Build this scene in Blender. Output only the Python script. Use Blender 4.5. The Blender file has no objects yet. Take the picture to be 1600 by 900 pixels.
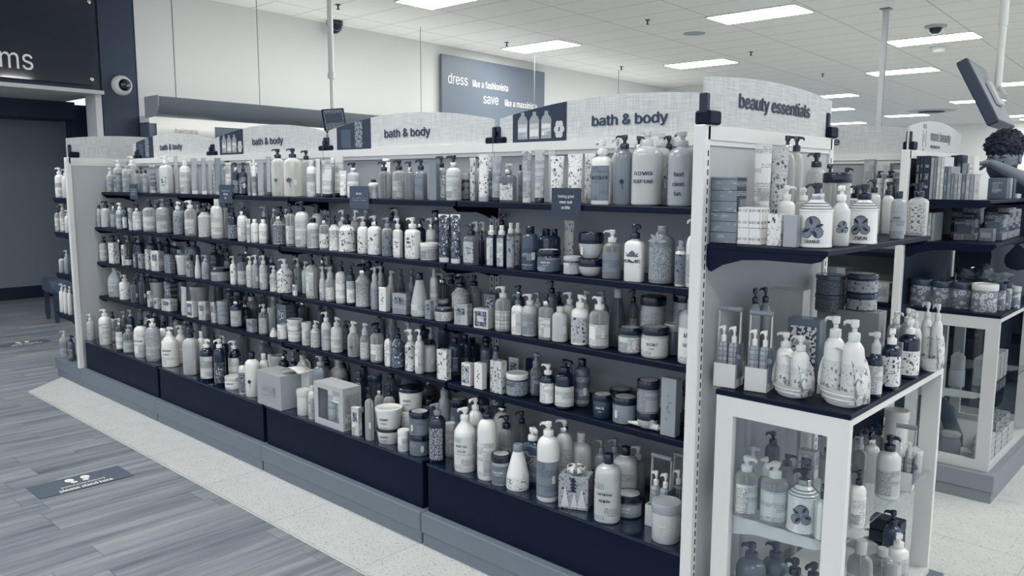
import bpy, bmesh, math, random
from mathutils import Vector, Matrix, Euler
random.seed(7)
sc = bpy.context.scene
PI = math.pi

# ---------------------------------------------------------------- camera
CAM = (1.1278, -2.4457, 1.4431)
YAW, PITCH, ROLL, FPX = 0.7468, 0.1302, 0.0037, 1255.16
cd = bpy.data.cameras.new('camera'); cam = bpy.data.objects.new('camera', cd)
sc.collection.objects.link(cam); sc.camera = cam
cd.sensor_width = 36; cd.lens = FPX / 1600 * 36; cd.clip_start = .05; cd.clip_end = 120
_F = Vector((-math.sin(YAW)*math.cos(PITCH), math.cos(YAW)*math.cos(PITCH), -math.sin(PITCH)))
_R = Vector((math.cos(YAW), math.sin(YAW), 0)); _U = _R.cross(_F)
_R2 = _R*math.cos(ROLL) + _U*math.sin(ROLL); _U2 = -_R*math.sin(ROLL) + _U*math.cos(ROLL)
cam.matrix_world = Matrix(((_R2.x,_U2.x,-_F.x,CAM[0]),(_R2.y,_U2.y,-_F.y,CAM[1]),(_R2.z,_U2.z,-_F.z,CAM[2]),(0,0,0,1)))

# ---------------------------------------------------------------- world, view, sampling
sc.view_settings.view_transform = 'Standard'; sc.view_settings.look = 'None'
sc.view_settings.gamma = 1; sc.view_settings.use_curve_mapping = False
sc.view_settings.exposure = EXPOSURE = 1.5
w = bpy.data.worlds.new('world'); sc.world = w; w.use_nodes = True
w.node_tree.nodes['Background'].inputs[0].default_value = (.53, .59, .67, 1)
w.node_tree.nodes['Background'].inputs[1].default_value = .62
try:
    sc.cycles.max_bounces = 7; sc.cycles.diffuse_bounces = 3; sc.cycles.glossy_bounces = 3
    sc.cycles.transmission_bounces = 6; sc.cycles.transparent_max_bounces = 14
    sc.cycles.use_denoising = True; sc.cycles.sample_clamp_indirect = 6; sc.cycles.caustics_reflective = False; sc.cycles.caustics_refractive = False
except Exception: pass
PANEL = 9.0          # radiance of the ceiling light panels
H = 3.61             # ceiling height

# ---------------------------------------------------------------- colour and materials
def lin(c): return c/12.92 if c <= .04045 else ((c+.055)/1.055)**2.4
STOPS = [(0,(3,14,36)),(.12,(17,33,56)),(.3,(52,68,88)),(.5,(113,122,132)),(.7,(172,176,178)),(.85,(209,211,208)),(1,(247,245,240))]
def tone(t):
    t = max(0, min(1, t))
    for (a,ca),(b,cb) in zip(STOPS, STOPS[1:]):
        if t <= b:
            u = (t-a)/(b-a); return tuple(lin((ca[i]+(cb[i]-ca[i])*u)/255) for i in range(3)) + (1,)
_m = {}
def new_mat(name):
    m = bpy.data.materials.new(name); m.use_nodes = True
    return m, m.node_tree.nodes, m.node_tree.links, m.node_tree.nodes['Principled BSDF']
def paint(t, rough=.5, metal=0, coat=0, spec=.5):
    k = ('p', round(t,3), rough, metal, coat, spec)
    if k in _m: return _m[k]
    m, n, l, b = new_mat('paint')
    b.inputs['Base Color'].default_value = tone(t); b.inputs['Roughness'].default_value = rough
    b.inputs['Metallic'].default_value = metal; b.inputs['Coat Weight'].default_value = coat
    b.inputs['Specular IOR Level'].default_value = spec
    _m[k] = m; return m
def clear(t, a=.74, rough=.08):
    """hazy clear plastic with a liquid inside"""
    k = ('c', round(t,3), a, rough)
    if k in _m: return _m[k]
    m, n, l, b = new_mat('clear_plastic')
    b.inputs['Base Color'].default_value = tone(t); b.inputs['Roughness'].default_value = rough
    b.inputs['Specular IOR Level'].default_value = .7
    tr = n.new('ShaderNodeBsdfTransparent'); tr.inputs[0].default_value = (*[.55+.45*v for v in tone(t)[:3]], 1)
    lw = n.new('ShaderNodeLayerWeight'); lw.inputs[0].default_value = .45
    mr = n.new('ShaderNodeMapRange'); mr.inputs[3].default_value = a; mr.inputs[4].default_value = .05
    mx = n.new('ShaderNodeMixShader'); l.new(lw.outputs['Facing'], mr.inputs[0]); l.new(mr.outputs[0], mx.inputs[0])
    l.new(b.outputs[0], mx.inputs[1]); l.new(tr.outputs[0], mx.inputs[2])
    l.new(mx.outputs[0], n['Material Output'].inputs[0])
    _m[k] = m; return m
def glass():
    if 'g' in _m: return _m['g']
    m, n, l, b = new_mat('pane_glass')
    g = n.new('ShaderNodeBsdfGlossy'); g.inputs['Roughness'].default_value = .02; g.inputs[0].default_value = (.9,.93,.95,1)
    tr = n.new('ShaderNodeBsdfTransparent'); tr.inputs[0].default_value = (.93,.95,.96,1)
    lw = n.new('ShaderNodeLayerWeight'); lw.inputs[0].default_value = .5
    pw = n.new('ShaderNodeMath'); pw.operation = 'POWER'; l.new(lw.outputs['Facing'], pw.inputs[0]); pw.inputs[1].default_value = 4
    fr = n.new('ShaderNodeMath'); fr.operation = 'MULTIPLY_ADD'; l.new(pw.outputs[0], fr.inputs[0]); fr.inputs[1].default_value = .6; fr.inputs[2].default_value = .035
    mx = n.new('ShaderNodeMixShader'); l.new(fr.outputs[0], mx.inputs[0]); l.new(tr.outputs[0], mx.inputs[1]); l.new(g.outputs[0], mx.inputs[2])
    l.new(mx.outputs[0], n['Material Output'].inputs[0]); _m['g'] = m; return m
def emis(col, s):
    k = ('e', col, s)
    if k in _m: return _m[k]
    m, n, l, b = new_mat('light'); e = n.new('ShaderNodeEmission'); e.inputs[0].default_value = (*col,1); e.inputs[1].default_value = s
    l.new(e.outputs[0], n['Material Output'].inputs[0]); _m[k] = m; return m
class NB:
    """tiny node builder"""
    def __init__(s, n, l): s.n, s.l = n, l
    def put(s, sock, v):
        if isinstance(v, (int,float)): sock.default_value = v
        elif isinstance(v, tuple): sock.default_value = v
        else: s.l.new(v, sock)
    def math(s, op, a, b=0, c=0):
        x = s.n.new('ShaderNodeMath'); x.operation = op
        for i, v in enumerate((a,b,c)): s.put(x.inputs[i], v)
        return x.outputs[0]
    def mix(s, f, a, b):
        x = s.n.new('ShaderNodeMix'); x.data_type = 'RGBA'
        s.put(x.inputs[0], f); s.put(x.inputs[6], a); s.put(x.inputs[7], b); return x.outputs[2]
    def xyz(s, v):
        x = s.n.new('ShaderNodeSeparateXYZ'); s.l.new(v, x.inputs[0]); return x.outputs
    def comb(s, a, b, c=0):
        x = s.n.new('ShaderNodeCombineXYZ')
        for i, v in enumerate((a,b,c)): s.put(x.inputs[i], v)
        return x.outputs[0]
    def noise(s, vec, scale, detail=3, dim='3D'):
        x = s.n.new('ShaderNodeTexNoise'); x.noise_dimensions = dim; s.l.new(vec, x.inputs['Vector']); x.inputs['Scale'].default_value = scale; x.inputs['Detail'].default_value = detail; return x.outputs['Fac'], x.outputs['Color']
    def vor(s, vec, scale, feat='F1'):
        x = s.n.new('ShaderNodeTexVoronoi'); x.feature = feat; s.l.new(vec, x.inputs['Vector']); x.inputs['Scale'].default_value = scale; return x
def pr(kind, t, seed=0):
    """printed surface of a pack; uv is in metres"""
    k = ('pr', kind, round(t,3), seed)
    if k in _m: return _m[k]
    m, n, l, b = new_mat('printed_' + {'l':'lines','f':'floral','v':'floral','p':'pattern','o':'fruit','d':'check','k':'frame','b':'wrap','m':'bars','r':'rings','h':'lines','w':'plain'}.get(kind,'x'))
    N = NB(n, l); uv = n.new('ShaderNodeUVMap').outputs[0]; o = N.xyz(uv); u, v = o[0], o[1]
    ground = tone(t); ink = tone(.1 if t > .45 else .9); mid = tone(.45 if t > .45 else .6)
    M = N.math; fl = lambda a: M('FLOOR', a); fr = lambda a: M('FRACT', a)
    if kind == 'v': pass
    if kind in 'lh':
        row = M('ADD', M('MULTIPLY', v, 215), seed*1.7); f = fr(row); r = fl(row)
        on = M('MULTIPLY', M('GREATER_THAN', f, .3), M('LESS_THAN', f, .72))
        wv = N.comb(M('MULTIPLY', u, 520), M('MULTIPLY', r, 7.31), seed)
        wn = M('GREATER_THAN', N.noise(wv, 1, 1)[0], .47)
        gv = N.comb(M('MULTIPLY', fl(M('MULTIPLY', u, 9)), .37), M('MULTIPLY', fl(M('MULTIPLY', row, .34)), 5.1), seed+.5)
        gn = M('GREATER_THAN', N.noise(gv, 3, 0)[0], .46)
        fac = M('MULTIPLY', M('MULTIPLY', on, wn), gn)
        col = N.mix(M('MULTIPLY', fac, .95), ground, ink)
        bv = N.comb(fl(M('MULTIPLY', u, 20)), fl(M('MULTIPLY', v, 26)), seed+3)
        blk = M('GREATER_THAN', N.noise(bv, .9, 0)[0], .62)
        col = N.mix(M('MULTIPLY', blk, .45), col, mid)
    elif kind in 'fv':
        vec = N.comb(u, v, seed*.37)
        dz = N.noise(vec, 90, 2)[1]
        add = n.new('ShaderNodeVectorMath'); add.operation = 'MULTIPLY_ADD'; l.new(dz, add.inputs[0]); add.inputs[1].default_value = (.018,)*3; l.new(vec, add.inputs[2])
        vo = N.vor(add.outputs[0], 84); d = vo.outputs['Distance']; cc = N.xyz(vo.outputs['Color'])
        leaf = M('MULTIPLY', M('LESS_THAN', d, .42), M('GREATER_THAN', cc[0], .5))
        stem = M('LESS_THAN', M('ABSOLUTE', M('SUBTRACT', N.noise(vec, 62, 2)[0], .5)), .010)
        col = N.mix(M('MULTIPLY', leaf, .8), ground, mid); col = N.mix(M('MULTIPLY', M('MULTIPLY', leaf, M('GREATER_THAN', cc[1], .55)), .85 if kind == 'f' else .25), col, ink); col = N.mix(M('MULTIPLY', stem, .7 if kind == 'f' else .3), col, ink)
    elif kind == 'p':
        s_ = 55
        a = M('SUBTRACT', fr(M('MULTIPLY', u, s_)), .5); c = M('SUBTRACT', fr(M('MULTIPLY', v, s_)), .5)
        rr = M('SQRT', M('ADD', M('MULTIPLY', a, a), M('MULTIPLY', c, c)))
        ring = M('GREATER_THAN', M('SINE', M('MULTIPLY', rr, 21)), .1)
        nz = M('GREATER_THAN', N.noise(N.comb(u, v, seed), 150, 2)[0], .47)
        col = N.mix(M('MULTIPLY', M('MULTIPLY', ring, nz), .8), ground, ink)
    elif kind == 'o':
        vec = N.comb(u, v, seed)
        vo = N.vor(vec, 19); d = vo.outputs['Distance']; cc = N.xyz(vo.outputs['Color'])
        fruit = M('MULTIPLY', M('LESS_THAN', d, .36), M('GREATER_THAN', cc[0], .35)); rim = M('MULTIPLY', fruit, M('GREATER_THAN', d, .29))
        vo2 = N.vor(vec, 52); leaf = M('MULTIPLY', M('LESS_THAN', vo2.outputs['Distance'], .34), M('GREATER_THAN', N.xyz(vo2.outputs['Color'])[1], .55))
        col = N.mix(M('MULTIPLY', leaf, .9), ground, tone(.2)); col = N.mix(fruit, col, tone(.5)); col = N.mix(rim, col, tone(.2))
    elif kind == 'd':
        a = M('LESS_THAN', fr(M('MULTIPLY', u, 70)), .22); c = M('LESS_THAN', fr(M('MULTIPLY', v, 70)), .22); a2 = M('LESS_THAN', fr(M('MULTIPLY', u, 23.3)), .3); c2 = M('LESS_THAN', fr(M('MULTIPLY', v, 23.3)), .3)
        s1 = M('MAXIMUM', a, c); s2 = M('MAXIMUM', a2, c2)
        col = N.mix(M('MULTIPLY', s2, .35), ground, mid); col = N.mix(M('MULTIPLY', s1, .5), col, tone(.2))
    elif kind == 'k':
        c = N.noise(N.comb(u, v, seed), 90, 2)[0]
        col = N.mix(M('GREATER_THAN', c, .52), ground, tone(.25 if t > .45 else .6))
    elif kind == 'b':
        c = N.noise(N.comb(M('MULTIPLY', u, .4), v, seed), 70, 4)[0]
        col = N.mix(M('GREATER_THAN', c, .6), ground, tone(.62)); b.inputs['Roughness'].default_value = .15
        seam = M('LESS_THAN', fr(M('MULTIPLY', v, 33)), .06); col = N.mix(seam, col, tone(.2))
    elif kind == 'm':
        seam = M('LESS_THAN', fr(M('MULTIPLY', u, 31)), .05); col = N.mix(M('MULTIPLY', seam, .6), ground, mid)
        t1 = M('MULTIPLY', M('GREATER_THAN', fr(M('MULTIPLY', v, 31)), .35), M('LESS_THAN', fr(M('MULTIPLY', v, 31)), .58))
        col = N.mix(M('MULTIPLY', M('MULTIPLY', t1, M('GREATER_THAN', N.noise(N.comb(M('MULTIPLY', u, 300), 0), 1, 1)[0], .5)), .7), col, ink)
    elif kind == 'r':
        vo = N.vor(N.comb(u, v, seed), 40); d = vo.outputs['Distance']
        ring = M('MULTIPLY', M('GREATER_THAN', d, .2), M('LESS_THAN', d, .46)); col = N.mix(ring, tone(.5), tone(.74))
    else:
        rgb = n.new('ShaderNodeRGB'); rgb.outputs[0].default_value = ground; col = rgb.outputs[0]
    l.new(col, b.inputs['Base Color']); b.inputs['Roughness'].default_value = b.inputs['Roughness'].default_value if kind == 'b' else .42
    _m[k] = m; return m

def mat_ceiling():
    m, n, l, b = new_mat('ceiling_tiles'); N = NB(n, l); M = N.math
    co = N.xyz(n.new('ShaderNodeTexCoord').outputs['Object']); x0, y = co[0], co[1]
    x = M('ADD', x0, M('MULTIPLY', y, .05))
    fx = M('FRACT', M('DIVIDE', M('ADD', x, 4.03), 1.22)); fy = M('FRACT', M('DIVIDE', M('SUBTRACT', y, 7.27), .61))
    def line(f, wd): return M('MAXIMUM', M('LESS_THAN', f, wd), M('GREATER_THAN', f, 1-wd))
    gx = line(fx, .006); gy = line(fy, .012); g = M('MAXIMUM', gx, gy)
    nz = N.noise(n['Texture Coordinate'].outputs['Object'], 55, 3)[0]
    base = N.mix(nz, tone(.9), tone(.97)); col = N.mix(M('MULTIPLY', g, .5), base, tone(.45)); l.new(col, b.inputs[0]); b.inputs['Roughness'].default_value = .9
    return m
def mat_wood():
    m, n, l, b = new_mat('wood_look_planks'); N = NB(n, l); M = N.math
    co = N.xyz(n.new('ShaderNodeTexCoord').outputs['Object']); x, y = co[0], co[1]
    px = M('DIVIDE', x, .128); row = M('FLOOR', px); f = M('FRACT', px)
    off = N.noise(N.comb(M('MULTIPLY', row, 3.7), 0, 0), 1.0, 0)[0]
    py = M('ADD', M('DIVIDE', y, .92), M('MULTIPLY', off, 9)); pc = M('FLOOR', py); g = M('FRACT', py)
    rnd = N.noise(N.comb(M('MULTIPLY', row, 5.3), M('MULTIPLY', pc, 7.9), .3), 1, 0)[0]
    grain = N.noise(N.comb(M('MULTIPLY', x, 22), M('MULTIPLY', y, 1.3), M('MULTIPLY', rnd, 30)), 1, 5)[0]
    fine = N.noise(N.comb(M('MULTIPLY', x, 150), M('MULTIPLY', y, 5), 1), 1, 3)[0]
    a = M('ADD', M('MULTIPLY', rnd, .45), M('ADD', M('MULTIPLY', grain, 1.1), M('MULTIPLY', fine, .4)))
    cr = n.new('ShaderNodeMapRange'); l.new(a, cr.inputs[0]); cr.inputs[1].default_value = .55; cr.inputs[2].default_value = 1.4
    col = N.mix(cr.outputs[0], tone(.36), tone(.70))
    seam = M('MAXIMUM', M('LESS_THAN', f, .018), M('LESS_THAN', g, .0035)); col = N.mix(M('MULTIPLY', seam, .6), col, tone(.28))
    l.new(col, b.inputs[0]); b.inputs['Roughness'].default_value = .38; return m
def mat_terrazzo():
    m, n, l, b = new_mat('speckled_tile'); N = NB(n, l); M = N.math
    tc = n.new('ShaderNodeTexCoord').outputs['Object']; co = N.xyz(tc)
    vec = N.comb(M('MULTIPLY', co[0], .8), M('MULTIPLY', co[1], 1.9), 0)
    n1 = N.noise(vec, 66, 3)[0]; n2 = N.noise(tc, 9, 3)[0]
    fleck = M('GREATER_THAN', n1, .645); fleck2 = M('GREATER_THAN', N.noise(vec, 95, 2)[0], .64)
    base = N.mix(n2, tone(.80), tone(.88)); col = N.mix(M('MULTIPLY', fleck, .6), base, tone(.45)); col = N.mix(M('MULTIPLY', fleck2, .6), col, tone(.35))
    fx = M('FRACT', M('DIVIDE', M('ADD', co[0], .02), .305*2)); fy = M('FRACT', M('DIVIDE', M('ADD', co[1], .13), .305*2))
    g = M('MAXIMUM', M('LESS_THAN', fx, .006), M('LESS_THAN', fy, .006)); col = N.mix(M('MULTIPLY', g, .5), col, tone(.45))
    l.new(col, b.inputs[0]); b.inputs['Roughness'].default_value = .35; return m
def mat_weave(t=.8):
    k = ('weave', t)
    if k in _m: return _m[k]
    m, n, l, b = new_mat('linen_board'); N = NB(n, l); M = N.math
    tc = n.new('ShaderNodeTexCoord').outputs['Object']; co = N.xyz(tc)
    xy = M('ADD', co[0], co[1])
    a = N.noise(N.comb(M('MULTIPLY', xy, 260), M('MULTIPLY', co[2], 12)), 1, 2)[0]; c = N.noise(N.comb(M('MULTIPLY', xy, 12), M('MULTIPLY', co[2], 260), 4), 1, 2)[0]
    f = M('MULTIPLY_ADD', M('ADD', a, c), 1.6, -1.1); f2 = n.new('ShaderNodeClamp'); l.new(f, f2.inputs[0])
    col = N.mix(f2.outputs[0], tone(t-.1), tone(t+.06)); l.new(col, b.inputs[0]); b.inputs['Roughness'].default_value = .6; _m[k] = m; return m
WHITE = paint(.9, .4); WHITE2 = paint(.8, .45); BLACK = paint(.02, .45, spec=.15); DECK = paint(.045, .5, spec=.12); KICK = paint(.48, .5); PANELM = paint(.72, .5); CHROME = paint(.85, .18, 1)

# ---------------------------------------------------------------- mesh helpers
COL = sc.collection
class MB:
    def __init__(s): s.v=[]; s.f=[]; s.uv=[]; s.fm=[]
    def add(s, V, F, UV=None, mi=0):
        o = len(s.v); s.v += [tuple(p) for p in V]
        for i, f in enumerate(F):
            s.f.append(tuple(o+j for j in f)); s.uv.append(UV[i] if UV else None); s.fm.append(mi)
        return s
    def box(s, x0,x1,y0,y1,z0,z1, mi=0, M=None, bev=0):
        if bev > 0:
            e = min(bev, (x1-x0)*.45, (y1-y0)*.45, (z1-z0)*.45); V=[]; F=[]
            bm = bmesh.new(); bmesh.ops.create_cube(bm, size=1)
            for v in bm.verts: v.co = Vector(((x0+x1)/2+v.co.x*(x1-x0),(y0+y1)/2+v.co.y*(y1-y0),(z0+z1)/2+v.co.z*(z1-z0)))
            bmesh.ops.bevel(bm, geom=bm.edges[:], offset=e, segments=1, affect='EDGES')
            bm.verts.index_update(); V=[v.co.copy() for v in bm.verts]; F=[[v.index for v in f.verts] for f in bm.faces]; N_=[f.normal.copy() for f in bm.faces]; bm.free()
        else:
            V=[Vector(p) for p in ((x0,y0,z0),(x1,y0,z0),(x1,y1,z0),(x0,y1,z0),(x0,y0,z1),(x1,y0,z1),(x1,y1,z1),(x0,y1,z1))]
            F=[(0,3,2,1),(4,5,6,7),(0,1,5,4),(1,2,6,5),(2,3,7,6),(3,0,4,7)]; N_=[Vector(a) for a in ((0,0,-1),(0,0,1),(0,-1,0),(1,0,0),(0,1,0),(-1,0,0))]
        UV=[]
        for f, nn in zip(F, N_):
            ax = max(range(3), key=lambda i: abs(nn[i]))
            UV.append([(V[i].x,V[i].y) if ax==2 else (V[i].x,V[i].z) if ax==1 else (V[i].y+.31,V[i].z) for i in f])
        if M is not None: V=[M@p for p in V]
        return s.add(V,F,UV,mi)
    def prism(s, prof, a0, a1, axis='y', mi=0, M=None):
        """closed 2-D outline extruded along an axis; prof = (u,v) pairs"""
        n=len(prof)
        def P(u,v,t): return Vector((t,u,v)) if axis=='x' else Vector((u,t,v)) if axis=='y' else Vector((u,v,t))
        V=[P(u,v,a0) for u,v in prof]+[P(u,v,a1) for u,v in prof]
        if M is not None: V=[M@p for p in V]
        F=[tuple(range(n)), tuple(range(2*n-1,n-1,-1))]+[(i,i+n,(i+1)%n+n,(i+1)%n) for i in range(n)]
        UV=[[(prof[i%n][0],prof[i%n][1]) for i in f] for f in F]
        return s.add(V,F,UV,mi)
    def lathe(s, prof, a, b=None, n=20, e=2, cx=0, cy=0, z0=0, mi=0, caps=True, M=None):
        """prof: (radius factor, z); superellipse section a x b"""
        b = a if b is None else b; V=[]; F=[]; UV=[]
        ring=[]
        for i in range(n):
            t=2*PI*i/n; c,s_=math.cos(t),math.sin(t)
            ring.append((math.copysign(abs(c)**(2/e),c), math.copysign(abs(s_)**(2/e),s_)))
        for r,z in prof:
            for c,s_ in ring: V.append(Vector((cx+a*r*c, cy+b*r*s_, z0+z)))
        m=len(prof)
        for j in range(m-1):
            for i in range(n):
                k=(i+1)%n; F.append((j*n+i,j*n+k,(j+1)*n+k,(j+1)*n+i))
                u0,u1=2*PI*i/n*a,2*PI*(i+1)/n*a; UV.append([(u0,prof[j][1]),(u1,prof[j][1]),(u1,prof[j+1][1]),(u0,prof[j+1][1])])
        if caps:
            F.append(tuple(range(n-1,-1,-1))); UV.append([(V[i].x,V[i].y) for i in F[-1]])
            F.append(tuple((m-1)*n+i for i in range(n))); UV.append([(V[i].x,V[i].y) for i in F[-1]])
        if M is not None: V=[M@p for p in V]
        return s.add(V,F,UV,mi)
    def tube(s, pts, r, n=8, mi=0):
        pts=[Vector(p) for p in pts]; V=[]; F=[]
        for i,p in enumerate(pts):
            d=(pts[min(i+1,len(pts)-1)]-pts[max(i-1,0)]).normalized()
            up=Vector((0,0,1)) if abs(d.z)<.9 else Vector((1,0,0)); a=d.cross(up).normalized(); b=d.cross(a)
            rr=r[i] if isinstance(r,(list,tuple)) else r
            for k in range(n): t=2*PI*k/n; V.append(p+a*rr*math.cos(t)+b*rr*math.sin(t))
        m=len(pts)
        for j in range(m-1):
            for i in range(n): k=(i+1)%n; F.append((j*n+i,j*n+k,(j+1)*n+k,(j+1)*n+i))
        F.append(tuple(range(n-1,-1,-1))); F.append(tuple((m-1)*n+i for i in range(n)))
        return s.add(V,F,None,mi)
    def build(s, name, mats, parent=None, smooth=True, ang=40, loc=None, rz=0):
        me=bpy.data.meshes.new(name); me.from_pydata(s.v,[],s.f)
        for m in (mats if isinstance(mats,(list,tuple)) else [mats]): me.materials.append(m)
        uvl=me.uv_layers.new(name='UVMap'); li=0; flat=[]
        for f,uv in zip(s.f,s.uv):
            flat += [c for q in (uv if uv else [(0,0)]*len(f)) for c in q]
        uvl.data.foreach_set('uv',flat)
        me.polygons.foreach_set('material_index',s.fm)
        if smooth:
            me.polygons.foreach_set('use_smooth',[True]*len(s.f)); me.set_sharp_from_angle(angle=math.radians(ang))
        me.update()
        o=bpy.data.objects.new(name,me); COL.objects.link(o)
        if parent: o.parent=parent
        if loc is not None: o.location=loc
        o.rotation_euler.z=rz
        return o
def tag(o, label=None, cat=None, group=None, kind=None):
    if label: o['label']=label
    if cat: o['category']=cat
    if group: o['group']=group
    if kind: o['kind']=kind
    return o
def empty(name, loc=(0,0,0), rz=0, label=None, cat=None, group=None):
    o=bpy.data.objects.new(name,None); COL.objects.link(o); o.location=loc; o.rotation_euler.z=rz; o.empty_display_size=.05
    return tag(o,label,cat,group)
try: FONT = bpy.data.fonts.load(bpy.utils.system_resource('DATAFILES', path='fonts')+'/Inter.woff2')
except Exception: FONT = None
def text_mesh(txt, size, bold=0, xs=1, align='CENTER', space=1):
    """(verts, faces) of a line of lettering lying in x,z; baseline z=0"""
    c=bpy.data.curves.new('t','FONT'); c.body=txt; c.size=size; c.resolution_u=3; c.align_x=align
    if FONT: c.font=FONT
    c.space_character=space
    o=bpy.data.objects.new('t',c); COL.objects.link(o); dg=bpy.context.evaluated_depsgraph_get(); me=bpy.data.meshes.new_from_object(o.evaluated_get(dg))
    V=[(v.co.x*xs,0,v.co.y) for v in me.vertices]; F=[tuple(p.vertices) for p in me.polygons]
    bpy.data.objects.remove(o); bpy.data.curves.remove(c); bpy.data.meshes.remove(me)
    if bold > 0:          # heavier strokes
        d = bold*size*.9; V0, F0, n0 = V, F, len(V)
        V = [(x-d,y,z) for x,y,z in V0]+[(x+d,y-.0003,z) for x,y,z in V0]+[(x,y-.0006,z+d*.7) for x,y,z in V0]; F = F0+[tuple(i+n0 for i in f) for f in F0]+[tuple(i+2*n0 for i in f) for f in F0]
    return V,F
def flat_text(lines, M, mat, parent, name='lettering'):
    """lines: (text,size,x,z,bold,xs,align)"""
    mb=MB()
    for t,sz,x,z,bd,xs,al in lines:
        V,F=text_mesh(t,sz,bd,xs,al); mb.add([M@Vector((a+x,b,c+z)) for a,b,c in V],F)
    return mb.build(name,mat,parent,smooth=False)
def wrap_pt(u, z, a, b, e, off=.0006):
    """point at arc position u (metres, 0 = front, -y) on a superellipse column"""
    t=-PI/2+u/((a+b)/2); c,s_=math.cos(t),math.sin(t)
    return Vector(((a+off)*math.copysign(abs(c)**(2/e),c),(b+off)*math.copysign(abs(s_)**(2/e),s_),z))
def wrap_label(a, b, e, z0, z1, half, mat, parent, name='label', off=.0006, taper=0):
    mb=MB(); n=14; V=[]; F=[]; UV=[]
    for j,z in enumerate((z0,z1)):
        for i in range(n+1):
            u=(-half+2*half*i/n)*(a+b)/2; V.append(wrap_pt(u,z,a*(1-taper*j),b*(1-taper*j),e,off))
    for i in range(n):
        F.append((i,i+1,n+2+i,n+1+i)); u0=(-half+2*half*i/n)*(a+b)/2; u1=(-half+2*half*(i+1)/n)*(a+b)/2; UV.append([(u0,z0),(u1,z0),(u1,z1),(u0,z1)])
    mb.add(V,F,UV); return mb.build(name,mat,parent)
def wrap_text(lines, a, b, e, mat, parent, name='lettering', off=.0014):
    mb=MB()
    for t,sz,u,z,bd,xs in lines:
        V,F=text_mesh(t,sz,bd,xs); mb.add([wrap_pt(p[0]+u,p[2]+z,a,b,e,off-p[1]) for p in V],F)
    return mb.build(name,mat,parent,smooth=False)

# ---------------------------------------------------------------- products
NAMES = dict(P='pump_bottle',C='pump_bottle',Q='pump_bottle',F='foaming_soap_bottle',S='soap_dispenser',B='lotion_bottle',T='lotion_tube',V='tapered_bottle',J='cosmetic_jar',U='tub',X='carton',M='spray_bottle',G='jug',O='cosmetic_jar',L='lotion_bottle',Y='bath_caddy_set',Z='soap_dish_set')
CATS = dict(P='bottle',C='bottle',Q='bottle',F='bottle',S='soap dispenser',B='bottle',T='tube',V='bottle',J='jar',U='tub',X='box',M='bottle',G='jug',O='jar',L='bottle',Y='gift set',Z='gift set')
TN = [.05,.10,.2,.3,.42,.52,.64,.74,.84,.93]
def tmat(code, rough=.24, coat=.35):
    if code[0] == 'c': return clear(TN[int(code[1])]+.16)
    return paint(TN[int(code)], rough, 0, coat)
PROF = {
 'P': [(.0,.0),(.9,0),(1,.025),(1,.80),(.975,.85),(.90,.90),(.74,.945),(.55,.968),(.42,.98),(.40,1)],
 'C': [(.0,.0),(.93,0),(1,.02),(1,.76),(.97,.785),(.62,.90),(.42,.955),(.38,1)],
 'Q': [(.0,.0),(.95,0),(1,.015),(1,.83),(.96,.87),(.8,.92),(.45,.955),(.36,.965),(.35,1)],
 'S': [(.0,.0),(.96,0),(1,.015),(1,.05),(.965,.06),(.965,.74),(1,.75),(1,.785),(.95,.80),(.9,.815),(.66,.90),(.42,.965),(.40,1)],
 'B': [(.0,.0),(.9,0),(1,.025),(1,.80),(.97,.86),(.86,.92),(.62,.96),(.42,.98),(.38,1)],
 'V': [(.0,.0),(.93,0),(1,.03),(1,.30),(.95,.40),(.62,.80),(.45,.97),(.42,1)],
 'F': [(.0,.0),(.92,0),(1,.025),(1,.78),(.95,.85),(.75,.93),(.62,.96),(.6,1)],
}
def pump(parent, z, R, h, mat, ang=0, wide=.42, metal=False):
    """collar, stem and head with its spout"""
    ph = h; c = MB(); rc = min(R*.5, .0185)
    c.lathe([(.98,0),(1,.001),(1,ph*.36),(.92,ph*.40),(.55,ph*.43),(.5,ph*.44)], rc, n=16, z0=z-.001)
    c.build('pump_collar', CHROME if metal else mat, parent)
    m = MB(); m.lathe([(.42,ph*.40),(.42,ph*.64),(.66,ph*.66),(.68,ph*.96),(.58,ph)], rc, n=12, z0=z)
    ca, sa = math.cos(ang), math.sin(ang); L = min(max(rc*2.0, R*.85), .03); t = rc*.42
    M_ = Matrix.Translation((0,0,z)) @ Matrix.Rotation(ang,4,'Z')
    m.add([M_@Vector(p) for p in [(-rc*.5,-t*1.2,ph*.74),(-rc*.5,t*1.2,ph*.74),(-rc*.5,t*1.2,ph),(-rc*.5,-t*1.2,ph),(L*.8,-t*.9,ph*.80),(L*.8,t*.9,ph*.82),(L*.8,t*.8,ph*.95),(L*.8,-t*.8,ph*.95),(L,-t*.7,ph*.66),(L,t*.7,ph*.66),(L*1.02,t*.7,ph*.84),(L*1.02,-t*.7,ph*.84)]],
          [(0,1,2,3),(0,4,5,1),(1,5,6,2),(2,6,7,3),(3,7,4,0),(4,8,9,5),(5,9,10,6),(6,10,11,7),(7,11,8,4),(8,11,10,9)])
    m.build('pump_head', mat, parent)
def sticker(parent, a, b, e, z, u=.3):
    mb = MB(); w_, h_ = .012, .026; n=3; V=[]; F=[]; UV=[]; s=(a+b)/2
    for j in (0,1):
        for i in range(n+1): V.append(wrap_pt(u*s-w_/2+w_*i/n, z+h_*j, a, b, e, .0018))
    for i in range(n): F.append((i,i+1,n+2+i,n+1+i)); UV.append([(i*.004,0),((i+1)*.004,0),((i+1)*.004,h_),(i*.004,h_)])
    mb.add(V,F,UV); mb.build('price_sticker', pr('l',.95,9), parent)
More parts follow.
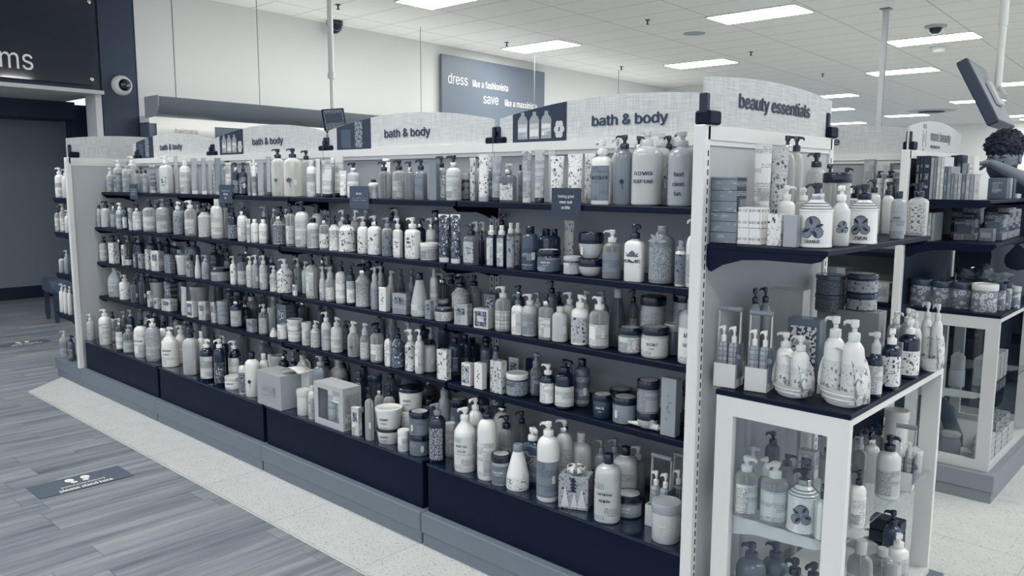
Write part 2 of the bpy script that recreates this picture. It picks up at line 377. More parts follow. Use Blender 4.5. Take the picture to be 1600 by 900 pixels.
def flower(parent, a, b, e, z, size, mat):
    mb = MB()
    for k in range(5):
        t = PI/2 + 2*PI*k/5; pts=[]
        for i in range(8):
            q = 2*PI*i/8; px = size*.5*(.55+.5*math.cos(q)); py = size*.2*math.sin(q)
            pts.append(wrap_pt(px*math.cos(t)-py*math.sin(t), z+px*math.sin(t)+py*math.cos(t), a, b, e, .0016))
        mb.add(pts,[tuple(range(8))])
    st=[wrap_pt(u,zz,a,b,e,.0016) for u,zz in ((-.001,z-size*.3),(.001,z-size*.3),(size*.25,z-size*1.5),(size*.25-.002,z-size*1.5))]
    mb.add(st,[(0,1,2,3)]); mb.build('emblem', mat, parent, smooth=False)
def fruit_print(parent, a, b, e, z, r, idx):
    for nm, rr, t_, off in (('fruit_rim', r, .2, .0012), ('fruit_print', r*.9, .52, .0016)):
        mb = MB()
        for cx,cz,s_ in ((0,r*.35,.72),(-r*.55,-r*.5,.5),(r*.5,-r*.45,.52)):
            mb.add([wrap_pt(cx+rr*s_*math.cos(q*PI/10), z+cz+rr*s_*1.05*math.sin(q*PI/10), a,b,e,off) for q in range(20)],[tuple(range(20))])
        mb.build(nm, paint(t_,.5), parent, smooth=False)
    mb = MB()
    for k in range(4):
        t = .6+k*1.5+idx; L = r*.8; cx, cz = r*.25*math.cos(t), r*.25*math.sin(t)
        mb.add([wrap_pt(cx+L*(u*math.cos(t)-v*math.sin(t)), z+cz+L*(u*math.sin(t)+v*math.cos(t)), a,b,e,.002) for u,v in ((0,0),(.35,.18),(.7,.16),(1,0),(.7,-.16),(.35,-.18))],[tuple(range(6))])
    mb.build('leaf_print', paint(.15,.5), parent, smooth=False)
def hemp_leaf(parent, a, b, e, z, size, mat):
    mb = MB()
    for k in range(-2,3):
        t = PI/2 + k*.62; L = size*(1-.16*abs(k)); pts=[]
        for (r,s) in ((0,0),(.35,.11),(.6,.1),(1,0),(.6,-.1),(.35,-.11)):
            pts.append(wrap_pt(L*(r*math.cos(t)-s*math.sin(t)), z+L*(r*math.sin(t)+s*math.cos(t)), a, b, e, .0016))
        mb.add(pts,[tuple(range(6))])
    mb.build('emblem', mat, parent, smooth=False)
def product(it, idx):
    k,x,y,z,h,W,Dp,yaw,bc,cc,lb,txt,stk,label,grp = it
    R = random.Random(idx); rt = empty(NAMES[k], (x,y,z+.0006), math.radians(yaw), label, CATS[k], grp)
    a = W/2; b = Dp/2; bm_ = tmat(bc); cm = tmat(cc) if cc[0] != 'c' else clear(.8); lt = lb[1:] or '9'
    lk = lb[0]; lm = None if lk in 'nsh' else pr(lk if lk in 'lfpodkbmrh' else 'x', TN[int(lt)], idx % 5)
    ink = paint(.14 if int(lt if lk not in 'ns' else (bc[-1])) > 4 else .93, .5)
    e = 2
    if k in 'PCQFSVBL':
        e = {'Q':4.5}.get(k, 2); kk = {'L':'P'}.get(k,k)
        if k in 'PB' and idx % 3 == 1: e = 2.7
        if k == 'V' and W > .05: pass
        tot = h
        if k in 'PCQS': ph = min(.25*tot, .046)
        elif k == 'F': ph = min(.33*tot, .06)
        elif k == 'V': ph = .16*tot
        else: ph = .15*tot
        hb = tot-ph; sh = {'P':.80,'C':.76,'Q':.83,'S':.74,'B':.80,'V':.36,'F':.78,'L':.80}[k]
        mb = MB(); mb.lathe([(r, zz*hb) for r,zz in PROF[kk]], a, b, n=28, e=e)
        body = mb.build('body', pr(lk, TN[int(lt)], idx%5) if (k=='S' and lk in 'pf') else bm_, rt)
        if bc[0] == 'c' and tot > .1:      # dip tube seen through the plastic
            d = MB(); d.tube([(0,0,.01),(0,0,hb*.97)], .0022, 6); d.build('dip_tube', paint(.8,.3), rt)
        ang = math.radians(R.choice([200,190,215,180,-20,-35,160,240])-0)
        if k in 'PCQS' : pump(rt, hb, a, ph, cm, ang, .42, metal=(cc in '07' and idx % 4 == 0))
        elif k == 'F':
            c = MB(); c.lathe([(.62,0),(.64,ph*.25),(.60,ph*.42),(.42,ph*.5),(.30,ph*.62),(.30,ph*.70),(.46,ph*.74),(.5,ph*.92),(.4,ph)], a, n=18, z0=hb-.001)
            c.build('foamer_pump', cm, rt)
            c = MB(); M_ = Matrix.Translation((0,0,hb+ph*.78)) @ Matrix.Rotation(ang,4,'Z'); c.box(0,a*1.15,-a*.2,a*.2,0,ph*.16,M=M_,bev=.002); c.build('spout', cm, rt)
        elif k == 'V':
            c = MB(); c.lathe([(.44,0),(.46,ph*.1),(.42,ph*.9),(.36,ph)], a, n=18, z0=hb-.001); c.build('cap', cm, rt)
            if ph > .024: pass
        else:
            c = MB(); rc = min(.5*a, .016); c.lathe([(.97,0),(1,.001),(1,ph*.93),(.9,ph)], rc, n=16, z0=hb-.002); c.build('cap', cm, rt)
        if k == 'L':
            c = MB()
            for q in range(5):
                t = PI/2+(q-2)*.75
                pts=[]
                for r_,s_ in ((0,.0),(.3,.16),(.65,.17),(1,0),(.65,-.17),(.3,-.16)): pts.append((.032*(r_*math.cos(t)-s_*math.sin(t)), .032*(r_*math.sin(t)+s_*math.cos(t))))
                c.prism(pts, -b-.006, -b-.003, 'y', M=Matrix.Translation((0,0,hb*.86)))
            c.build('leaf_tag', paint(.66,.5), rt, smooth=False)
            c = MB(); c.tube([(0,-b*.98,hb*.62)]+[(a*.55*math.cos(t),-b*.9,hb*.5+a*.5*math.sin(t)) for t in [i*PI/8 for i in range(0,17)]], .0012, 5); c.build('emblem', paint(.75,.5), rt)
        if lm and k != 'S' and lk not in 'wo' and h > .05:
            z0, z1 = hb*(.08 if k!='V' else .05), hb*(sh*(.93 if idx%3 else .78))
            wrap_label(a, b, e, z0, z1, (1.45 if idx%2 else 1.15) if k!='Q' else 1.0, lm, rt)
        if lk == 'o':
            fruit_print(rt, a, b, e, hb*.42, a*.62, idx)
            if k == 'S':
                c = MB()
                for zz,rr in ((.79,.985),(.845,.84),(.90,.68)): c.lathe([(rr,zz*hb),(rr+.012,zz*hb+.001),(rr-.02,zz*hb+.0035)], a, n=24, caps=False)
                c.build('shoulder_stripe', paint(.5,.4), rt)
        if lk == 'w': flower(rt, a, b, e, hb*.42, a*.55, ink if bc[0]!='c' else paint(.35,.5))
        if lk == 'h': hemp_leaf(rt, a, b, e, hb*.58, a*.66, paint(.4,.5))
        if lk in 'ns' and bc[0] != 'c' and W > .045 and int(bc) < 7 and not txt:   # printing straight on the plastic
            wrap_label(a, b, e, hb*.15, hb*.6, .75, pr('l', TN[int(bc)], idx%5), rt, 'printing')
        if txt:
            T = txt.split('|'); sz = min(.021, 2.6*a/max(4,max(len(q) for q in T))); xs = .8
            zt_ = hb*(.5 if lk not in 'ho' else .44 if lk=='h' else .10); sz = sz*(1.25 if lk!='o' else .9)
            L = [(q, sz, 0, zt_-i*sz*1.15, .02, xs) for i,q in enumerate(T)]
            if lm and lk not in 'ho' : wrap_label(a, b, e, zt_-sz*1.15*(len(T)-1)-sz*.4, zt_+sz*1.05, 1.1, paint(TN[int(lt)],.5), rt, 'title_panel', .001)
            wrap_text(L, a, b, e, ink, rt)
        if stk: sticker(rt, a, b, e, hb*.3, .75)
    elif k == 'T':
        cap = .1*h; mb = MB(); n = 24; V=[]; F=[]; UV=[]; rows=8
        for j in range(rows+1):
            t=j/rows; s_=t**1.3; ax=a*(.86+.14*t); bx=b*(1-s_)+.0015
            for i in range(n): q=2*PI*i/n; V.append(Vector((ax*math.cos(q),bx*math.sin(q),cap+(h-cap)*t)))
        for j in range(rows):
            for i in range(n): kx=(i+1)%n; F.append((j*n+i,j*n+kx,(j+1)*n+kx,(j+1)*n+i)); u0=2*PI*i/n*a; u1=2*PI*(i+1)/n*a; UV.append([(u0,V[j*n].z),(u1,V[j*n].z),(u1,V[(j+1)*n].z),(u0,V[(j+1)*n].z)])
        F.append(tuple(range(n-1,-1,-1))); UV.append([(0,0)]*n); F.append(tuple(rows*n+i for i in range(n))); UV.append([(0,0)]*n)
        mb.add(V,F,UV); mb.build('body', lm if (lm and lk in 'fl') else bm_, rt)
        c = MB(); c.lathe([(.9,0),(.93,.001),(.93,cap*.96),(.88,cap)], a*.95, b*.95, n=22); c.build('cap', cm, rt)
        if lk in 'f' and lt == '2':
            pass
        c = MB(); c.box(-a*1.0,a*1.0,-.0018,.0018,h-.012,h); c.build('crimp', paint(min(.95,TN[int(bc[-1])]+.04),.4), rt)
        if txt: pass
        if stk:
            c = MB(); c.box(-a*.2,-a*.2+.012,-b*.72,-b*.70,h*.28,h*.28+.026); c.build('price_sticker', pr('l',.95,9), rt)
    elif k in 'JUO':
        lh = {'J':.24,'U':.16,'O':.42}[k]*h; lh = min(lh, .03 if k!='O' else .05); hb = h-lh; e = 2
        if k == 'J': P_ = [(0,0),(.93,0),(.97,hb*.03),(.97,hb*.88),(.93,hb*.94),(.9,hb)]
        elif k == 'U': P_ = [(0,0),(.80,0),(.83,hb*.04),(.95,hb*.93),(.97,hb)]
        else: P_ = [(0,0),(.55,0),(.72,hb*.1),(.9,hb*.42),(.98,hb*.8),(1,hb)]
        mb = MB(); mb.lathe(P_, a, n=28); mb.build('body', pr('r', TN[int(lt)], idx%4) if lk=='r' else bm_, rt)
        c = MB(); c.lathe([(.99,0),(1.02,lh*.08),(1.02,lh*.88),(.98,lh),(.86,lh),(.84,lh*.94),(0,lh*.94)], a, n=28, z0=hb-.001); c.build('lid', cm, rt)
        if k=='J' and int(cc[-1])<4 and W>.05 and not lk=='r':
            c = MB(); c.lathe([(.78,0),(.78,.0006)], a, n=24, z0=h-.0005); c.build('lid_label', pr('l', .75, idx%5), rt)
        if lm and lk != 'r' and not (txt and k=='U'):
            wrap_label(a*.97, a*.97, 2, hb*.1, hb*.86, 1.5 if idx%2 else 2.2, lm, rt)
        if txt:
            T = txt.split('|'); ln=max(len(q) for q in T); sz = min(.024, hb*.3, 2.5*a/max(4,ln)*.95)
            aa = a*(.90 if k=='U' else .975)
            L = [(T[0], sz*(1.25 if k!='U' else 1), 0, hb*.55, .03, .72)] + [(q, sz*.62, 0, hb*.55-(i+1)*sz*.9, .02, .8) for i,q in enumerate(T[1:])]
            if k=='U': L += [('100% Shea Butter', sz*.42, 0, hb*.12, .02, .8)]; aa = a*.965
            if lk not in 'ns' and k!='U': wrap_label(a*.975, a*.975, 2, hb*.55-sz*1.3, hb*.55+sz*1.35, 1.3, paint(TN[int(lt)],.5), rt, 'title_panel', .001)
            dark = int(bc[-1]) <= 4 or (lk not in 'ns' and int(lt) <= 5)
            wrap_text(L, aa, aa, 2, paint(.93,.5) if (dark or (cc=='6' and bc=='7')) else paint(.12,.5), rt)
        if stk: sticker(rt, a*.98, a*.98, 2, hb*.3, -.5 if idx%2 else .6)
    elif k == 'X':
        mb = MB(); mb.box(-a,a,-b,b,0,h,bev=.0012)
        mb.build('body', lm if (lm and lk in 'fpbml') else bm_, rt, smooth=False)
        if lk == 'k':
            c = MB(); c.box(-a*.8,a*.8,-b-.0008,-b-.0002,h*.12,h*.88); c.build('picture_panel', pr('k', TN[int(lt)], idx%5), rt, smooth=False)
            c = MB(); c.box(-a*.45,a*.45,-b-.0014,-b-.0008,h*.35,h*.65); c.build('title_panel', pr('l', .8, idx%5), rt, smooth=False)
        elif lk == 'w': 
            c = MB()
            for q in range(9): t=q*2.4; c.prism([(a*.45*math.cos(t)*q/9+.003*math.cos(s), h*.5+h*.3*math.sin(t)*q/9+.003*math.sin(s)) for s in (0,1.5,3,4.5)], -b-.001,-b-.0003,'y')
            c.build('emblem', paint(.45,.5), rt, smooth=False)
        elif lk == 'l' and h > .05:
            c = MB(); c.box(-a*.6,a*.6,-b-.0012,-b-.0004,h*.5,h*.82); c.build('title_panel', pr('k', .8 if int(lt)<6 else .55, idx%5), rt, smooth=False)
        elif lk == 'b':
            c = MB(); c.box(a+.0002,a+.0012,-b*.98,b*.98,0.002,h-.002); c.build('paper_band', pr('l', .12, idx%5), rt, smooth=False)
    elif k == 'M':
        hb = h*.78; sq = 4.5 if bc == '1' else 2
        mb = MB(); mb.lathe([(0,0),(.95,0),(1,.003),(1,hb*.94),(.85,hb*.98),(.5,hb)], a, n=24, e=sq); mb.build('body', bm_, rt)
        if lm: wrap_label(a, a, sq, hb*.06, hb*.9, .5 if bc=='1' else 1.2, lm, rt)
        c = MB(); ph = h-hb; c.lathe([(.72,0),(.75,.002),(.72,ph*.4),(.45,ph*.45),(.48,ph*.95),(.42,ph)], a, n=16, z0=hb-.001); c.build('sprayer', cm, rt)
        c = MB(); c.box(-a*.15,a*.15,-a*.62,-a*.3,hb+ph*.7,hb+ph*.9); c.build('nozzle', cm, rt)
    elif k == 'G':
        mb = MB(); hb=h*.9
        mb.lathe([(0,0),(.92,0),(1,.01),(1,hb*.62),(.9,hb*.74),(.55,hb*.88),(.34,hb*.95),(.33,hb)], a, a*.7, n=26, e=3, cx=0)
        mb.build('body', bm_, rt)
        c = MB(); c.tube([(a*.1,0,hb*.93),(a*.5,0,hb*.98),(a*.85,0,hb*.9),(a*.93,0,hb*.72),(a*.8,0,hb*.6)], a*.13, 8); c.build('handle', bm_, rt)
        c = MB(); c.lathe([(1,0),(1,h-hb),(.9,h-hb+.001)], a*.38, n=16, z0=hb-.002); c.build('cap', cm, rt)
        if lm: wrap_label(a, a*.7, 3, hb*.08, hb*.55, 1.1, lm, rt)
    elif k == 'Y':          # two bottles in a tin carrier with a wooden bar handle
        c = MB(); th=.0015; hh=h*.30
        for (x0,x1,y0,y1) in ((-a,a,-b,-b+th),(-a,a,b-th,b),(-a,-a+th,-b,b),(a-th,a,-b,b)): c.box(x0,x1,y0,y1,0,hh)
        c.box(-a,a,-b,b,0,th); c.build('carrier', paint(.84,.4), rt, smooth=False)
        for s in (-1,1):
            c = MB(); c.prism([(-b*.35,0),(b*.35,0),(b*.12,h*.98),(-b*.12,h*.98)], s*a-th*s-.0008, s*a-th*s+.0008, 'x'); c.build('side_bar', paint(.84,.4), rt, smooth=False)
        c = MB(); c.tube([(-a*1.02,0,h*.97),(a*1.02,0,h*.97)], .0075, 10); c.build('wooden_handle', paint(.55,.6), rt)
        for s in (-1,1):
            bb = MB(); r_=min(a*.46,b*.8); bh=h*.56; bb.lathe([(0,.003),(.92,.003),(1,.006),(1,bh*.9),(.8,bh*.97),(.4,bh)], r_, n=20, e=3, cx=s*a*.47, cy=-b*.1)
            bt = bb.build('bottle', pr('d', TN[int(lt)], 0), rt)
            p_ = empty_part('pump', rt, (s*a*.47,-b*.1,0)); pump2(p_, bh, r_, h*.2, paint(.92,.35), PI+.3)
        c = MB(); c.box(a+.001,a+.003,-b*.8,b*.6,h*.12,h*.55); c.lathe([(0,0),(.6,.001),(1,.006),(.95,.012),(.5,.017),(0,.018)], .008, .004, n=12, cx=a+.005, cy=-b*.9, z0=h*.36); c.build('tag_card', paint(.45,.5), rt, smooth=False)
    elif k == 'Z':          # ribbed oval dish, bottle and floral paper sleeve
        dh=h*.20; c = MB(); c.lathe([(0,0),(.62,0),(.70,dh*.1),(.84,dh*.42),(.81,dh*.46),(.93,dh*.72),(.9,dh*.76),(1,dh),(.95,dh),(.8,dh*.5),(.6,dh*.2),(0,dh*.16)], a, a*.62, n=32); c.build('dish', paint(.92,.3,0,.3), rt)
        bh=h*.76; r_=a*.42
        for s,ph in ((-1,0),(1,1)):
            bb = MB(); bb.lathe([(0,dh*.2),(.95,dh*.2),(1,dh*.25),(1,bh*.82),(.93,bh*.90),(.7,bh*.96),(.45,bh)], r_, r_*.8, n=22, cx=s*a*.44, cy=0); bt=bb.build('bottle', paint(.9,.3,0,.3), rt)
            lb_=MB(); lb_.lathe([(1.012,dh*.9),(1.012,bh*.66)], r_, r_*.8, n=22, cx=s*a*.44, caps=False); lb_.build('label', pr('v',.84,1), bt)
            p_ = empty_part('pump', rt, (s*a*.44,0,0)); pump2(p_, bh, r_, h-bh, paint(.84,.35), PI+.2)
        c = MB(); n=14; V=[]; F=[]; UV=[]; pth=[]
        for i in range(n+1):
            t=i/n; ang=PI*t; pth.append((a*.94*math.cos(ang)*(-1)*-1, dh*.3+ (h*.60)*math.sin(ang)**.6))
        for (px,pz) in pth:
            V += [Vector((px*.98, -a*.30, pz)), Vector((px*.98, a*.45, pz))]
        for i in range(n): F.append((2*i,2*i+1,2*i+3,2*i+2)); UV.append([(i*.02,0),(i*.02,.05),(i*.02+.02,.05),(i*.02+.02,0)])
        c.add(V,F,UV); sl = c.build('paper_sleeve', pr('v', .9, 2), rt); md = sl.modifiers.new('s','SOLIDIFY'); md.thickness=.0012
    return rt
def empty_part(name, parent, loc):
    o=bpy.data.objects.new(name,None); COL.objects.link(o); o.parent=parent; o.location=loc; o.empty_display_size=.02; return o
def pump2(p_, z, R, h, mat, ang): pump(p_, z, R, h, mat, ang)

# ================================================================ the room
WA = math.radians(3.9)      # the left store wall leans a little off the aisle grid
def wx(y): return -8.2 - math.tan(WA)*y
def struct(o, label=None): o['kind'] = 'structure'; return tag(o, label)
m = MB(); m.add([(-5.3,-.42,0),(-5.0,-.75,0),(9,-.75,0),(9,31,0),(-5.3,31,0)],[(0,1,2,3,4)])
struct(m.build('floor', mat_terrazzo(), smooth=False), 'pale speckled vinyl tile floor around the fixtures')
m = MB(); m.add([(-12,-8,-.002),(9,-8,-.002),(9,31,-.002),(-12,31,-.002)],[(0,1,2,3)])
struct(m.build('floor', mat_wood(), smooth=False), 'grey wood-look plank floor of the aisle')
m = MB(); m.box(-13,9,-6,31,H,H+.1)
struct(m.build('ceiling', mat_ceiling(), smooth=False), 'suspended ceiling of pale speckled tiles')
def wallseg(y0, y1, z0, z1, th=.15, off=0): return [(wx(y0)+off,y0),(wx(y1)+off,y1),(wx(y1)+off-th,y1),(wx(y0)+off-th,y0)], z0, z1
def wbuild(name, segs, mat, label=None):
    m = MB()
    for pr_, z0, z1 in segs: m.prism(pr_, z0, z1, 'z')
    return struct(m.build(name, mat, smooth=False), label)
WALLM = paint(.84, .8)
wbuild('wall_left', [wallseg(1.48,13.8,0,H)], WALLM, 'tall off-white upper wall of the store')
m = MB(); m.prism([(-9.14,13.8),(-7.7,13.65),(-7.7,13.8),(-9.14,13.95)], 0, H, 'z'); m.box(-7.7,-7.55,13.65,31,0,H); 
m2 = MB(); m2.prism([(-9.14,13.8),(-7.9,13.7),(-7.9,13.85),(-9.14,13.95)], 0, H, 'z'); struct(m2.build('wall_back', WALLM, smooth=False), 'short return wall in the far corner')
m = MB(); m.box(-13,9,30.2,30.4,0,H); struct(m.build('wall_far', paint(.9,.7), smooth=False), 'bright far wall of the store')
# dark fitting-room front: pillar, sign fascia, soffit, recess
m = MB(); m.prism([(wx(1.1),1.1),(wx(1.5)+.0,1.5),(wx(1.5)-.5,1.5),(wx(1.1)-.5,1.1)], 0, H, 'z')
struct(m.build('trim_1', paint(.22,.5), smooth=False), 'dark square pillar beside the fitting-room sign')
m = MB(); m.prism([(wx(-4)-.02,-4),(wx(1.1)-.02,1.1),(wx(1.1)-.2,1.1),(wx(-4)-.2,-4)], 2.42, H, 'z'); struct(m.build('wall_fascia', paint(.2,.4), smooth=False), 'dark wall above the fitting-room opening')
m = MB(); m.prism([(wx(-4)+.06,-4),(wx(1.1)+.06,1.1),(wx(1.1)-1.9,1.1),(wx(-4)-1.9,-4)], 2.38, 2.42, 'z'); struct(m.build('trim_2', paint(.8,.5), smooth=False), 'pale ledge under the fitting-room sign')
m = MB(); m.box(-10.15,-10,-4,1.75,0,2.38); struct(m.build('wall_recess', paint(.52,.6), smooth=False), 'dark grey wall inside the fitting-room opening')
m = MB(); m.box(-10,-9.985,-4,1.6,0,.15); struct(m.build('baseboard_recess', paint(.06,.4), smooth=False), 'black skirting of the recess wall')
m = MB(); m.box(-9.99,-9.4,-4,1.2,2.18,2.38); struct(m.build('trim_soffit_shade', paint(.16,.6), smooth=False), 'dark soffit band inside the opening, its shading painted in')  # soffit shading put into the dark tone of this band
m = MB(); m.box(-9.98,-9.75,1.28,1.50,0,2.38); m.box(-9.7,-9.3,1.5,1.72,0,2.38); struct(m.build('trim_4', paint(.2,.5), smooth=False), 'dark panels at the side of the opening')
m = MB(); m.prism([(wx(1.0)-.02,1.03),(wx(1.09),1.09),(wx(1.09)-.3,1.09),(wx(1.0)-.3,1.03)], 0, 2.38, 'z'); struct(m.build('trim_5', paint(.84,.5), smooth=False), 'pale post beside the dark pillar')
# fitting-room sign
s = empty('wall_sign', (wx(0)+.03,0,0), WA, 'glossy black hanging sign with white letters beside the dark pillar', 'sign')
m = MB(); m.box(-.015,.015,-3.6,1.05,2.47,3.55); m.build('sign_board', paint(.05,.06,0,.6), s, smooth=False)
m = MB()
for y_,z_ in ((.98,2.53),(1.0,3.34)): m.lathe([(0,0),(1,0),(1,.012),(.6,.018),(0,.018)], .02, n=14, M=Matrix.Translation((.015,y_,z_)) @ Matrix.Rotation(PI/2,4,'Y'))
m.build('stud', CHROME, s)
V,F = text_mesh('rooms', .40, -.005, .86, 'RIGHT'); mb = MB(); mb.add([Vector((.018, .42+a_, 2.565+c_)) for a_,b_,c_ in V],F); mb.build('lettering', paint(.98,.4), s, smooth=False)
# dome camera on the pillar
s = empty('security_camera', (wx(1.3)+.0,1.31,2.5), WA, 'white dome camera with black lens fixed to the dark pillar', 'camera')
Mx = Matrix.Rotation(PI/2,4,'Y')
m = MB(); m.lathe([(0,0),(1,0),(1,.03),(.85,.07),(.62,.09),(.6,.085),(0,.085)], .11, n=28, M=Mx); m.build('housing', paint(.9,.35), s)
m = MB(); m.lathe([(1,0),(.92,.03),(.7,.055),(.4,.068),(0,.072)], .066, n=24, M=Matrix.Translation((.085,0,0))@Mx, caps=False); m.build('dome', paint(.04,.05,0,1), s)
# bench
s = empty('bench', (-7.95,.62,0), math.radians(-4), 'grey upholstered bench with dark legs near the fitting rooms', 'bench')
m = MB(); m.box(-.22,.2,-.30,.55,.29,.44,bev=.03); m.build('seat', paint(.34,.7), s)
for (a_,b_) in ((-.19,-.26),(.16,-.26),(-.19,.5),(.16,.5)):
    m = MB(); m.box(a_-.02,a_+.02,b_-.02,b_+.02,.03,.30); m.lathe([(0,0),(1,.005),(1,.03),(.5,.035)],.018,n=10,cx=a_,cy=b_); m.build('leg', paint(.2,.5), s, smooth=False)
# hanging curved light trough over the left wall
s = empty('light_trough', (0,0,0), 0, 'long curved grey light trough hanging before the left wall', 'light fixture')
VO = lambda y: -7.36 - math.tan(math.radians(4.2))*y
prof = [(0,.0),(-.05,-.10),(-.17,-.17),(-.33,-.19),(-.33,-.165),(-.18,-.145),(-.075,-.09),(-.03,0)]
m = MB(); V = []; n_ = len(prof)
for y_ in (1.36, 13.2):
    for a_, b_ in prof: V.append(Vector((VO(y_)+a_*1.0, y_, 2.335+b_)))
F = [tuple(range(n_)), tuple(range(2*n_-1,n_-1,-1))] + [(i,i+n_,(i+1)%n_+n_,(i+1)%n_) for i in range(n_)]
m.add(V,F); m.build('trough', paint(.56,.3), s, ang=60)
m = MB(); m.prism([(VO(1.34)+a_*1.0,2.335+b_) for a_,b_ in [(0,.01),(-.0,-.1),(-.08,-.2),(-.2,-.21),(-.33,-.21),(-.33,.01)]],1.345,1.36,'y'); m.build('end_cap', paint(.62,.4), s, smooth=False)
m = MB(); m.add([(VO(1.4)-.20,1.4,2.30),(VO(13)-.20,13,2.30),(VO(13)-.09,13,2.30),(VO(1.4)-.09,1.4,2.30)],[(0,1,2,3)]); m.build('lamp_strip', emis((1,.985,.95),3.6), s, smooth=False)
for y_ in (2.6,5.25,7.92,10.6):
    m = MB(); m.tube([(VO(y_)-.03,y_,2.33),(VO(y_)-.03,y_,H)], .005, 6); m.build('wire', paint(.5,.5), s)
m = MB(); m.tube([(wx(2)+.005,1.95,2.2),(wx(2)+.005,1.95,H)], .005, 4); struct(m.build('trim_6', paint(.5,.6), smooth=False), 'thin dark seam in the left wall panels')
# white strip paints the lamp wash on the wall; display band and header below
m = MB(); m.prism([(wx(1.5)+.25,1.5),(wx(9)+.25,9),(wx(9),9),(wx(1.5),1.5)], 2.09, 2.18, 'z'); struct(m.build('wall_wash_painted', paint(.93,.5), smooth=False), 'white strip painting the lamp wash on left wall above the wall displays')
m = MB(); m.prism([(wx(1.5)+.24,1.5),(wx(9)+.24,9),(wx(9),9),(wx(1.5),1.5)], 1.2, 2.10, 'z'); struct(m.build('wall_display', paint(.42,.5), smooth=False), 'grey wall display band below the painted white strip')
s = empty('header_sign', (wx(1.9)+.27,1.9,0), -0, 'white wall header sign beyond the farthest bay, lettered haircare', 'sign')
m = MB(); m.prism([(0,-.32),(-.03,.38),(-.015,.38),(.015,-.32)], 1.86, 2.088, 'z'); m.build('sign_board', paint(.95,.5), s, smooth=False)
V,F = text_mesh('haircare', .13, .0, .8, 'LEFT'); mb = MB(); mb.add([Vector((.018-.03*(a_)-b_, -.12+a_, 1.985+c_)) for a_,b_,c_ in V],F); mb.build('lettering', paint(.62,.5), s, smooth=False)
# 'dress like a fashionista' board on the left wall
s = empty('slogan_board', (wx(6.36)+.06,6.36,0), WA, 'large grey slogan board on the upper left wall', 'sign')
m = MB(); m.box(-.02,.02,0,2.72,1.9,3.46); m.build('sign_board', paint(.44,.5), s, smooth=False)
mb = MB()
for t_,sz,y_,z_,bd in (('dress',.30,.13,3.02,-.004),('like a fashionista',.195,.72,3.02,.008),('save',.30,.99,2.77,-.004),('like a maxxinista',.195,1.56,2.77,.008)):
    V,F = text_mesh(t_, sz*1.08, bd, .82, 'LEFT'); mb.add([Vector((.024-b_*4,y_+a_,z_+c_)) for a_,b_,c_ in V],F)
mb.build('lettering', paint(.97,.5), s, smooth=False)

# ---------------------------------------------------------------- ceiling fittings
LIGHTS = [(-4.44,7.27,'above the end display header'),(-8.15,7.27,'nearest the slogan board'),(-6.74,3.94,'at the top edge left of centre'),(-7.18,10.6,'over the middle of the far aisle'),(-3.31,10.68,'just left of the monitor'),
          (-4.78,14.06,'crossed by the white column'),(-7.55,17.6,'right of the end header, uppermost'),(-8.95,21.2,'right of the end header, middle'),(-10.6,26.9,'right of the end header, lowest'),(-7.95,24.8,'low right of the column'),
          (-5.13,21.2,'behind the monitor, lower'),(-3.53,17.65,'behind the monitor bracket'),(-5.2,27.2,'far back right, upper'),(-5.0,28.9,'far back right, lower'),
          (-2.2,-1.0,''),(1.5,-2.6,''),(1.6,.9,''),(-.9,-4.6,''),(1.3,4.2,''),(3.4,2.6,''),(-5.6,-1.4,''),(-7.6,-3.4,''),(3.9,7.3,''),(1.2,10.7,''),(-2.6,-6,'')]
# the last eleven hang outside the frame, as the rows continue over the camera
for i,(x_,y_,wh) in enumerate(LIGHTS):
    s = empty('ceiling_light', (x_,y_,H), 0, ('rectangular ceiling light panel, '+wh) if wh else 'rectangular ceiling light panel outside the picture, over the near aisle', 'ceiling light', 'ceiling light panels')
    m = MB(); m.box(0,1.22,0,.61,-.012,.0); m.build('frame', paint(.85,.5), s, smooth=False)
    m = MB(); m.box(.025,1.195,.025,.585,-.016,-.011); m.build('diffuser', emis((1,.985,.955), PANEL), s, smooth=False)
def ceil_thing(name, x_, y_, label, cat, prof, r, mat, grp=None, part=None):
    s = empty(name, (x_,y_,H), 0, label, cat, grp); m = MB(); m.lathe([(a_,-b_) for a_,b_ in prof][::-1], r, n=20); m.build('base', mat, s)
    if part: m = MB(); m.lathe([(a_,-b_) for a_,b_ in part[1]][::-1], r*part[2], n=18); m.build(part[0], part[3], s)
sp = [(0,0),(1,0),(1,.008),(.3,.012),(.3,.05),(.6,.055),(.6,.062),(0,.062)]
for x_,y_,wh in ((-7.41,3.61,'nearest the white monitor pole'),(-5.1,6.93,'between the two front light panels'),(-7.69,6.94,'above the slogan board'),(-5.46,13.71,'left of the white column'),(-7.88,10.28,'near the far corner'),(-5.29,10.3,'below the largest light panel')):
    ceil_thing('sprinkler', x_, y_, 'small dark ceiling sprinkler '+wh, 'sprinkler', sp, .035, paint(.15,.4), 'ceiling sprinklers')
ceil_thing('dome_camera', -8.3, 4.18, 'small black dome camera beside the white monitor pole', 'camera', [(0,0),(1,0),(1,.05),(.8,.12),(.4,.16),(0,.17)], .11, paint(.08,.15))
ceil_thing('dome_camera', -2.37, 9.9, 'dark dome camera above the monitor light panel', 'camera', [(0,0),(1.2,0),(1.15,.03),(.9,.035)], .12, paint(.7,.4), None, ('dome',[(1,.03),(.8,.08),(.4,.11),(0,.115)],.75,paint(.06,.1)))
ceil_thing('smoke_detector', -2.83, 11.8, 'white round smoke detector below the dome camera', 'smoke detector', [(0,0),(1.1,0),(1.1,.02),(.8,.04),(.7,.09),(.3,.11),(0,.11)], .13, paint(.85,.4))
ceil_thing('ceiling_speaker', -5.14, 8.21, 'flat round grey ceiling speaker', 'speaker', [(0,0),(1,0),(1,.006),(0,.008)], .16, paint(.62,.5))
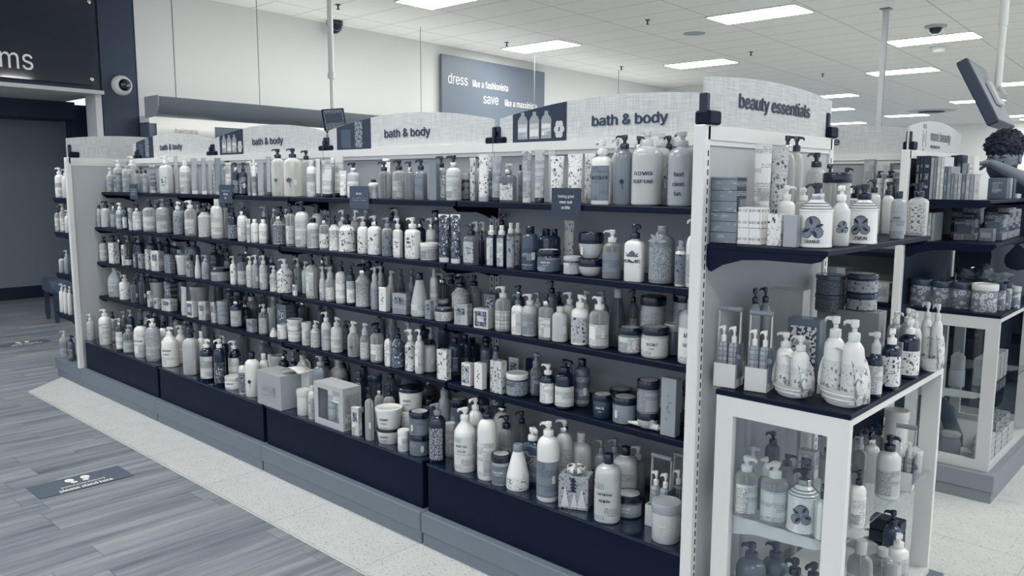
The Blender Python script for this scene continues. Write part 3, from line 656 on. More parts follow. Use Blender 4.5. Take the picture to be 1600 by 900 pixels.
ceil_thing('air_diffuser', -6.28, 23.85, 'round black air vent far back in ceiling', 'vent', [(0,0),(1.6,0),(1.5,.02),(1.0,.025)], .42, paint(.75,.5), None, ('opening',[(1,.02),(.9,.05),(0,.055)],.9,paint(.08,.5)))
# white column, hanging monitors
s = empty('support_column', (-2.5,8.3,0), 0, 'slim white column rising to the ceiling right of the end header', 'column')
m = MB(); m.lathe([(1,0),(1,H)], .042, n=4, e=2, M=Matrix.Rotation(PI/4,4,'Z')); m.build('shaft', paint(.74,.5), s, smooth=False)
m = MB(); m.box(-.06,.06,-.06,.06,H-.015,H); m.build('ceiling_plate', paint(.55,.5), s, smooth=False)
s = empty('hanging_monitor', (-6.68,2.98,0), 0, 'small black framed monitor hanging on a white pole behind the third bay header', 'monitor')
m = MB(); m.tube([(0,0,2.2),(0,0,2.65)], .02, 10); m.tube([(0,0,2.62),(0,0,H)], .032, 10); m.tube([(0,0,2.6),(0,0,2.66)],.042,10); m.build('pole', paint(.88,.4), s)
Mt = Matrix.Translation((.06,-.02,2.13)) @ Matrix.Rotation(math.radians(62),4,'Z') @ Matrix.Rotation(math.radians(-12),4,'X') @ Matrix.Rotation(math.radians(-6),4,'Y')
m = MB(); m.box(-.125,.125,-.02,.02,-.135,.135,M=Mt,bev=.006); m.build('frame', paint(.08,.3), s, smooth=False)
m = MB(); m.box(-.108,.108,-.0225,-.0205,-.118,.118,M=Mt); m.build('screen', pr('k',.62,1), s, smooth=False)
m = MB(); m.box(-.095,.095,-.025,-.0226,-.03,.08,M=Mt); m.build('screen_panel', paint(.36,.4), s, smooth=False)
MC = Vector((-.19,3.35,1.99)); s = empty('hanging_monitor', (MC.x,MC.y,0), 0, 'large dark tilted monitor hanging on a white pole above the person', 'monitor')
m = MB(); m.tube([(.045,.06,2.03),(.045,.06,2.45)], .022, 12); m.tube([(.045,.06,2.42),(.045,.06,H)], .028, 12); m.build('pole', paint(.88,.4), s)
Mt = Matrix.Translation((0,0,MC.z)) @ Matrix.Rotation(math.radians(94),4,'Z') @ Matrix.Rotation(math.radians(-27),4,'X')
m = MB(); m.box(-.33,.33,-.032,.032,-.215,.215,M=Mt,bev=.006); m.build('casing', paint(.2,.45), s, smooth=False)
m = MB(); m.box(-.315,.315,.0322,.0345,-.2,.2,M=Mt); m.build('screen', paint(.1,.12), s, smooth=False)
m = MB(); m.box(-.31,.31,-.0335,-.0322,-.2,.2,M=Mt); m.build('back_panel', paint(.58,.5), s, smooth=False)
m = MB(); m.box(-.10,.10,-.06,-.034,-.09,.07,M=Mt,bev=.006); m.tube([Mt@Vector((0,-.05,-.02)), Mt@Vector((0,-.09,-.05)), Vector((.045,.06,2.06))], .016, 8); m.build('bracket', paint(.8,.35), s)

# ---------------------------------------------------------------- shelving
def slots(mb, x, y, z0, z1, face, t=.0012):
    """row of slot openings on an upright"""
    z = z0
    while z < z1-.03:
        if face == 'x': mb.box(x-.0002, x+t, y-.0022, y+.0022, z, z+.016)
        else: mb.box(x-.0022, x+.0022, y-t, y+.0002, z, z+.016)
        z += .0262*1.0
SEC = 1.22
HZ = 1.6035
SH = [(.2394,1.3699),(.2989,1.126),(.2989,.8836),(.2989,.6423)]
NAM = ['nearest the camera','second from the camera','third from the camera','farthest from the camera']
def bracket(mb, x, depth, z, y0=-.012, th=.003, sgn=1, M=None, h=.075):
    d = depth; P = [(y0,z-.022),(-d+.004,z-.022),(-d+.004,z-.027),(-d+.03,z-.044),(-d*.45,z-.046),(-d*.22,z-.062),(y0-.012,z-h),(y0,z-h+.01)]
    if sgn < 0: P = [(-a_,b_) for a_,b_ in P]
    mb.prism(P, x-th/2, x+th/2, 'x', M=M)
def gondola(x0, y0, nm, e0=0, e1=0, label='', shelves=SH, deckz=.3373, grp=None):
    """one bay: x0 = right end, y0 = centre line"""
    s = empty('shelving_bay', (x0,y0,0), 0, label, 'shelving', grp)
    a, b = -SEC+.002+e1, -.002-e0
    m = MB(); m.box(a+.012,b-.012,-.012,.012,.14,HZ-.035); m.build('back_panel', paint(.64,.5), s, smooth=False)
    m = MB(); m.box(a,b,-.03,.03,HZ-.035,HZ); m.box(a,b,-.022,-.012,HZ-.052,HZ-.035); m.build('top_rail', WHITE, s, smooth=False)
    for xx in (a+.013, b-.013):
        m = MB(); m.box(xx-.012,xx+.012,-.020,.020,.14,HZ-.035); u = m.build('upright', WHITE2, s, smooth=False)
        m = MB(); slots(m, xx, -.0202, .4, HZ-.06, 'y'); m.build('slot_row', paint(.12,.5), u, smooth=False)
    for d,z in shelves:
        m = MB(); m.box(a+.004,b-.004,-d,-.014,z-.022,z-.001,bev=.002); f = m.build('shelf', BLACK, s, smooth=False)
        for xx in (a+.02, b-.02):
            m = MB(); bracket(m, xx, d, z); m.build('bracket', BLACK, f, smooth=False)
    for sg in (-1,1):
        a, b = -SEC+.002+e1, -.002-e0
        m = MB(); ya, yb = sorted((sg*.412, sg*.02)); m.box(a+.012,b-.018,ya,yb,.137,deckz-.012); m.build('deck_riser', DECK, s, smooth=False)
        m = MB(); ya, yb = sorted((sg*.4198, sg*.014)); m.box(a+.010,b-.016,ya,yb,deckz-.012,deckz,bev=.003); m.build('deck', paint(.08,.12,0,.5), s, smooth=False)
        a, b = -SEC+.002, -.002
        m = MB(); ya, yb = sorted((sg*.4444, sg*.0)); m.box(a,b,ya,yb,.055,.1356,bev=.003); ya, yb = sorted((sg*.434, sg*.0)); m.box(a+.004,b-.004,ya,yb,.0,.056); m.build('kick_base', KICK, s, smooth=False)
    return s
for k in range(4): gondola(-k*SEC, 0, '', .030 if k==0 else 0, .030 if k==3 else 0, label='white shelving bay with black shelves, '+NAM[k], grp='bays of the long gondola')
def end_panel(x, y0, sgn, label, z0=.1356):
    """white wing across the gondola end"""
    s = empty('gondola_wing', (x,y0,0), 0, label, 'end panel')
    W_ = .4551; xa, xb = sorted((0, -sgn*.028))
    m = MB(); m.box(xa+.009,xb-.009,-W_+.03,W_-.03,z0,HZ-.03); m.build('panel', PANELM, s, smooth=False)
    for sy in (-1,1):
        ya, yb = sorted((sy*W_, sy*(W_-.034))); m = MB(); m.box(xa-.008,xb+.0,ya,yb,z0,HZ,bev=.003); u = m.build('upright', WHITE, s, smooth=False)
        m = MB(); yy = sy*(W_-.022); slots(m, (xb if sgn>0 else xa-.0085-.001), yy, z0+.02, HZ-.05, 'x'); m.build('slot_row', paint(.15,.5), u, smooth=False)
    m = MB(); m.box(xa-.004,xb+.0,-W_+.02,W_-.02,HZ-.04,HZ); m.box(xa,xb-.004,-W_+.03,W_-.03,HZ-.055,HZ-.04); m.build('top_rail', WHITE, s, smooth=False)
    return s
EP = end_panel(0, 0, 1, 'white slotted end panel at the near end of the long gondola')
EL = end_panel(-4*SEC, 0, -1, 'white slotted end panel at the far end of the long gondola')
# end bases and shelves
def end_shelf(s, x, sgn, z, depth, w=.4286, h=.075):
    xa, xb = sorted((x+sgn*.004, x+sgn*depth)); m = MB(); m.box(xa,xb,-w,w,z-.016,z-.001,bev=.002); f = m.build('shelf', BLACK, s, smooth=False)
    for sy in (-1,1):
        yy = sy*(w-.004); m = MB(); P = [(.002,-.002),(.002,-.062),(.010,-.076),(.018,-.078),(.05,-.058),(.11,-.04),(.17,-.036),(.30,-.037),(.325,-.03),(.338,-.016),(.338,-.002)]
        m.prism([(x+sgn*a_*depth/.342, z+b_) for a_,b_ in P], yy-.0025, yy+.0025, 'y'); m.build('bracket', BLACK, f, smooth=False)
        
def end_base(x, y0, sgn, label, L=.456):
    s = empty('plinth', (x,y0,0), 0, label, 'plinth'); xa, xb = sorted((0, sgn*L)); m = MB(); m.box(xa,xb,-.4444,.4444,.055,.1356,bev=.003); xa, xb = sorted((0, sgn*(L-.012))); m.box(xa,xb,-.434,.434,0,.056); m.build('kick_base', KICK, s, smooth=False)
    return s
end_base(0,0,1,'grey plinth under the near end display'); end_base(-4*SEC,0,-1,'grey plinth under the far end display',.5)
S1 = empty('end_display', (0,0,0), 0, 'black shelf on curved brackets on the near end panel', 'shelf'); end_shelf(S1, 0, 1, 1.277, .342)
S2 = empty('end_display', (-4*SEC,0,0), 0, 'stack of black shelves on the far end panel', 'shelving')
for z,d_ in ((1.325,.36),(1.08,.37),(.78,.40),(.485,.45)): end_shelf(S2, 0, -1, z, d_, .43)
def case(x, y0, label, wood=False, mid=.503):
    s = empty('display_case', (x,y0,0), 0, label, 'display case'); wm = paint(.80,.5) if wood else WHITE; zt=.8642; x0,x1=.042,.416; w=.412
    for sy in (-1,1):
        ya,yb = sorted((sy*w, sy*(w-.022)))
        m = MB(); m.box(x0,x0+.052,ya,yb,.137,zt-.016); m.build('post', wm, s, smooth=False)
        m = MB(); m.box(x1-.056,x1,ya,yb,.137,zt-.016); m.build('post', wm, s, smooth=False)
        m = MB(); m.box(x0+.052,x1-.056,ya,yb,zt-.070,zt-.016); m.build('side_rail', wm, s, smooth=False)
        m = MB(); m.box(x0+.052,x1-.056,ya,yb,.137,.185); m.build('side_rail', wm, s, smooth=False)
        ym = sy*(w-.013); m = MB(); m.box(x0+.05,x1-.054,ym-.0015,ym+.0015,.185,zt-.07); m.build('glass_pane', glass(), s, smooth=False)
        yy = sy*(w-.030); m = MB(); P = [(.048,.0),(.30,0),(.375,-.002),(.375,-.012),(.33,-.03),(.25,-.036),(.16,-.040),(.10,-.055),(.062,-.064),(.05,-.055)]
        m.prism([(a_,mid-.008+b_) for a_,b_ in P], yy-.002, yy+.002, 'y'); m.build('shelf_bracket', wm, s, smooth=False)
    m = MB(); m.box(x1-.022,x1,-w+.022,w-.022,zt-.034,zt-.016); m.build('front_rail', wm, s, smooth=False)
    m = MB(); m.box(x1-.022,x1,-w+.022,w-.022,.137,.160); m.build('front_rail', wm, s, smooth=False)
    m = MB(); m.box(x0-.004,x1+.002,-w-.002,w+.002,zt-.016,zt-.0008,bev=.002); m.build('top', BLACK, s, smooth=False)
    m = MB(); m.box(x0+.01,x1-.012,-w+.028,w-.028,mid-.008,mid-.001); m.build('glass_shelf', glass(), s, smooth=False)
    m = MB(); m.box(x0,x1-.004,-w+.02,w-.02,.1365,.1545); m.build('floor_panel', wm, s, smooth=False)
    for yy in (-.2,.2):
        m = MB(); m.box(.03,.042,yy-.01,yy+.01,.137,.84); m.build('back_strip', paint(.7,.5), s, smooth=False)
    return s
case(0, 0, 'white framed glass display case at the near end of the long gondola')
# clamp bases that hold the header boards
def clip(x, y0, z, label, ax='x', grp='header clamps'):
    s = empty('header_clamp', (x,y0,z+.0006), 0 if ax=='x' else PI/2, label, 'clamp', grp)
    m = MB(); m.box(-.055,.055,-.024,.024,0,.026,bev=.006); m.build('foot', BLACK, s, smooth=False)
    m = MB(); m.box(-.022,-.004,-.014,.014,.024,.068,bev=.003); m.box(.004,.022,-.014,.014,.024,.068,bev=.003); m.build('jaw', paint(.05,.2), s, smooth=False)
    m = MB(); m.box(-.006,.006,-.030,-.024,.0,.05,bev=.002); m.build('screw_plate', paint(.05,.2), s, smooth=False)
clip(-SEC, 0, HZ, 'black header clamp between the two nearest header boards'); clip(-2*SEC, 0, HZ, 'black header clamp under the small hanging monitor'); clip(-3*SEC, 0, HZ, 'black header clamp between the third and farthest header boards')
clip(-4*SEC+.12, 0, HZ, 'black header clamp at the left end of the farthest header board')
def clip_end(x, y, z, label):
    s = empty('header_clamp', (x,y,z+.0006), 0, label, 'clamp', 'header clamps')
    m = MB(); m.box(-.024,.024,-.034,.034,0,.038,bev=.005); m.build('foot', BLACK, s, smooth=False)
    sy = 1 if y < 0.3 else 1
    m = MB(); m.box(-.012,.012,-.034,-.012,.03,.085,bev=.003); m.build('jaw', paint(.05,.2), s, smooth=False)
clip_end(-.014,-.415,HZ,'black header clamp on the near corner of the end panel'); clip_end(-.014,.43,HZ,'black header clamp on the far corner of the end panel'); clip_end(-4*SEC+.014,-.40,HZ,'black header clamp on the left end panel corner')

def arc_board(mb, a, b, z0, ze, zc, M, y0=-.004, y1=.004):
    n=24; c=(a+b)/2; hw=(b-a)/2
    P=[(a,z0)]+[(a+(b-a)*i/n, ze+(zc-ze)*(1-((a+(b-a)*i/n-c)/hw)**2)) for i in range(n+1)]+[(b,z0)]
    mb.prism(P, y0, y1, 'y', M=M)
def header(x0, y0, label, pic=None, text='bath & body', rz=0, wdt=1.19, ze=.10, zc=.158, th=.0495, tx=.04, name='header_board', wm=.8, xs=1.17, al='CENTER'):
    s = empty(name, (x0,y0,HZ+.0008), rz, label, 'sign', 'header boards')
    m = MB(); arc_board(m, -wdt/2, wdt/2, 0, ze, zc, Matrix.Identity(4)); m.build('board', mat_weave(wm), s, smooth=False)
    if pic:
        a, b = -wdt/2+.075, -wdt/2+.355; n=8; c=0; hw=wdt/2
        zt = lambda x: ze+(zc-ze)*(1-((x-c)/hw)**2)-.001
        P = [(a,.001)]+[(a+(b-a)*i/n, zt(a+(b-a)*i/n)) for i in range(n+1)]+[(b,.001)]
        m = MB(); m.prism(P, -.0056, -.0042, 'y'); pp = m.build('picture', paint(.14,.4), s, smooth=False)
        if pic == 'bottles':
            for i in range(3):
                cx = a+.055+.062*i; m = MB()
                pts = [(-.026,.012),(.026,.012),(.026,.085),(.018,.098),(.009,.105),(.009,.118),(-.009,.118),(-.009,.105),(-.018,.098),(-.026,.085)]
                m.prism([(cx+u,v) for u,v in pts], -.0066, -.0057, 'y'); m.build('bottle_print', paint(.6,.5), pp, smooth=False)
                m = MB(); m.box(cx-.023,cx+.023,-.0074,-.0067,.022,.072); m.build('label_print', pr('l',.85,i), pp, smooth=False)
            m = MB()
            for q in range(6):
                t=q*PI/3; m.prism([(b-.035+.014*math.cos(t)+.012*math.cos(s2), .045+.022*math.sin(t)+.014*math.sin(s2)) for s2 in [i*PI/4 for i in range(8)]], -.0066-.0002*q, -.0057-.0002*q, 'y')
            m.build('flower_print', paint(.78,.5), pp, smooth=False)
        else:
            m = MB(); m.box(a+.04,a+.12,-.0066,-.0057,.01,.10); m.build('jar_print', paint(.34,.5), pp, smooth=False)
            m = MB(); m.box(a+.155,a+.215,-.0066,-.0057,.01,.135); m.build('crystal_print', pr('k',.6,2), pp, smooth=False)
    M_ = Matrix.Translation((tx, -.0062, th))
    flat_text([(text, .072 if al=='CENTER' and wdt>1 else .078, 0, 0, .042, xs, al)], M_, paint(.24,.5), s)
    return s
header(-.5*SEC, 0, 'arched bath & body header board with bottle picture, nearest bay', 'bottles', tx=.045)
header(-1.5*SEC, 0, 'arched bath & body header board with dark jar picture, second bay', 'jar', tx=.03)
header(-2.5*SEC, 0, 'arched bath & body header board with bottle picture, third bay', 'bottles', tx=.03)
header(-3.5*SEC, 0, 'arched bath & body header board with dark jar picture, farthest bay', 'jar', tx=.03)
header(-.014, 0, 'arched beauty essentials header board over the near end display', None, 'beauty essentials', PI/2, .88, .128, .150, .058, .0, xs=1.13)
s = header(-4*SEC+.014, -.2, 'plain woven arched header board at the far left end', None, '', PI/2, .44, .11, .155) if False else None
s = empty('header_board', (-4*SEC+.014,0,HZ+.0008), PI/2, 'plain woven arched header board on the far left end panel', 'sign', 'header boards')
m = MB(); arc_board(m, -.44, .44, 0, .128, .158, Matrix.Identity(4)); m.build('board', mat_weave(.8), s, smooth=False)

# small signs clipped on the top shelf
def shelf_sign(x0,x1,lines,t,label,small=()):
    s = empty('shelf_sign', ((x0+x1)/2,-.2394-.006,1.326), 0, label, 'sign', 'small signs on the top shelf'); hw=(x1-x0)/2
    m = MB(); m.box(-hw,hw,-.002,.0,0,.100); m.build('card', paint(t,.25), s, smooth=False)
    m = MB(); m.box(-.014,.014,0.0,.003,.03,.06); m.build('clip', glass(), s, smooth=False)
    for a_,b_,w_ in small:
        m = MB(); m.box(-w_,w_,-.0026,-.0021,a_,b_); m.build('small_print', pr('k',.55,1), s, smooth=False)
    if lines: flat_text([(q,sz,0,z,bd,.8,'CENTER') for q,sz,z,bd in lines], Matrix.Translation((0,-.0028,0)), paint(.93,.5), s)
shelf_sign(-.718,-.586,[('looking good',.021,.066,0),('never cost',.021,.046,.025),('so little',.021,.027,.025)],.18,'dark sign saying looking good never cost so little, nearest bay')
shelf_sign(-1.917,-1.775,[('attention',.019,.062,.015)],.26,'dark grey sign saying attention on the top shelf, second bay', [(.044,.048,.055),(.035,.039,.050)])
shelf_sign(-3.133,-2.991,[('matching',.020,.045,.03),('plus',.020,.024,.03)],.26,'dark sign with two bold white lines, top shelf, third bay', [(.064,.072,.045)])
shelf_sign(-4.343,-4.222,[],.28,'dark sign with pale smudged lines, top shelf, farthest bay', [(.062,.070,.044),(.045,.057,.044),(.028,.040,.032)])

# floor decals
def decal(x0,x1,y0,y1,label):
    s = empty('floor_decal', (x1,(y0+y1)/2,.0), PI/2, label, 'decal', 'floor decals'); L=(y1-y0)/2; D=x1-x0
    m = MB(); m.box(-L,L,0,D,.0,.0015); m.build('mat', paint(.42,.4), s, smooth=False)
    mb = MB()
    for t_,sz,v_,bd in (('please stand here',.062,.012,.025),('practice social distancing',.036,.062,.005)):
        V,F = text_mesh(t_, sz, bd, .66); mb.add([Vector((a_+.0, v_+c_, .0022-b_)) for a_,b_,c_ in V],F)
    mb.build('lettering', paint(.95,.5), s, smooth=False)
    m = MB()
    for sx in (-1,1):
        for (cy_,ra,rb) in ((.150,.020,.026),(.112,.015,.012)):
            c_ = Vector((sx*.028-.0, cy_)); m.prism([(c_.x+ra*math.cos(t)+ (cy_-.12)*sx*.25, c_.y+rb*math.sin(t)) for t in [i*PI/8 for i in range(16)]], .0016,.0023,'z')
    m.build('footprints', paint(.97,.5), s, smooth=False)
decal(-3.04,-2.84,-1.33,-.91,'grey please stand here decal with white footprints on near plank floor')
decal(-6.98,-6.80,-.42,-.02,'grey please stand here decal on far plank floor by the bench')

# ================================================================ second gondola (rear) and its end display
GX, GY = -.09, 2.04
sh2 = [(.2394,1.3699),(.2989,1.105),(.2989,.852),(.2989,.62)]
gondola(GX, GY, '', .04, 0, label='white shelving bay behind the near end display', shelves=sh2)
def end2():
    s = empty('gondola_wing', (GX,GY,0), 0, 'white end panel of the rear gondola', 'end panel')
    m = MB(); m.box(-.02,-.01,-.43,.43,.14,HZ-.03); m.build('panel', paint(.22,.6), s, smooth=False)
    for sy in (-1,1):
        ya,yb = sorted((sy*.455,sy*.42)); m = MB(); m.box(-.036,.0,ya,yb,.137,HZ,bev=.003); m.build('upright', WHITE, s, smooth=False)
    m = MB(); m.box(-.03,.0,-.44,.44,HZ-.04,HZ); m.build('top_rail', WHITE, s, smooth=False)
end2()
s = empty('plinth', (GX,GY,0), 0, 'grey plinth under the rear display case', 'plinth'); m = MB(); m.box(0,.45,-.4444,.4444,.055,.1356,bev=.003); m.box(0,.44,-.434,.434,0,.056); m.build('kick_base', paint(.55,.45), s, smooth=False)
case(GX, GY, 'white framed glass display case of the rear gondola', True, .50)
S3 = empty('end_display', (GX,GY,0), 0, 'two black book shelves on the rear end panel', 'shelving'); end_shelf(S3, 0, 1, 1.374, .342); end_shelf(S3, 0, 1, 1.18, .38)
header(GX-SEC*.5, GY, 'woven header board of the rear gondola ending in letter e', None, 'skincare', 0, 1.19, .10, .158, .0495, .115, al='RIGHT')
s = empty('header_board', (GX-.014,GY,HZ+.0008), PI/2, 'arched more beauty header board over the book shelves', 'sign', 'header boards')
m = MB(); arc_board(m, -.44, .44, 0, .105, .15, Matrix.Identity(4)); m.build('board', paint(.78,.4), s, smooth=False)
flat_text([('more beauty',.092,.06,.055,.005,.92,'CENTER'),('shop tjmaxx.com',.034,-.03,.018,.01,.85,'CENTER')], Matrix.Translation((0,-.0062,0)), paint(.4,.5), s)
m = MB()
for q in ((-.235,-.185,.108,.128),(-.235,-.232,.02,.10),(-.188,-.185,.02,.10),(-.222,-.205,.0,.012),(-.215,-.210,.04,.08)): m.box(q[0],q[1],-.0056,-.0042,q[2],q[3])
m.build('emblem', paint(.58,.5), s, smooth=False)
clip_end(GX-.014,GY-.40,HZ,'black header clamp on the rear end panel')

# books and jars of the rear end display
BK = random.Random(3)
def book(x, y, z, th, h, d, t, label, lean=0, grp='books on the rear upper shelf', flat=False, along='x', name='book'):
    s = empty(name, (x,y,z+.0005), 0, label, 'book', grp)
    M_ = Matrix.Rotation(lean,4,'Y')
    m = MB(); m.box(0,th,-d,0,0,h,M=M_); m.build('cover', paint(t,.45), s, smooth=False)
    m = MB(); m.box(th*.12,th*.88,-d*.96,-d*.02,h*.0+.002,h+.0006,M=M_); m.build('pages', paint(.86,.6), s, smooth=False)
    m = MB(); m.box(th*.25,th*.75,-d-.0008,-d,h*.25,h*.8,M=M_); m.build('title_print', pr('l',min(.95,t+.1) if t>.45 else t,BK.randint(0,4)), s, smooth=False)
x_ = GX+.018
BL = [(.016,.20,.06,'black book with glossy spine, first from left on rear upper shelf'),(.012,.20,.1,'thin black book beside the glossy black one'),(.030,.20,.12,'thick dark binder with two rivets on the rear shelf'),(.012,.19,.62,'pale tall book right of the dark binder'),(.012,.19,.5,'mid grey tall book right of the binder'),(.013,.195,.72,'off-white tall book, second right of the binder'),(.013,.195,.78,'off-white tall book nearest the shorter grey books'),
      (.013,.15,.42,'shorter grey book left of the striped card'),(.013,.15,.55,'shorter pale book left of the striped card'),(.012,.12,.5,'low grey book under the striped card'),(.013,.115,.62,'low pale book, first of the small row'),(.013,.115,.66,'low pale book, second of the small row'),(.015,.115,.45,'low grey book, third of the small row'),(.014,.115,.64,'low pale book, fourth of the small row'),(.015,.115,.6,'low pale book, fifth of the small row'),(.022,.11,.82,'small white floral box at the row end')]
for th,h_,t_,lb_ in BL:
    book(x_, GY-.25+.0, 1.374, th, h_, .15, t_, lb_, 0); x_ += th+.0022
for i,(dx,dy,t_) in enumerate(((.10,-.10,.08),(.13,-.09,.1),(.165,-.10,.12),(.20,-.10,.6),(.225,-.09,.85))):
    book(GX+.055+.0265*i, GY+.02, 1.374, .024, (.205,.21,.212,.17,.205)[i], .10, t_, ['first black','second black','third black','grey','white'][i]+' slim box standing behind the small book row', 0)
for i,(dy,t_) in enumerate(((.10,.4),(.17,.6),(.25,.35))):
    book(GX+.22, GY+dy, 1.374, .085, .10, .05, t_, ['dark','pale','dusky'][i]+' framed book near the right of the upper shelf', .0)
book(GX+.20, GY+.36, 1.374, .11, .022, .09, .8, 'flat book lying near the right of the upper shelf')
for i,(dx,t_,ln) in enumerate(((.02,.5,0),(.055,.1,.0),(.085,.72,.0),(.10,.6,.0))):
    book(GX+dx+.02*i*0, GY-.26, 1.18, .012, .13, .13, t_, ['grey','black','pale','mid grey'][i]+' book standing on the lower rear shelf', ln, 'books on the rear lower shelf')
# crinkled clear bag pile behind the jars
s = empty('clear_bag', (GX+.22,GY+.02,.865), 0, 'crumpled clear plastic bag behind the ring jars', 'bag')
bm = bmesh.new(); bmesh.ops.create_icosphere(bm, subdivisions=4, radius=1)
for v in bm.verts:
    q = v.co.copy(); r_ = 1+.16*math.sin(9*q.x+3*q.y)+.13*math.sin(13*q.z+7*q.y)+BK.uniform(-.06,.06); v.co = Vector((q.x*.13*r_, q.y*.20*r_, .085+q.z*.085*r_))
me = bpy.data.meshes.new('film'); bm.to_mesh(me); bm.free(); me.materials.append(clear(.45,.5,.1)); o = bpy.data.objects.new('film', me); COL.objects.link(o); o.parent = s
for p_ in me.polygons: p_.use_smooth = False
def glass_cone(x,y,z,label):
    s = empty('glass_ornament', (x,y,z), 0, label, 'ornament', 'clear ornaments behind the ring jars'); m = MB(); m.lathe([(0,0),(1,0),(1,.02),(.75,.06),(.25,.11),(.1,.14),(.2,.15),(.0,.165)], .035, n=16); m.build('body', clear(.5,.6,.05), s)
glass_cone(GX+.13,GY-.16,.865,'clear cone-shaped ornament left of the crumpled bag'); glass_cone(GX+.19,GY-.28,.865,'clear cone-shaped ornament just behind the ring jars')
# goods inside the rear case
def carton(x,y,z,w,d,h,t,label,pat='l',grp='packs in the rear display case', cl=False):
    s = empty('carton', (x,y,z+.0008), 0, label, 'box', grp); m = MB(); m.box(-w/2,w/2,-d/2,d/2,0,h,bev=.002); m.build('body', clear(t,.4) if cl else pr(pat,t,1), s, smooth=False)
    m = MB(); m.box(-w*.35,w*.35,-d/2-.001,-d/2-.0002,h*.3,h*.7); m.build('title_panel', paint(min(.95,t+.12) if t<.7 else .6,.5), s, smooth=False)
zr=.50
carton(GX+.085,GY-.33,zr,.05,.06,.17,.62,'tall clear pack on rear glass shelf, left','k',cl=True)
carton(GX+.15,GY-.34,zr,.045,.05,.18,.7,'tall speckled pack on rear glass shelf','f')
s = empty('cotton_swab_jar', (GX+.24,GY-.33,zr), 0, 'clear jar of cotton swabs with grey base on rear glass shelf', 'jar')
m = MB(); m.lathe([(0,0),(1,0),(1,.075),(.95,.078)], .034, n=24); m.build('base', paint(.6,.4), s)
m = MB(); m.lathe([(.93,.078),(.93,.14),(.5,.155),(.15,.16),(.15,.168),(0,.17)], .034, n=24); m.build('dome', clear(.75,.6), s)
m = MB()
for i in range(22): t=i*2.4; r_=.025*(i/22)**.5; m.tube([(r_*math.cos(t),r_*math.sin(t),.07),(r_*1.15*math.cos(t),r_*1.15*math.sin(t),.125)], .0016, 5)
m.build('swabs', paint(.9,.6), s)
for i in range(5): carton(GX+.33,GY-.25+.075*i,zr,.07,.055,.13,.72,'clear crinkled pouch, '+['first','second','third','fourth','fifth'][i]+' along the rear glass shelf edge','k',cl=True)
zr=.156
carton(GX+.12,GY-.32,zr,.09,.08,.13,.4,'dark clear-topped box at bottom left of rear case','k'); carton(GX+.10,GY-.15,zr,.1,.1,.22,.35,'dark bag standing at bottom of rear case','k')
s = empty('glass_jar', (GX+.235,GY-.335,zr), 0, 'wide clear jar with silver clasp at bottom of rear case', 'jar'); m = MB(); m.lathe([(0,0),(.9,0),(1,.01),(1,.07),(.85,.085),(.9,.1)], .045, n=24); m.build('body', clear(.6,.5), s); m = MB(); m.lathe([(.95,0),(.98,.012),(.7,.02),(0,.022)], .045, n=24, z0=.1); m.build('lid', clear(.7,.4), s)
s = empty('shoe_sole', (GX+.24,GY-.20,zr), 0, 'dark sandal leaning inside the rear case', 'shoe'); m = MB(); m.lathe([(0,0),(.6,.01),(1,.06),(.9,.14),(1,.2),(.5,.24),(0,.25)], .04, .012, n=20, M=Matrix.Rotation(-.35,4,'Y')); m.build('sole', paint(.42,.5), s)
for i in range(4): carton(GX+.37,GY-.30+.13*i,zr,.065,.11,.10 if i else .13,.7,'boxed soap set, '+['first','second','third','fourth'][i]+' along the bottom front of rear case','m')
for i in range(3): carton(GX+.36,GY-.14+.10*i,zr+.105,.06,.085,.05,.62,'flat pack lying on the soap sets, '+['first','second','third'][i],'k')
# boxes on the long side of the rear gondola
for (x,y,z,w,d,h,t,lb_) in ((-.375,1.92,1.3699,.05,.05,.20,.7,'narrow tall carton left on rear top shelf'),(-.315,1.94,1.3699,.075,.05,.18,.85,'wide white carton on rear top shelf'),(-.21,1.88,1.3699,.07,.05,.095,.6,'grey lower carton on rear top shelf'),(-.15,1.90,1.3699,.04,.05,.12,.8,'small white carton by the rear upright'),
                            (-.235,1.80,.852,.085,.09,.10,.85,'white carton with dark label on rear third shelf'),(-.145,1.80,.852,.07,.09,.10,.8,'white carton beside the rear end post'),(-.46,1.82,1.105,.09,.09,.05,.5,'grey flat pack on rear second shelf'),(-.46,1.82,.852,.09,.12,.16,.45,'dark grey carton behind the round tins')):
    carton(x,y,z,w,d,h,t,lb_,'l','cartons on the rear gondola')
carton(-.21,1.88,1.3699+.0965,.065,.05,.05,.85,'white carton stacked on the grey carton, rear top shelf','l','cartons on the rear gondola')
for (x,lb_) in ((-.30,'black pump bottle before the rear wide white carton'),(-.25,'second black pump bottle on the rear top shelf')):
    product(('P',x,1.83,1.3699,.14,.045,.045,40,'8','0','l8','',0,lb_,'bottles on the rear gondola'), 5)

# ================================================================ special packs on the long gondola
zd=.3373; G0,G1=-2.490,-2.269
s = empty('gift_box', (G0,-.4228,zd+.001), 0, 'large pale plain gift box on the bottom deck, third bay', 'box')
m = MB(); m.box(0,.221,0,.125,0,.172,bev=.0015); m.build('box_body', paint(.66,.5), s, smooth=False)
m = MB(); m.box(.05,.17,-.0012,-.0002,.055,.105); m.build('title_frame', paint(.52,.5), s, smooth=False)
m = MB(); m.box(.0515,.1685,-.0018,-.0013,.0565,.1035); m.build('title_panel', pr('l',.67,3), s, smooth=False)
s = empty('gift_card', (G1+.005,-.40,zd+.176), 0, 'white curled handwritten card lying on the gift box', 'card')
m = MB(); n=10
V=[];F=[]
for j in range(n+1):
    t=j/n; 
    for u in (-.04,.04): V.append(Vector((-.06+.13*t, u+.05+ .02*t, .012+.022*math.sin(t*PI)+.0)))
for j in range(n): F.append((2*j,2*j+1,2*j+3,2*j+2))
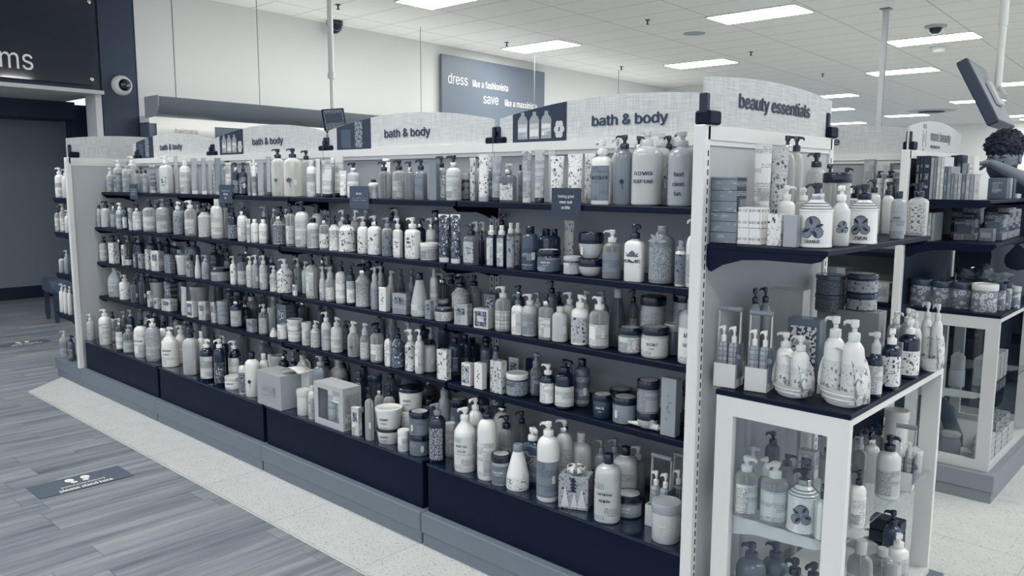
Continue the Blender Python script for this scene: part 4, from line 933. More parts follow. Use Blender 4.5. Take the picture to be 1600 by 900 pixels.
m.add(V,F,[[(0,0),(0,.08),(.013,.08),(.013,0)]]*n); o=m.build('card', pr('l',.96,2), s); md=o.modifiers.new('s','SOLIDIFY'); md.thickness=.001
# window box with two bottles
s = empty('window_gift_box', (-2.0,-.411,zd+.001), 0, 'pale gift box with window showing two bottles on bottom deck', 'box')
W_,D_,H_=.224,.10,.196; wm=paint(.74,.5)
m = MB(); t=.003
m.box(0,W_,D_-t,D_,0,H_); m.box(0,t,t,D_-t,t,H_-t); m.box(W_-t,W_,t,D_-t,t,H_-t); m.box(0,W_,t,D_-t,0,t); m.box(0,W_,t,D_-t,H_-t,H_)
m.box(0,.03,0,t,0,H_); m.box(W_-.03,W_,0,t,0,H_); m.box(.03,W_-.03,0,t,0,.03); m.box(.03,W_-.03,0,t,H_-.024,H_); m.build('box_body', wm, s, smooth=False)
m = MB(); m.box(W_+.0002,W_+.001,.01,D_-.01,.01,H_-.03); m.build('side_print', pr('l',.76,1), s, smooth=False)
m = MB(); m.box(.03,W_-.03,.004,.005,.03,H_-.024); m.build('window', glass(), s, smooth=False)
m = MB(); m.box(t+.001,W_-t-.001,D_-t-.003,D_-t-.001,t,H_-t); m.build('backing', paint(.6,.6), s, smooth=False)
m = MB(); m.box(.115,.20,-.002,-.0002,.125,.178); m.build('title_panel', pr('l',.9,2), s, smooth=False)
for cx in (.082,.152):
    m = MB(); m.lathe([(0,.0),(.95,0),(1,.01),(1,.095),(.8,.12),(.4,.13),(.36,.155)], .026, n=20, cx=cx, cy=.05, z0=.004); b_=m.build('bottle', pr('l',.86,0), s)
# striped gift bag with bow
s = empty('gift_bag', (-.513,-.345,zd+.001), math.radians(24), 'grey gift bag with Christmas trees and ribbon bow, bottom deck', 'gift bag')
m = MB(); m.box(-.052,.052,-.038,.038,0,.115,bev=.001); m.build('bag_body', pr('f',.66,3), s, smooth=False)
m = MB(); m.box(-.0535,-.0522,-.030,.030,.012,.10); m.build('side_window', paint(.55,.2), s, smooth=False)
m = MB()
for (cx,hh,ww) in ((-.028,.075,.014),(.004,.055,.012),(.03,.07,.016)):
    m.prism([(cx-ww,.008),(cx+ww,.008),(cx,.008+hh)], -.0395,-.0385,'y')
m.build('tree_print', paint(.84,.5), s, smooth=False)
m = MB()
for q in range(4): m.prism([(-.012+q*.0,.062+q*.012),(.012-.014+.014,.062+q*.012),(.0,.078+q*.012)], -.0402,-.0396,'y')
m.build('fir_print', paint(.15,.5), s, smooth=False)
m = MB()
for q in range(7):
    t=q*2*PI/7; L=.03+.006*(q%2); M_=Matrix.Translation((0,0,.117))@Matrix.Rotation(t,4,'Z'); V=[]
    for i in range(9):
        u=i/8*PI; 
        for w_ in (-.007,.007): V.append(M_@Vector((L*math.sin(u)*.9+.004, w_, .028*(1-math.cos(u))/2*(1.1 if q%2 else .8))))
    m.add(V,[(2*i,2*i+1,2*i+3,2*i+2) for i in range(8)])
o=m.build('ribbon_bow', paint(.88,.25), s); md=o.modifiers.new('s','SOLIDIFY'); md.thickness=.0008
# tray under the bottle pair, dish under the second-shelf pair
def tray(x,y,z,w,d,h,label,name='tray'):
    pass
# tube lying on the fourth shelf
s = empty('lotion_tube', (-.26,-.262,.6423+.012), math.radians(4), 'white tube lying on its side on the fourth shelf edge, nearest bay', 'tube')
m = MB(); m.tube([(-.095,0,-.002),(-.06,0,0),(-.02,0,0),(.02,0,0)], [.004,.0085,.0105,.0112], 14); m.build('body', paint(.9,.35), s)
m = MB(); m.tube([(.02,0,0),(.045,0,0)], .0095, 14); m.build('cap', paint(.62,.2,.3), s)
s = empty('stacked_boxes', (.30,.33,.1553), 0, 'stack of dark boxes with clear edges at the far side of the near case', 'box')
for i in range(4):
    m = MB(); m.box(-.05,.05,-.03,.03,i*.042,i*.042+.040,bev=.002); m.build('carton', paint(.14,.25), s, smooth=False)

# dark stock on the lower book shelf and an added fixture darkening the gaps
for i,(dx,dy,w_,d_,h_,t_,lb_) in enumerate(((.20,-.20,.09,.06,.10,.25,'dark boxed set in the middle of the lower rear shelf'),(.30,-.24,.06,.05,.06,.5,'low grey tin at the corner of the lower rear shelf'),(.16,-.05,.10,.12,.15,.2,'tall dark box at the back of the lower rear shelf'),(.30,-.08,.08,.10,.12,.32,'dark grey box behind the low tin, lower rear shelf'),(.28,.10,.10,.14,.15,.15,'black box halfway along the lower rear shelf'),(.25,.28,.14,.14,.14,.28,'dark box near the arm, lower rear shelf'))):
    carton(GX+dx, GY+dy, 1.18, w_, d_, h_, t_, lb_, 'l', 'boxes on the rear lower shelf')
s = empty('gap_darkening_unit', (0,3.75,0), 0, 'added dark shelving unit darkening the gaps beyond the person and rear gondola', 'shelving')
m = MB(); m.box(-1.1,1.1,.0,.02,.13,1.28); m.build('back_panel', paint(.22,.6), s, smooth=False)
m = MB(); m.box(-1.1,1.1,-.4,.4,0,.13); m.build('kick_base', paint(.4,.6), s, smooth=False)
for z_ in (.45,.75,1.05,1.28): m = MB(); m.box(-1.1,1.1,-.3,-.0,z_-.02,z_); m.build('shelf', BLACK, s, smooth=False)

# ================================================================ the person reaching over the rear shelves
def skin_mesh(name, verts, edges, radii, mat, parent, sub=2, root=0):
    me = bpy.data.meshes.new(name); me.from_pydata([tuple(v) for v in verts], edges, []); o = bpy.data.objects.new(name, me); COL.objects.link(o); o.parent = parent
    sk = o.modifiers.new('skin','SKIN'); sk.use_smooth_shade = True
    for i,v in enumerate(me.skin_vertices[0].data): r = radii[i]; v.radius = r if isinstance(r, tuple) else (r, r); v.use_root = (i == root)
    sb = o.modifiers.new('sub','SUBSURF'); sb.levels = sub; sb.render_levels = sub
    me.materials.append(mat); return o
PX, PY = .15, 2.90
ps = empty('person', (PX,PY,0), 0, 'person with curly dark hair, glasses and black T-shirt reaching over the book shelves', 'person')
SKIN = paint(.5,.55); SK2 = paint(.52,.55); HAIR = paint(.05,.6); SHIRT = paint(.07,.8)
HD = Vector((-.12,-.02,1.585))      # head centre, relative to the person
# body (skin): one continuous surface; the head leans towards the shelf
V = [(0,.04,.92),(0,.03,1.12),(-.02,.0,1.30),(-.05,-.02,1.42),(-.09,-.02,1.48),(-.115,-.02,1.54),
     (.17,-.04,1.38),(.25,-.28,1.37),(.06,-.40,1.475),(-.115,-.425,1.566),           # arm that lifts across the face
     (-.20,.02,1.33),(-.21,-.16,1.24),(-.24,-.40,1.285),(-.28,-.52,1.29),           # lower arm into the shelf
     (-.10,.06,.82),(-.11,.06,.48),(-.11,.08,.09),(-.12,-.06,.03),(.10,.06,.82),(.11,.06,.48),(.11,.08,.09),(.12,-.06,.03)]
E_ = [(0,1),(1,2),(2,3),(3,4),(4,5),(3,6),(6,7),(7,8),(8,9),(3,10),(10,11),(11,12),(12,13),(0,14),(14,15),(15,16),(16,17),(0,18),(18,19),(19,20),(20,21)]
R_ = [.14,.135,(.17,.11),(.12,.09),.055,.06,.062,.050,.037,(.030,.020),.062,.048,.036,.026,.09,.06,.042,.04,.09,.06,.042,.04]
skin_mesh('body', V, E_, R_, SKIN, ps)
# clothes just outside the body
skin_mesh('t_shirt', [(0,.04,.90),(0,.03,1.12),(-.02,0,1.30),(-.05,-.02,1.41),(-.065,-.02,1.445),(.17,-.04,1.37),(.235,-.17,1.35),(-.20,.02,1.33),(-.205,-.10,1.27)],
          [(0,1),(1,2),(2,3),(3,4),(3,5),(5,6),(3,7),(7,8)], [(.165,.15),(.16,.145),(.19,.135),(.15,.12),.075,.088,.072,.088,.074], SHIRT, ps)
skin_mesh('trousers', [(0,.04,.92),(-.10,.06,.80),(-.11,.06,.48),(-.11,.08,.10),(.10,.06,.80),(.11,.06,.48),(.11,.08,.10)], [(0,1),(1,2),(2,3),(0,4),(4,5),(5,6)], [(.165,.15),.11,.082,.07,.11,.082,.07], paint(.12,.8), ps)
for sx in (-1,1):
    m = MB(); m.lathe([(0,0),(1,0),(1.02,.03),(.9,.06),(.5,.085),(.35,.10)], .048, .125, n=20, cx=sx*.115, cy=-.02); m.build('shoe', paint(.3,.6), ps)
# head
Mh = Matrix.Translation(HD) @ Matrix.Rotation(math.radians(-8),4,'Z') @ Matrix.Rotation(math.radians(14),4,'X')
bm = bmesh.new(); bmesh.ops.create_uvsphere(bm, u_segments=40, v_segments=30, radius=1)
for v in bm.verts:
    q = v.co; x,y,z = q.x*.077, q.y*.098, q.z*.122
    if z < -.02: f = 1-min(1,(-z-.02)/.10)*.42; x *= f; y = y*(1-min(1,(-z-.02)/.10)*.15)-.004
    if y < 0:
        e1 = math.exp(-((x/.013)**2+((z+.012)/.022)**2)); y -= .022*e1                  # nose
        y += .008*(math.exp(-(((abs(x)-.030)/.014)**2+((z-.012)/.011)**2)))               # eye sockets
        y -= .006*math.exp(-((x/.045)**2+((z-.034)/.010)**2))                            # brow
        y -= .006*math.exp(-((x/.022)**2+((z+.052)/.007)**2)); y += .004*math.exp(-((x/.022)**2+((z+.060)/.003)**2))
        y -= .007*math.exp(-((x/.022)**2+((z+.098)/.016)**2))
    v.co = Vector((x,y,z))
me = bpy.data.meshes.new('head'); bm.to_mesh(me); bm.free(); me.materials.append(SK2)
for p_ in me.polygons: p_.use_smooth = True
hd = bpy.data.objects.new('head', me); COL.objects.link(hd); hd.parent = ps; hd.matrix_local = Mh
for sx in (-1,1):
    m = MB(); m.lathe([(0,-.006),(.7,-.006),(1,0),(.9,.007),(.5,.004),(0,.003)], .017, .03, n=16, M=Matrix.Translation((sx*.079,.005,.0))@Matrix.Rotation(sx*PI/2,4,'Y')@Matrix.Rotation(PI/2,4,'Z')); m.build('ear', SK2, hd)
    m = MB(); m.lathe([(0,-1),(.5,-.86),(.86,-.5),(1,0),(.86,.5),(.5,.86),(0,1)], .011, n=14, cx=0, cy=0); m.v = [(a*1+sx*.030, b*.7-.082, c*.0060+.009) for a,b,c in m.v]; m.build('eye', paint(.55,.3), hd)
    m = MB(); m.lathe([(0,0),(1,0),(.8,.002),(0,.0025)], .005, n=12, M=Matrix.Translation((sx*.029,-.0885,.008))@Matrix.Rotation(PI/2,4,'X')); m.build('iris', paint(.05,.2), hd)
    m = MB(); m.tube([(sx*.012,-.101,.033),(sx*.03,-.100,.038),(sx*.048,-.088,.031)], [.003,.0042,.0022], 6); m.build('eyebrow', HAIR, hd)
# glasses
g = MB()
for sx in (-1,1):
    g.tube([(sx*.032+.023*math.cos(t),-.112,.006+.019*math.sin(t)) for t in [i*PI/10 for i in range(21)]], .0014, 6)
    g.tube([(sx*.055,-.112,.012),(sx*.078,-.06,.012),(sx*.082,.01,.008)], .0014, 6)
g.tube([(-.010,-.113,.010),(.010,-.113,.010)], .0014, 6); g.build('glasses', paint(.5,.2,.6), hd)
# face mask below the nose
m = MB(); n=12; Vm=[];Fm=[]
for j in range(7):
    z = -.022-.092*j/6
    for i in range(n+1):
        t = -1.25+2.5*i/n; wv = .080*(1-.45*max(0,(-z-.05)/.07)); dpt=.104-.02*abs(j-2.4)/3.6+ (.010 if abs(i-6)<2 and j<4 else 0)
        Vm.append((wv*math.sin(t)*1.02, -dpt*math.cos(t)*1.04-.002, z))
for j in range(6):
    for i in range(n): a=j*(n+1)+i; Fm.append((a,a+1,a+n+2,a+n+1))
m.add(Vm,Fm); o=m.build('face_mask', paint(.10,.8), hd); md=o.modifiers.new('s','SOLIDIFY'); md.thickness=.003
# curly hair
bm = bmesh.new(); bmesh.ops.create_icosphere(bm, subdivisions=5, radius=1); rg = random.Random(11)
for v in bm.verts:
    q = v.co.copy(); bump = .09*math.sin(17*q.x+5*math.sin(9*q.y))*math.sin(15*q.z+4*math.sin(11*q.x)) + .05*math.sin(31*q.y+7*q.z) + rg.uniform(-.02,.02)
    r_ = 1.0+bump; z = q.z*.088*r_+.075; y = q.y*.118*r_+.022; x = q.x*.100*r_
    if q.z < -.2: x*=.93
    v.co = Vector((x,y,z))
# back of the head
me = bpy.data.meshes.new('hair'); bm.to_mesh(me); bm.free(); me.materials.append(HAIR)
for p_ in me.polygons: p_.use_smooth = True
ho = bpy.data.objects.new('hair', me); COL.objects.link(ho); ho.parent = hd
m = MB()
for i in range(90):
    t = rg.uniform(0,2*PI); ph = rg.uniform(.1,1.35); r_=1.02; c = Vector((.100*math.cos(t)*math.cos(ph),.118*math.sin(t)*math.cos(ph)+.022,.088*math.sin(ph)+.075)); a=rg.uniform(.007,.012)
    m.tube([c+Vector((a*math.cos(k*.9+i),a*math.sin(k*.9+i),k*.0035-.008)) for k in range(6)], [.002,.004,.0045,.0045,.004,.0015], 5)
m.build('curls', HAIR, ho)
m = MB(); m.lathe([(0,-.5),(.7,-.42),(1,0),(.9,.5),(0,.8)], .083, .072, n=24, cx=0, cy=.045, z0=0); m.v=[(a,b,c*.12+.015) for a,b,c in m.v]; m.build('back_hair', HAIR, ho)
# hands: palm, four bent fingers, thumb
def hand(name, base, ang, parent, mat, sx=1, curl=.9):
    M_ = Matrix.Translation(base) @ ang
    P=lambda *a: M_ @ Vector(a)
    V=[P(0,0,0),P(.02,0,.002),P(.05,0,.004)]; E=[(0,1),(1,2)]; R=[(.026,.016),(.034,.014),(.036,.012)]
    for i,(dy,L) in enumerate(((-.030,.070),(-.010,.080),(.011,.075),(.030,.058))):
        b0=len(V); V.append(P(.072,dy*sx,.004)); E.append((2,b0)); R.append(.0100)
        x=.072; z=.004; a=-.25*curl
        for q in range(3):
            x+=L/3*math.cos(a); z+=L/3*math.sin(a); a-=.55*curl; V.append(P(x,dy*sx*1.05,z)); E.append((len(V)-2,len(V)-1)); R.append((.0088,.0082,.0066)[q])
    b0=len(V); V += [P(.022,-.042*sx,-.006),P(.046,-.056*sx,-.018),P(.064,-.052*sx,-.030)]; E += [(1,b0),(b0,b0+1),(b0+1,b0+2)]; R += [.011,.0095,.0075]
    o=skin_mesh(name, V, E, R, mat, parent, 2, 0); return o
hand('hand', Vector((-.095,-.423,1.563)), Matrix.Rotation(math.radians(190),4,'Z')@Matrix.Rotation(math.radians(12),4,'Y'), ps, SKIN, 1, .9)
hand('hand', Vector((-.285,-.53,1.29)), Matrix.Rotation(math.radians(240),4,'Z'), ps, SKIN, -1, .8)
GROUPS=['bottles on the bottom deck of the long gondola', 'bottles on the far end display', 'bottles on the floor of the near case', 'bottles on the fourth shelf of the long gondola', 'bottles on the glass shelf in the near case', 'bottles on the near display case top', 'bottles on the near end display shelf', 'bottles on the second shelf of the long gondola', 'bottles on the third shelf of the long gondola', 'bottles on the top shelf of the long gondola', 'cartons on the bottom deck of the long gondola', 'cartons on the fourth shelf of the long gondola', 'cartons on the glass shelf in the near case', 'cartons on the near display case top', 'cartons on the near end display shelf', 'cartons on the second shelf of the long gondola', 'cartons on the third shelf of the long gondola', 'cartons on the top shelf of the long gondola', 'dispensers on the fourth shelf of the long gondola', 'dispensers on the glass shelf in the near case', 'dispensers on the near end display shelf', 'dispensers on the second shelf of the long gondola', 'dispensers on the third shelf of the long gondola', 'gift sets on the bottom deck of the long gondola', 'gift sets on the glass shelf in the near case', 'gift sets on the near display case top', 'jars on the bottom deck of the long gondola', 'jars on the fourth shelf of the long gondola', 'jars on the glass shelf in the near case', 'jars on the near display case top', 'jars on the near end display shelf', 'jars on the rear display case', 'jars on the second shelf of the long gondola', 'jars on the third shelf of the long gondola', 'jars on the top shelf of the long gondola', 'jugs on the bottom deck of the long gondola', 'jugs on the fourth shelf of the long gondola', 'tubes on the fourth shelf of the long gondola', 'tubes on the near end display shelf', 'tubes on the second shelf of the long gondola', 'tubes on the top shelf of the long gondola', 'tubs on the bottom deck of the long gondola', 'tubs on the fourth shelf of the long gondola', 'tubs on the third shelf of the long gondola']
PLACES=['second shelf of far end display', 'fourth shelf of far end display', 'third shelf of far end display', 'upper shelf of far end display', 'base shelf of far end display', 'inside near case, glass shelf', 'near end display, upper shelf', 'fourth shelf, farthest bay', 'second shelf, farthest bay', 'bottom deck, farthest bay', 'third shelf, farthest bay', 'fourth shelf, nearest bay', 'second shelf, nearest bay', 'inside near case, bottom', 'second shelf, second bay', 'fourth shelf, second bay', 'bottom deck, nearest bay', 'third shelf, nearest bay', 'on near display case top', 'bottom deck, second bay', 'third shelf, second bay', 'second shelf, third bay', 'fourth shelf, third bay', 'top shelf, farthest bay', 'top shelf, nearest bay', 'bottom deck, third bay', 'third shelf, third bay', 'top shelf, second bay', 'top shelf, third bay', 'on rear display case']
ITEMS=[
('P',-4.773,-0.199,1.3699,0.167,0.056,0.056,34,'c7','8','l6','',0, 'clear bottle, off-white pump, printed label, @23;', 9),
('P',-4.634,-0.198,1.3699,0.218,0.06,0.06,32,'c7','9','l4','',0, 'clear bottle, white pump, printed label, @23;', 9),
('P',-4.495,-0.194,1.3699,0.207,0.068,0.068,36,'c7','6','l6','',0, 'clear bottle, pale grey pump, printed label, @23;', 9),
('B',-4.301,-0.21,1.3699,0.15,0.035,0.035,32,'c6','0','l6','',0, 'clear bottle, black cap, printed label, @23;, leftmost such', 9),
('B',-4.172,-0.21,1.3699,0.149,0.035,0.035,31,'c6','0','l6','',0, 'clear bottle, black cap, printed label, @23;, rightmost such', 9),
('T',-4.069,-0.209,1.3699,0.176,0.061,0.037,7,'8','8','l4','',0, 'off-white tube, printed label, @23;', 40),
('Q',-3.894,-0.201,1.3699,0.23,0.082,0.053,14,'8','9','f8','',0, 'off-white square bottle, white pump, floral label, @23;', 9),
('B',-3.64,-0.197,1.3699,0.202,0.06,0.06,40,'9','9','l8','',0, 'white bottle, white cap, printed label, @28;, leftmost such', 9),
('T',-3.491,-0.212,1.3699,0.21,0.053,0.032,11,'6','9','s9','',1, 'pale grey tube, barcode, @28;, leftmost such', 40),
('T',-3.371,-0.214,1.3699,0.208,0.045,0.027,4,'6','9','s9','',1, 'pale grey tube, barcode, @28;, second from left such', 40),
('T',-3.209,-0.211,1.3699,0.205,0.054,0.033,8,'5','7','n','',0, 'grey tube, @28;', 40),
('T',-3.091,-0.211,1.3699,0.179,0.054,0.032,4,'9','8','l8','',0, 'white tube, printed label, @28;', 40),
('P',-3.011,-0.209,1.3699,0.178,0.037,0.037,29,'1','0','l3','',0, 'black bottle, black pump, printed label, @28;', 9),
('P',-2.937,-0.207,1.3699,0.177,0.04,0.04,28,'1','0','l3','',1, 'black bottle, black pump, printed label, barcode, @28;', 9),
('T',-2.855,-0.219,1.3699,0.158,0.027,0.016,3,'5','6','s9','',1, 'grey tube, barcode, @28;', 40),
('B',-2.809,-0.215,1.3699,0.191,0.025,0.025,39,'9','9','l6','',0, 'white bottle, white cap, printed label, @28;, rightmost such', 9),
('T',-2.744,-0.213,1.3699,0.18,0.047,0.028,12,'6','7','n','',0, 'pale grey tube, @28;, rightmost such', 40),
('T',-2.657,-0.217,1.3699,0.202,0.033,0.02,11,'6','0','s9','',1, 'pale grey tube, barcode, @28;, rightmost such', 40),
('P',-2.605,-0.193,1.3699,0.241,0.069,0.069,37,'c8','0','w8','',0, 'clear bottle, black pump, flower motif, @28;', 9),
('P',-2.479,-0.185,1.3699,0.241,0.085,0.085,28,'c8','0','w8','',1, 'clear bottle, black pump, flower motif, barcode, @28;', 9),
('B',-2.285,-0.203,1.3699,0.18,0.049,0.049,29,'9','8','l8','',0, 'white bottle, off-white cap, printed label, @27;', 9),
('T',-2.206,-0.219,1.3699,0.184,0.028,0.017,9,'8','1','s9','',1, 'off-white tube, barcode, @27;', 40),
('T',-2.149,-0.207,1.3699,0.175,0.067,0.04,10,'8','0','l8','',0, 'off-white tube, printed label, @27;, leftmost such', 40),
('T',-2.009,-0.215,1.3699,0.125,0.042,0.025,12,'9','0','l9','',0, 'white tube, printed label, @27;', 40),
('P',-1.952,-0.198,1.3699,0.163,0.059,0.059,35,'7','0','l9','',0, 'pale grey bottle, black pump, printed label, @27;', 9),
('B',-1.794,-0.205,1.3699,0.087,0.045,0.045,23,'8','0','l7','',0, 'off-white bottle, black cap, printed label, @27;', 9),
('P',-1.722,-0.201,1.3699,0.165,0.053,0.053,30,'c5','0','n','',0, 'clear bottle, black pump, @27;, leftmost such', 9),
('P',-1.623,-0.198,1.3699,0.169,0.058,0.058,30,'c6','0','l7','',0, 'clear bottle, black pump, printed label, @27;', 9),
('P',-1.539,-0.208,1.3699,0.162,0.04,0.04,28,'c5','0','n','',0, 'clear bottle, black pump, @27;, rightmost such', 9),
('Q',-1.465,-0.21,1.3699,0.169,0.053,0.034,1,'5','0','l5','',0, 'grey square bottle, black pump, printed label, @27;', 9),
('X',-1.374,-0.215,1.3699,0.154,0.04,0.024,5,'5','5','n','',0, 'grey carton, @27;', 17),
('P',-1.379,-0.172,1.3699,0.182,0.047,0.047,21,'c6','0','f9','',0, 'clear bottle, black pump, floral label, @27;', 9),
('P',-1.279,-0.196,1.3699,0.182,0.062,0.062,32,'8','0','l8','',0, 'off-white bottle, black pump, printed label, @27;', 9),
('T',-1.09,-0.213,1.3699,0.182,0.047,0.028,10,'8','7','f9','',0, 'off-white tube, floral label, @24;, rightmost such', 40),
('T',-1.122,-0.195,1.3699,0.084,0.028,0.017,6,'6','6','n','',0, 'pale grey tube, @24;, leftmost such', 40),
('T',-1.02,-0.213,1.3699,0.171,0.047,0.028,2,'6','0','l6','',0, 'pale grey tube, printed label, @24;, leftmost such', 40),
('Q',-0.966,-0.207,1.3699,0.144,0.062,0.04,11,'c4','7','f8','',0, 'clear square bottle, pale grey pump, floral label, @24;', 9),
('T',-0.864,-0.215,1.3699,0.191,0.04,0.024,6,'8','8','l7','',0, 'off-white tube, printed label, @24;', 40),
('T',-0.802,-0.215,1.3699,0.192,0.042,0.025,10,'7','0','l7','',0, 'pale grey tube, printed label, @24;, rightmost such', 40),
('T',-0.723,-0.211,1.3699,0.168,0.055,0.033,10,'9','9','f9','',0, 'white tube, floral label, @24;, leftmost such', 40),
('T',-0.643,-0.209,1.3699,0.173,0.061,0.037,5,'9','9','f9','',0, 'white tube, floral label, @24;, second from left such', 40),
('Q',-0.529,-0.204,1.3699,0.216,0.071,0.046,11,'9','9','l5','JASON',0, 'white square bottle, white pump, printed label, @24;', 9),
('P',-0.444,-0.197,1.3699,0.232,0.061,0.061,21,'5','0','w5','',0, 'grey bottle, black pump, flower motif, @24;', 9),
('P',-0.365,-0.179,1.3699,0.243,0.097,0.097,18,'7','8','n','FLOWER|PERFUME',0, 'pale grey bottle, off-white pump, reading "FLOWER PERFUME", @24;', 9),
('P',-0.231,-0.184,1.3699,0.235,0.087,0.087,17,'6','6','n','food|clean|fun.',0, 'pale grey bottle, pale grey pump, reading "food clean fun.", @24;', 9),
('P',-0.152,-0.205,1.3699,0.208,0.046,0.046,14,'c6','8','f8','',0, 'clear bottle, off-white pump, floral label, @24;', 9),
('P',-4.587,-0.122,1.3699,0.245,0.064,0.064,42,'c8','9','n','',0, 'clear bottle, white pump, @23;', 9),
('P',-4.417,-0.136,1.3699,0.169,0.036,0.036,31,'c6','0','l6','',0, 'clear bottle, black pump, printed label, @23;', 9),
('T',-3.885,-0.14,1.3699,0.235,0.048,0.029,1,'7','8','n','',0, 'pale grey tube, @23;', 40),
('T',-3.432,-0.144,1.3699,0.2,0.034,0.02,9,'7','8','n','',0, 'pale grey tube, @28;, leftmost such', 40),
('P',-2.459,-0.119,1.3699,0.233,0.055,0.055,28,'c7','0','n','',0, 'clear bottle, black pump, @28;', 9),
('T',-2.151,-0.136,1.3699,0.201,0.062,0.037,7,'8','0','l8','',0, 'off-white tube, printed label, @27;, rightmost such', 40),
('J',-1.27,-0.137,1.3699,0.113,0.036,0.036,25,'3','7','l2','',0, 'dark grey jar, pale grey lid, printed label, @27;', 34),
('T',-1.22,-0.145,1.3699,0.172,0.031,0.019,3,'8','7','f8','',0, 'off-white tube, floral label, @24;, leftmost such', 40),
('B',-0.961,-0.144,1.3699,0.143,0.02,0.02,30,'6','0','l6','',0, 'pale grey bottle, black cap, printed label, @24;', 9),
('T',-0.63,-0.141,1.3699,0.177,0.046,0.027,0,'9','9','f9','',0, 'white tube, floral label, @24;, rightmost such', 40),
('P',-0.365,-0.097,1.3699,0.242,0.068,0.068,17,'7','8','f7','',1, 'pale grey bottle, off-white pump, floral label, barcode, @24;', 9),
('T',-1.852,-0.072,1.3699,0.167,0.024,0.014,2,'9','8','n','',0, 'white tube, @27;', 40),
('T',-0.866,-0.069,1.3699,0.194,0.034,0.021,7,'7','7','n','',0, 'pale grey tube, @24;, rightmost such', 40),
('P',-0.571,-0.06,1.3699,0.23,0.038,0.038,16,'c7','7','n','',0, 'clear bottle, pale grey pump, @24;', 9),
('P',-0.483,-0.056,1.3699,0.236,0.047,0.047,17,'6','0','n','',0, 'pale grey bottle, black pump, @24;, leftmost such', 9),
('P',-0.372,-0.04,1.3699,0.234,0.046,0.046,21,'6','0','n','',0, 'pale grey bottle, black pump, @24;, rightmost such', 9),
('B',-4.824,-0.271,1.126,0.154,0.033,0.033,36,'7','0','l7','',0, 'pale grey bottle, black cap, printed label, @8;', 7),
('P',-4.751,-0.252,1.126,0.182,0.07,0.07,39,'7','0','s9','',1, 'pale grey bottle, black pump, barcode, @8;', 7),
('P',-4.58,-0.266,1.126,0.176,0.041,0.041,44,'4','0','l6','',0, 'grey bottle, black pump, printed label, @8;', 7),
('P',-4.49,-0.26,1.126,0.174,0.054,0.054,32,'7','9','l7','',0, 'pale grey bottle, white pump, printed label, @8;', 7),
('B',-4.382,-0.269,1.126,0.155,0.035,0.035,32,'2','0','l9','',0, 'dark bottle, black cap, printed label, @8;', 7),
('X',-4.278,-0.278,1.126,0.145,0.03,0.018,4,'8','8','l8','',0, 'off-white carton, printed label, @8;', 15),
('P',-4.221,-0.256,1.126,0.171,0.061,0.061,41,'7','0','l9','',0, 'pale grey bottle, black pump, printed label, @8;, leftmost such', 7),
('P',-4.06,-0.246,1.126,0.202,0.081,0.081,38,'c7','0','l8','',0, 'clear bottle, black pump, printed label, @8;', 7),
('P',-3.854,-0.248,1.126,0.21,0.079,0.079,33,'6','4','l7','',0, 'pale grey bottle, grey pump, printed label, @8;', 7),
('P',-3.633,-0.257,1.126,0.198,0.06,0.06,34,'6','9','p4','',0, 'pale grey bottle, white pump, patterned body, @21;', 7),
('P',-3.482,-0.253,1.126,0.208,0.067,0.067,31,'c7','9','l8','',0, 'clear bottle, white pump, printed label, @21;', 7),
('S',-3.317,-0.248,1.126,0.193,0.077,0.077,34,'9','0','p8','',0, 'white soap canister, black pump, patterned body, @21;', 21),
('B',-3.16,-0.251,1.126,0.222,0.071,0.071,28,'8','8','l8','',0, 'off-white bottle, off-white cap, printed label, @21;', 7),
('P',-2.972,-0.26,1.126,0.179,0.055,0.055,37,'1','0','p2','',0, 'black bottle, black pump, patterned body, @21;', 7),
('P',-2.864,-0.262,1.126,0.188,0.05,0.05,39,'9','0','l9','',0, 'white bottle, black pump, printed label, @21;', 7),
('T',-2.774,-0.279,1.126,0.124,0.027,0.016,14,'9','8','l8','',0, 'white tube, printed label, @21;', 39),
('B',-2.731,-0.266,1.126,0.125,0.042,0.042,37,'9','9','l9','',0, 'white bottle, white cap, printed label, @21;, leftmost such', 7),
('B',-2.647,-0.266,1.126,0.127,0.041,0.041,39,'9','9','l9','',0, 'white bottle, white cap, printed label, @21;, rightmost such', 7),
('S',-2.515,-0.253,1.126,0.17,0.068,0.068,26,'6','0','p2','',0, 'pale grey soap canister, black pump, patterned body, @21;', 21),
('P',-2.391,-0.264,1.126,0.211,0.046,0.046,29,'c6','0','l8','',0, 'clear bottle, black pump, printed label, @14;', 7),
('P',-2.303,-0.254,1.126,0.222,0.065,0.065,38,'8','0','l8','',0, 'off-white bottle, black pump, printed label, @14;', 7),
('B',-2.203,-0.258,1.126,0.148,0.058,0.058,35,'8','0','l7','',0, 'off-white bottle, black cap, printed label, @14;', 7),
('P',-2.101,-0.262,1.126,0.163,0.05,0.05,30,'c6','0','f9','',0, 'clear bottle, black pump, floral label, @14;', 7),
('S',-2.023,-0.262,1.126,0.166,0.05,0.05,37,'9','0','p9','',0, 'white soap canister, black pump, patterned body, @14;', 21),
('S',-1.943,-0.247,1.126,0.168,0.08,0.08,32,'9','0','f9','',0, 'white soap canister, black pump, floral label, @14;', 21),
('P',-1.803,-0.261,1.126,0.166,0.051,0.051,34,'9','7','f9','',0, 'white bottle, pale grey pump, floral label, @14;, leftmost such', 7),
('P',-1.724,-0.257,1.126,0.171,0.059,0.059,26,'9','7','f9','',0, 'white bottle, pale grey pump, floral label, @14;, rightmost such', 7),
('P',-1.628,-0.262,1.126,0.166,0.049,0.049,24,'c6','5','f5','',0, 'clear bottle, grey pump, floral label, @14;', 7),
('Q',-1.545,-0.273,1.126,0.167,0.042,0.027,5,'8','8','f9','',0, 'off-white square bottle, off-white pump, floral label, @14;', 7),
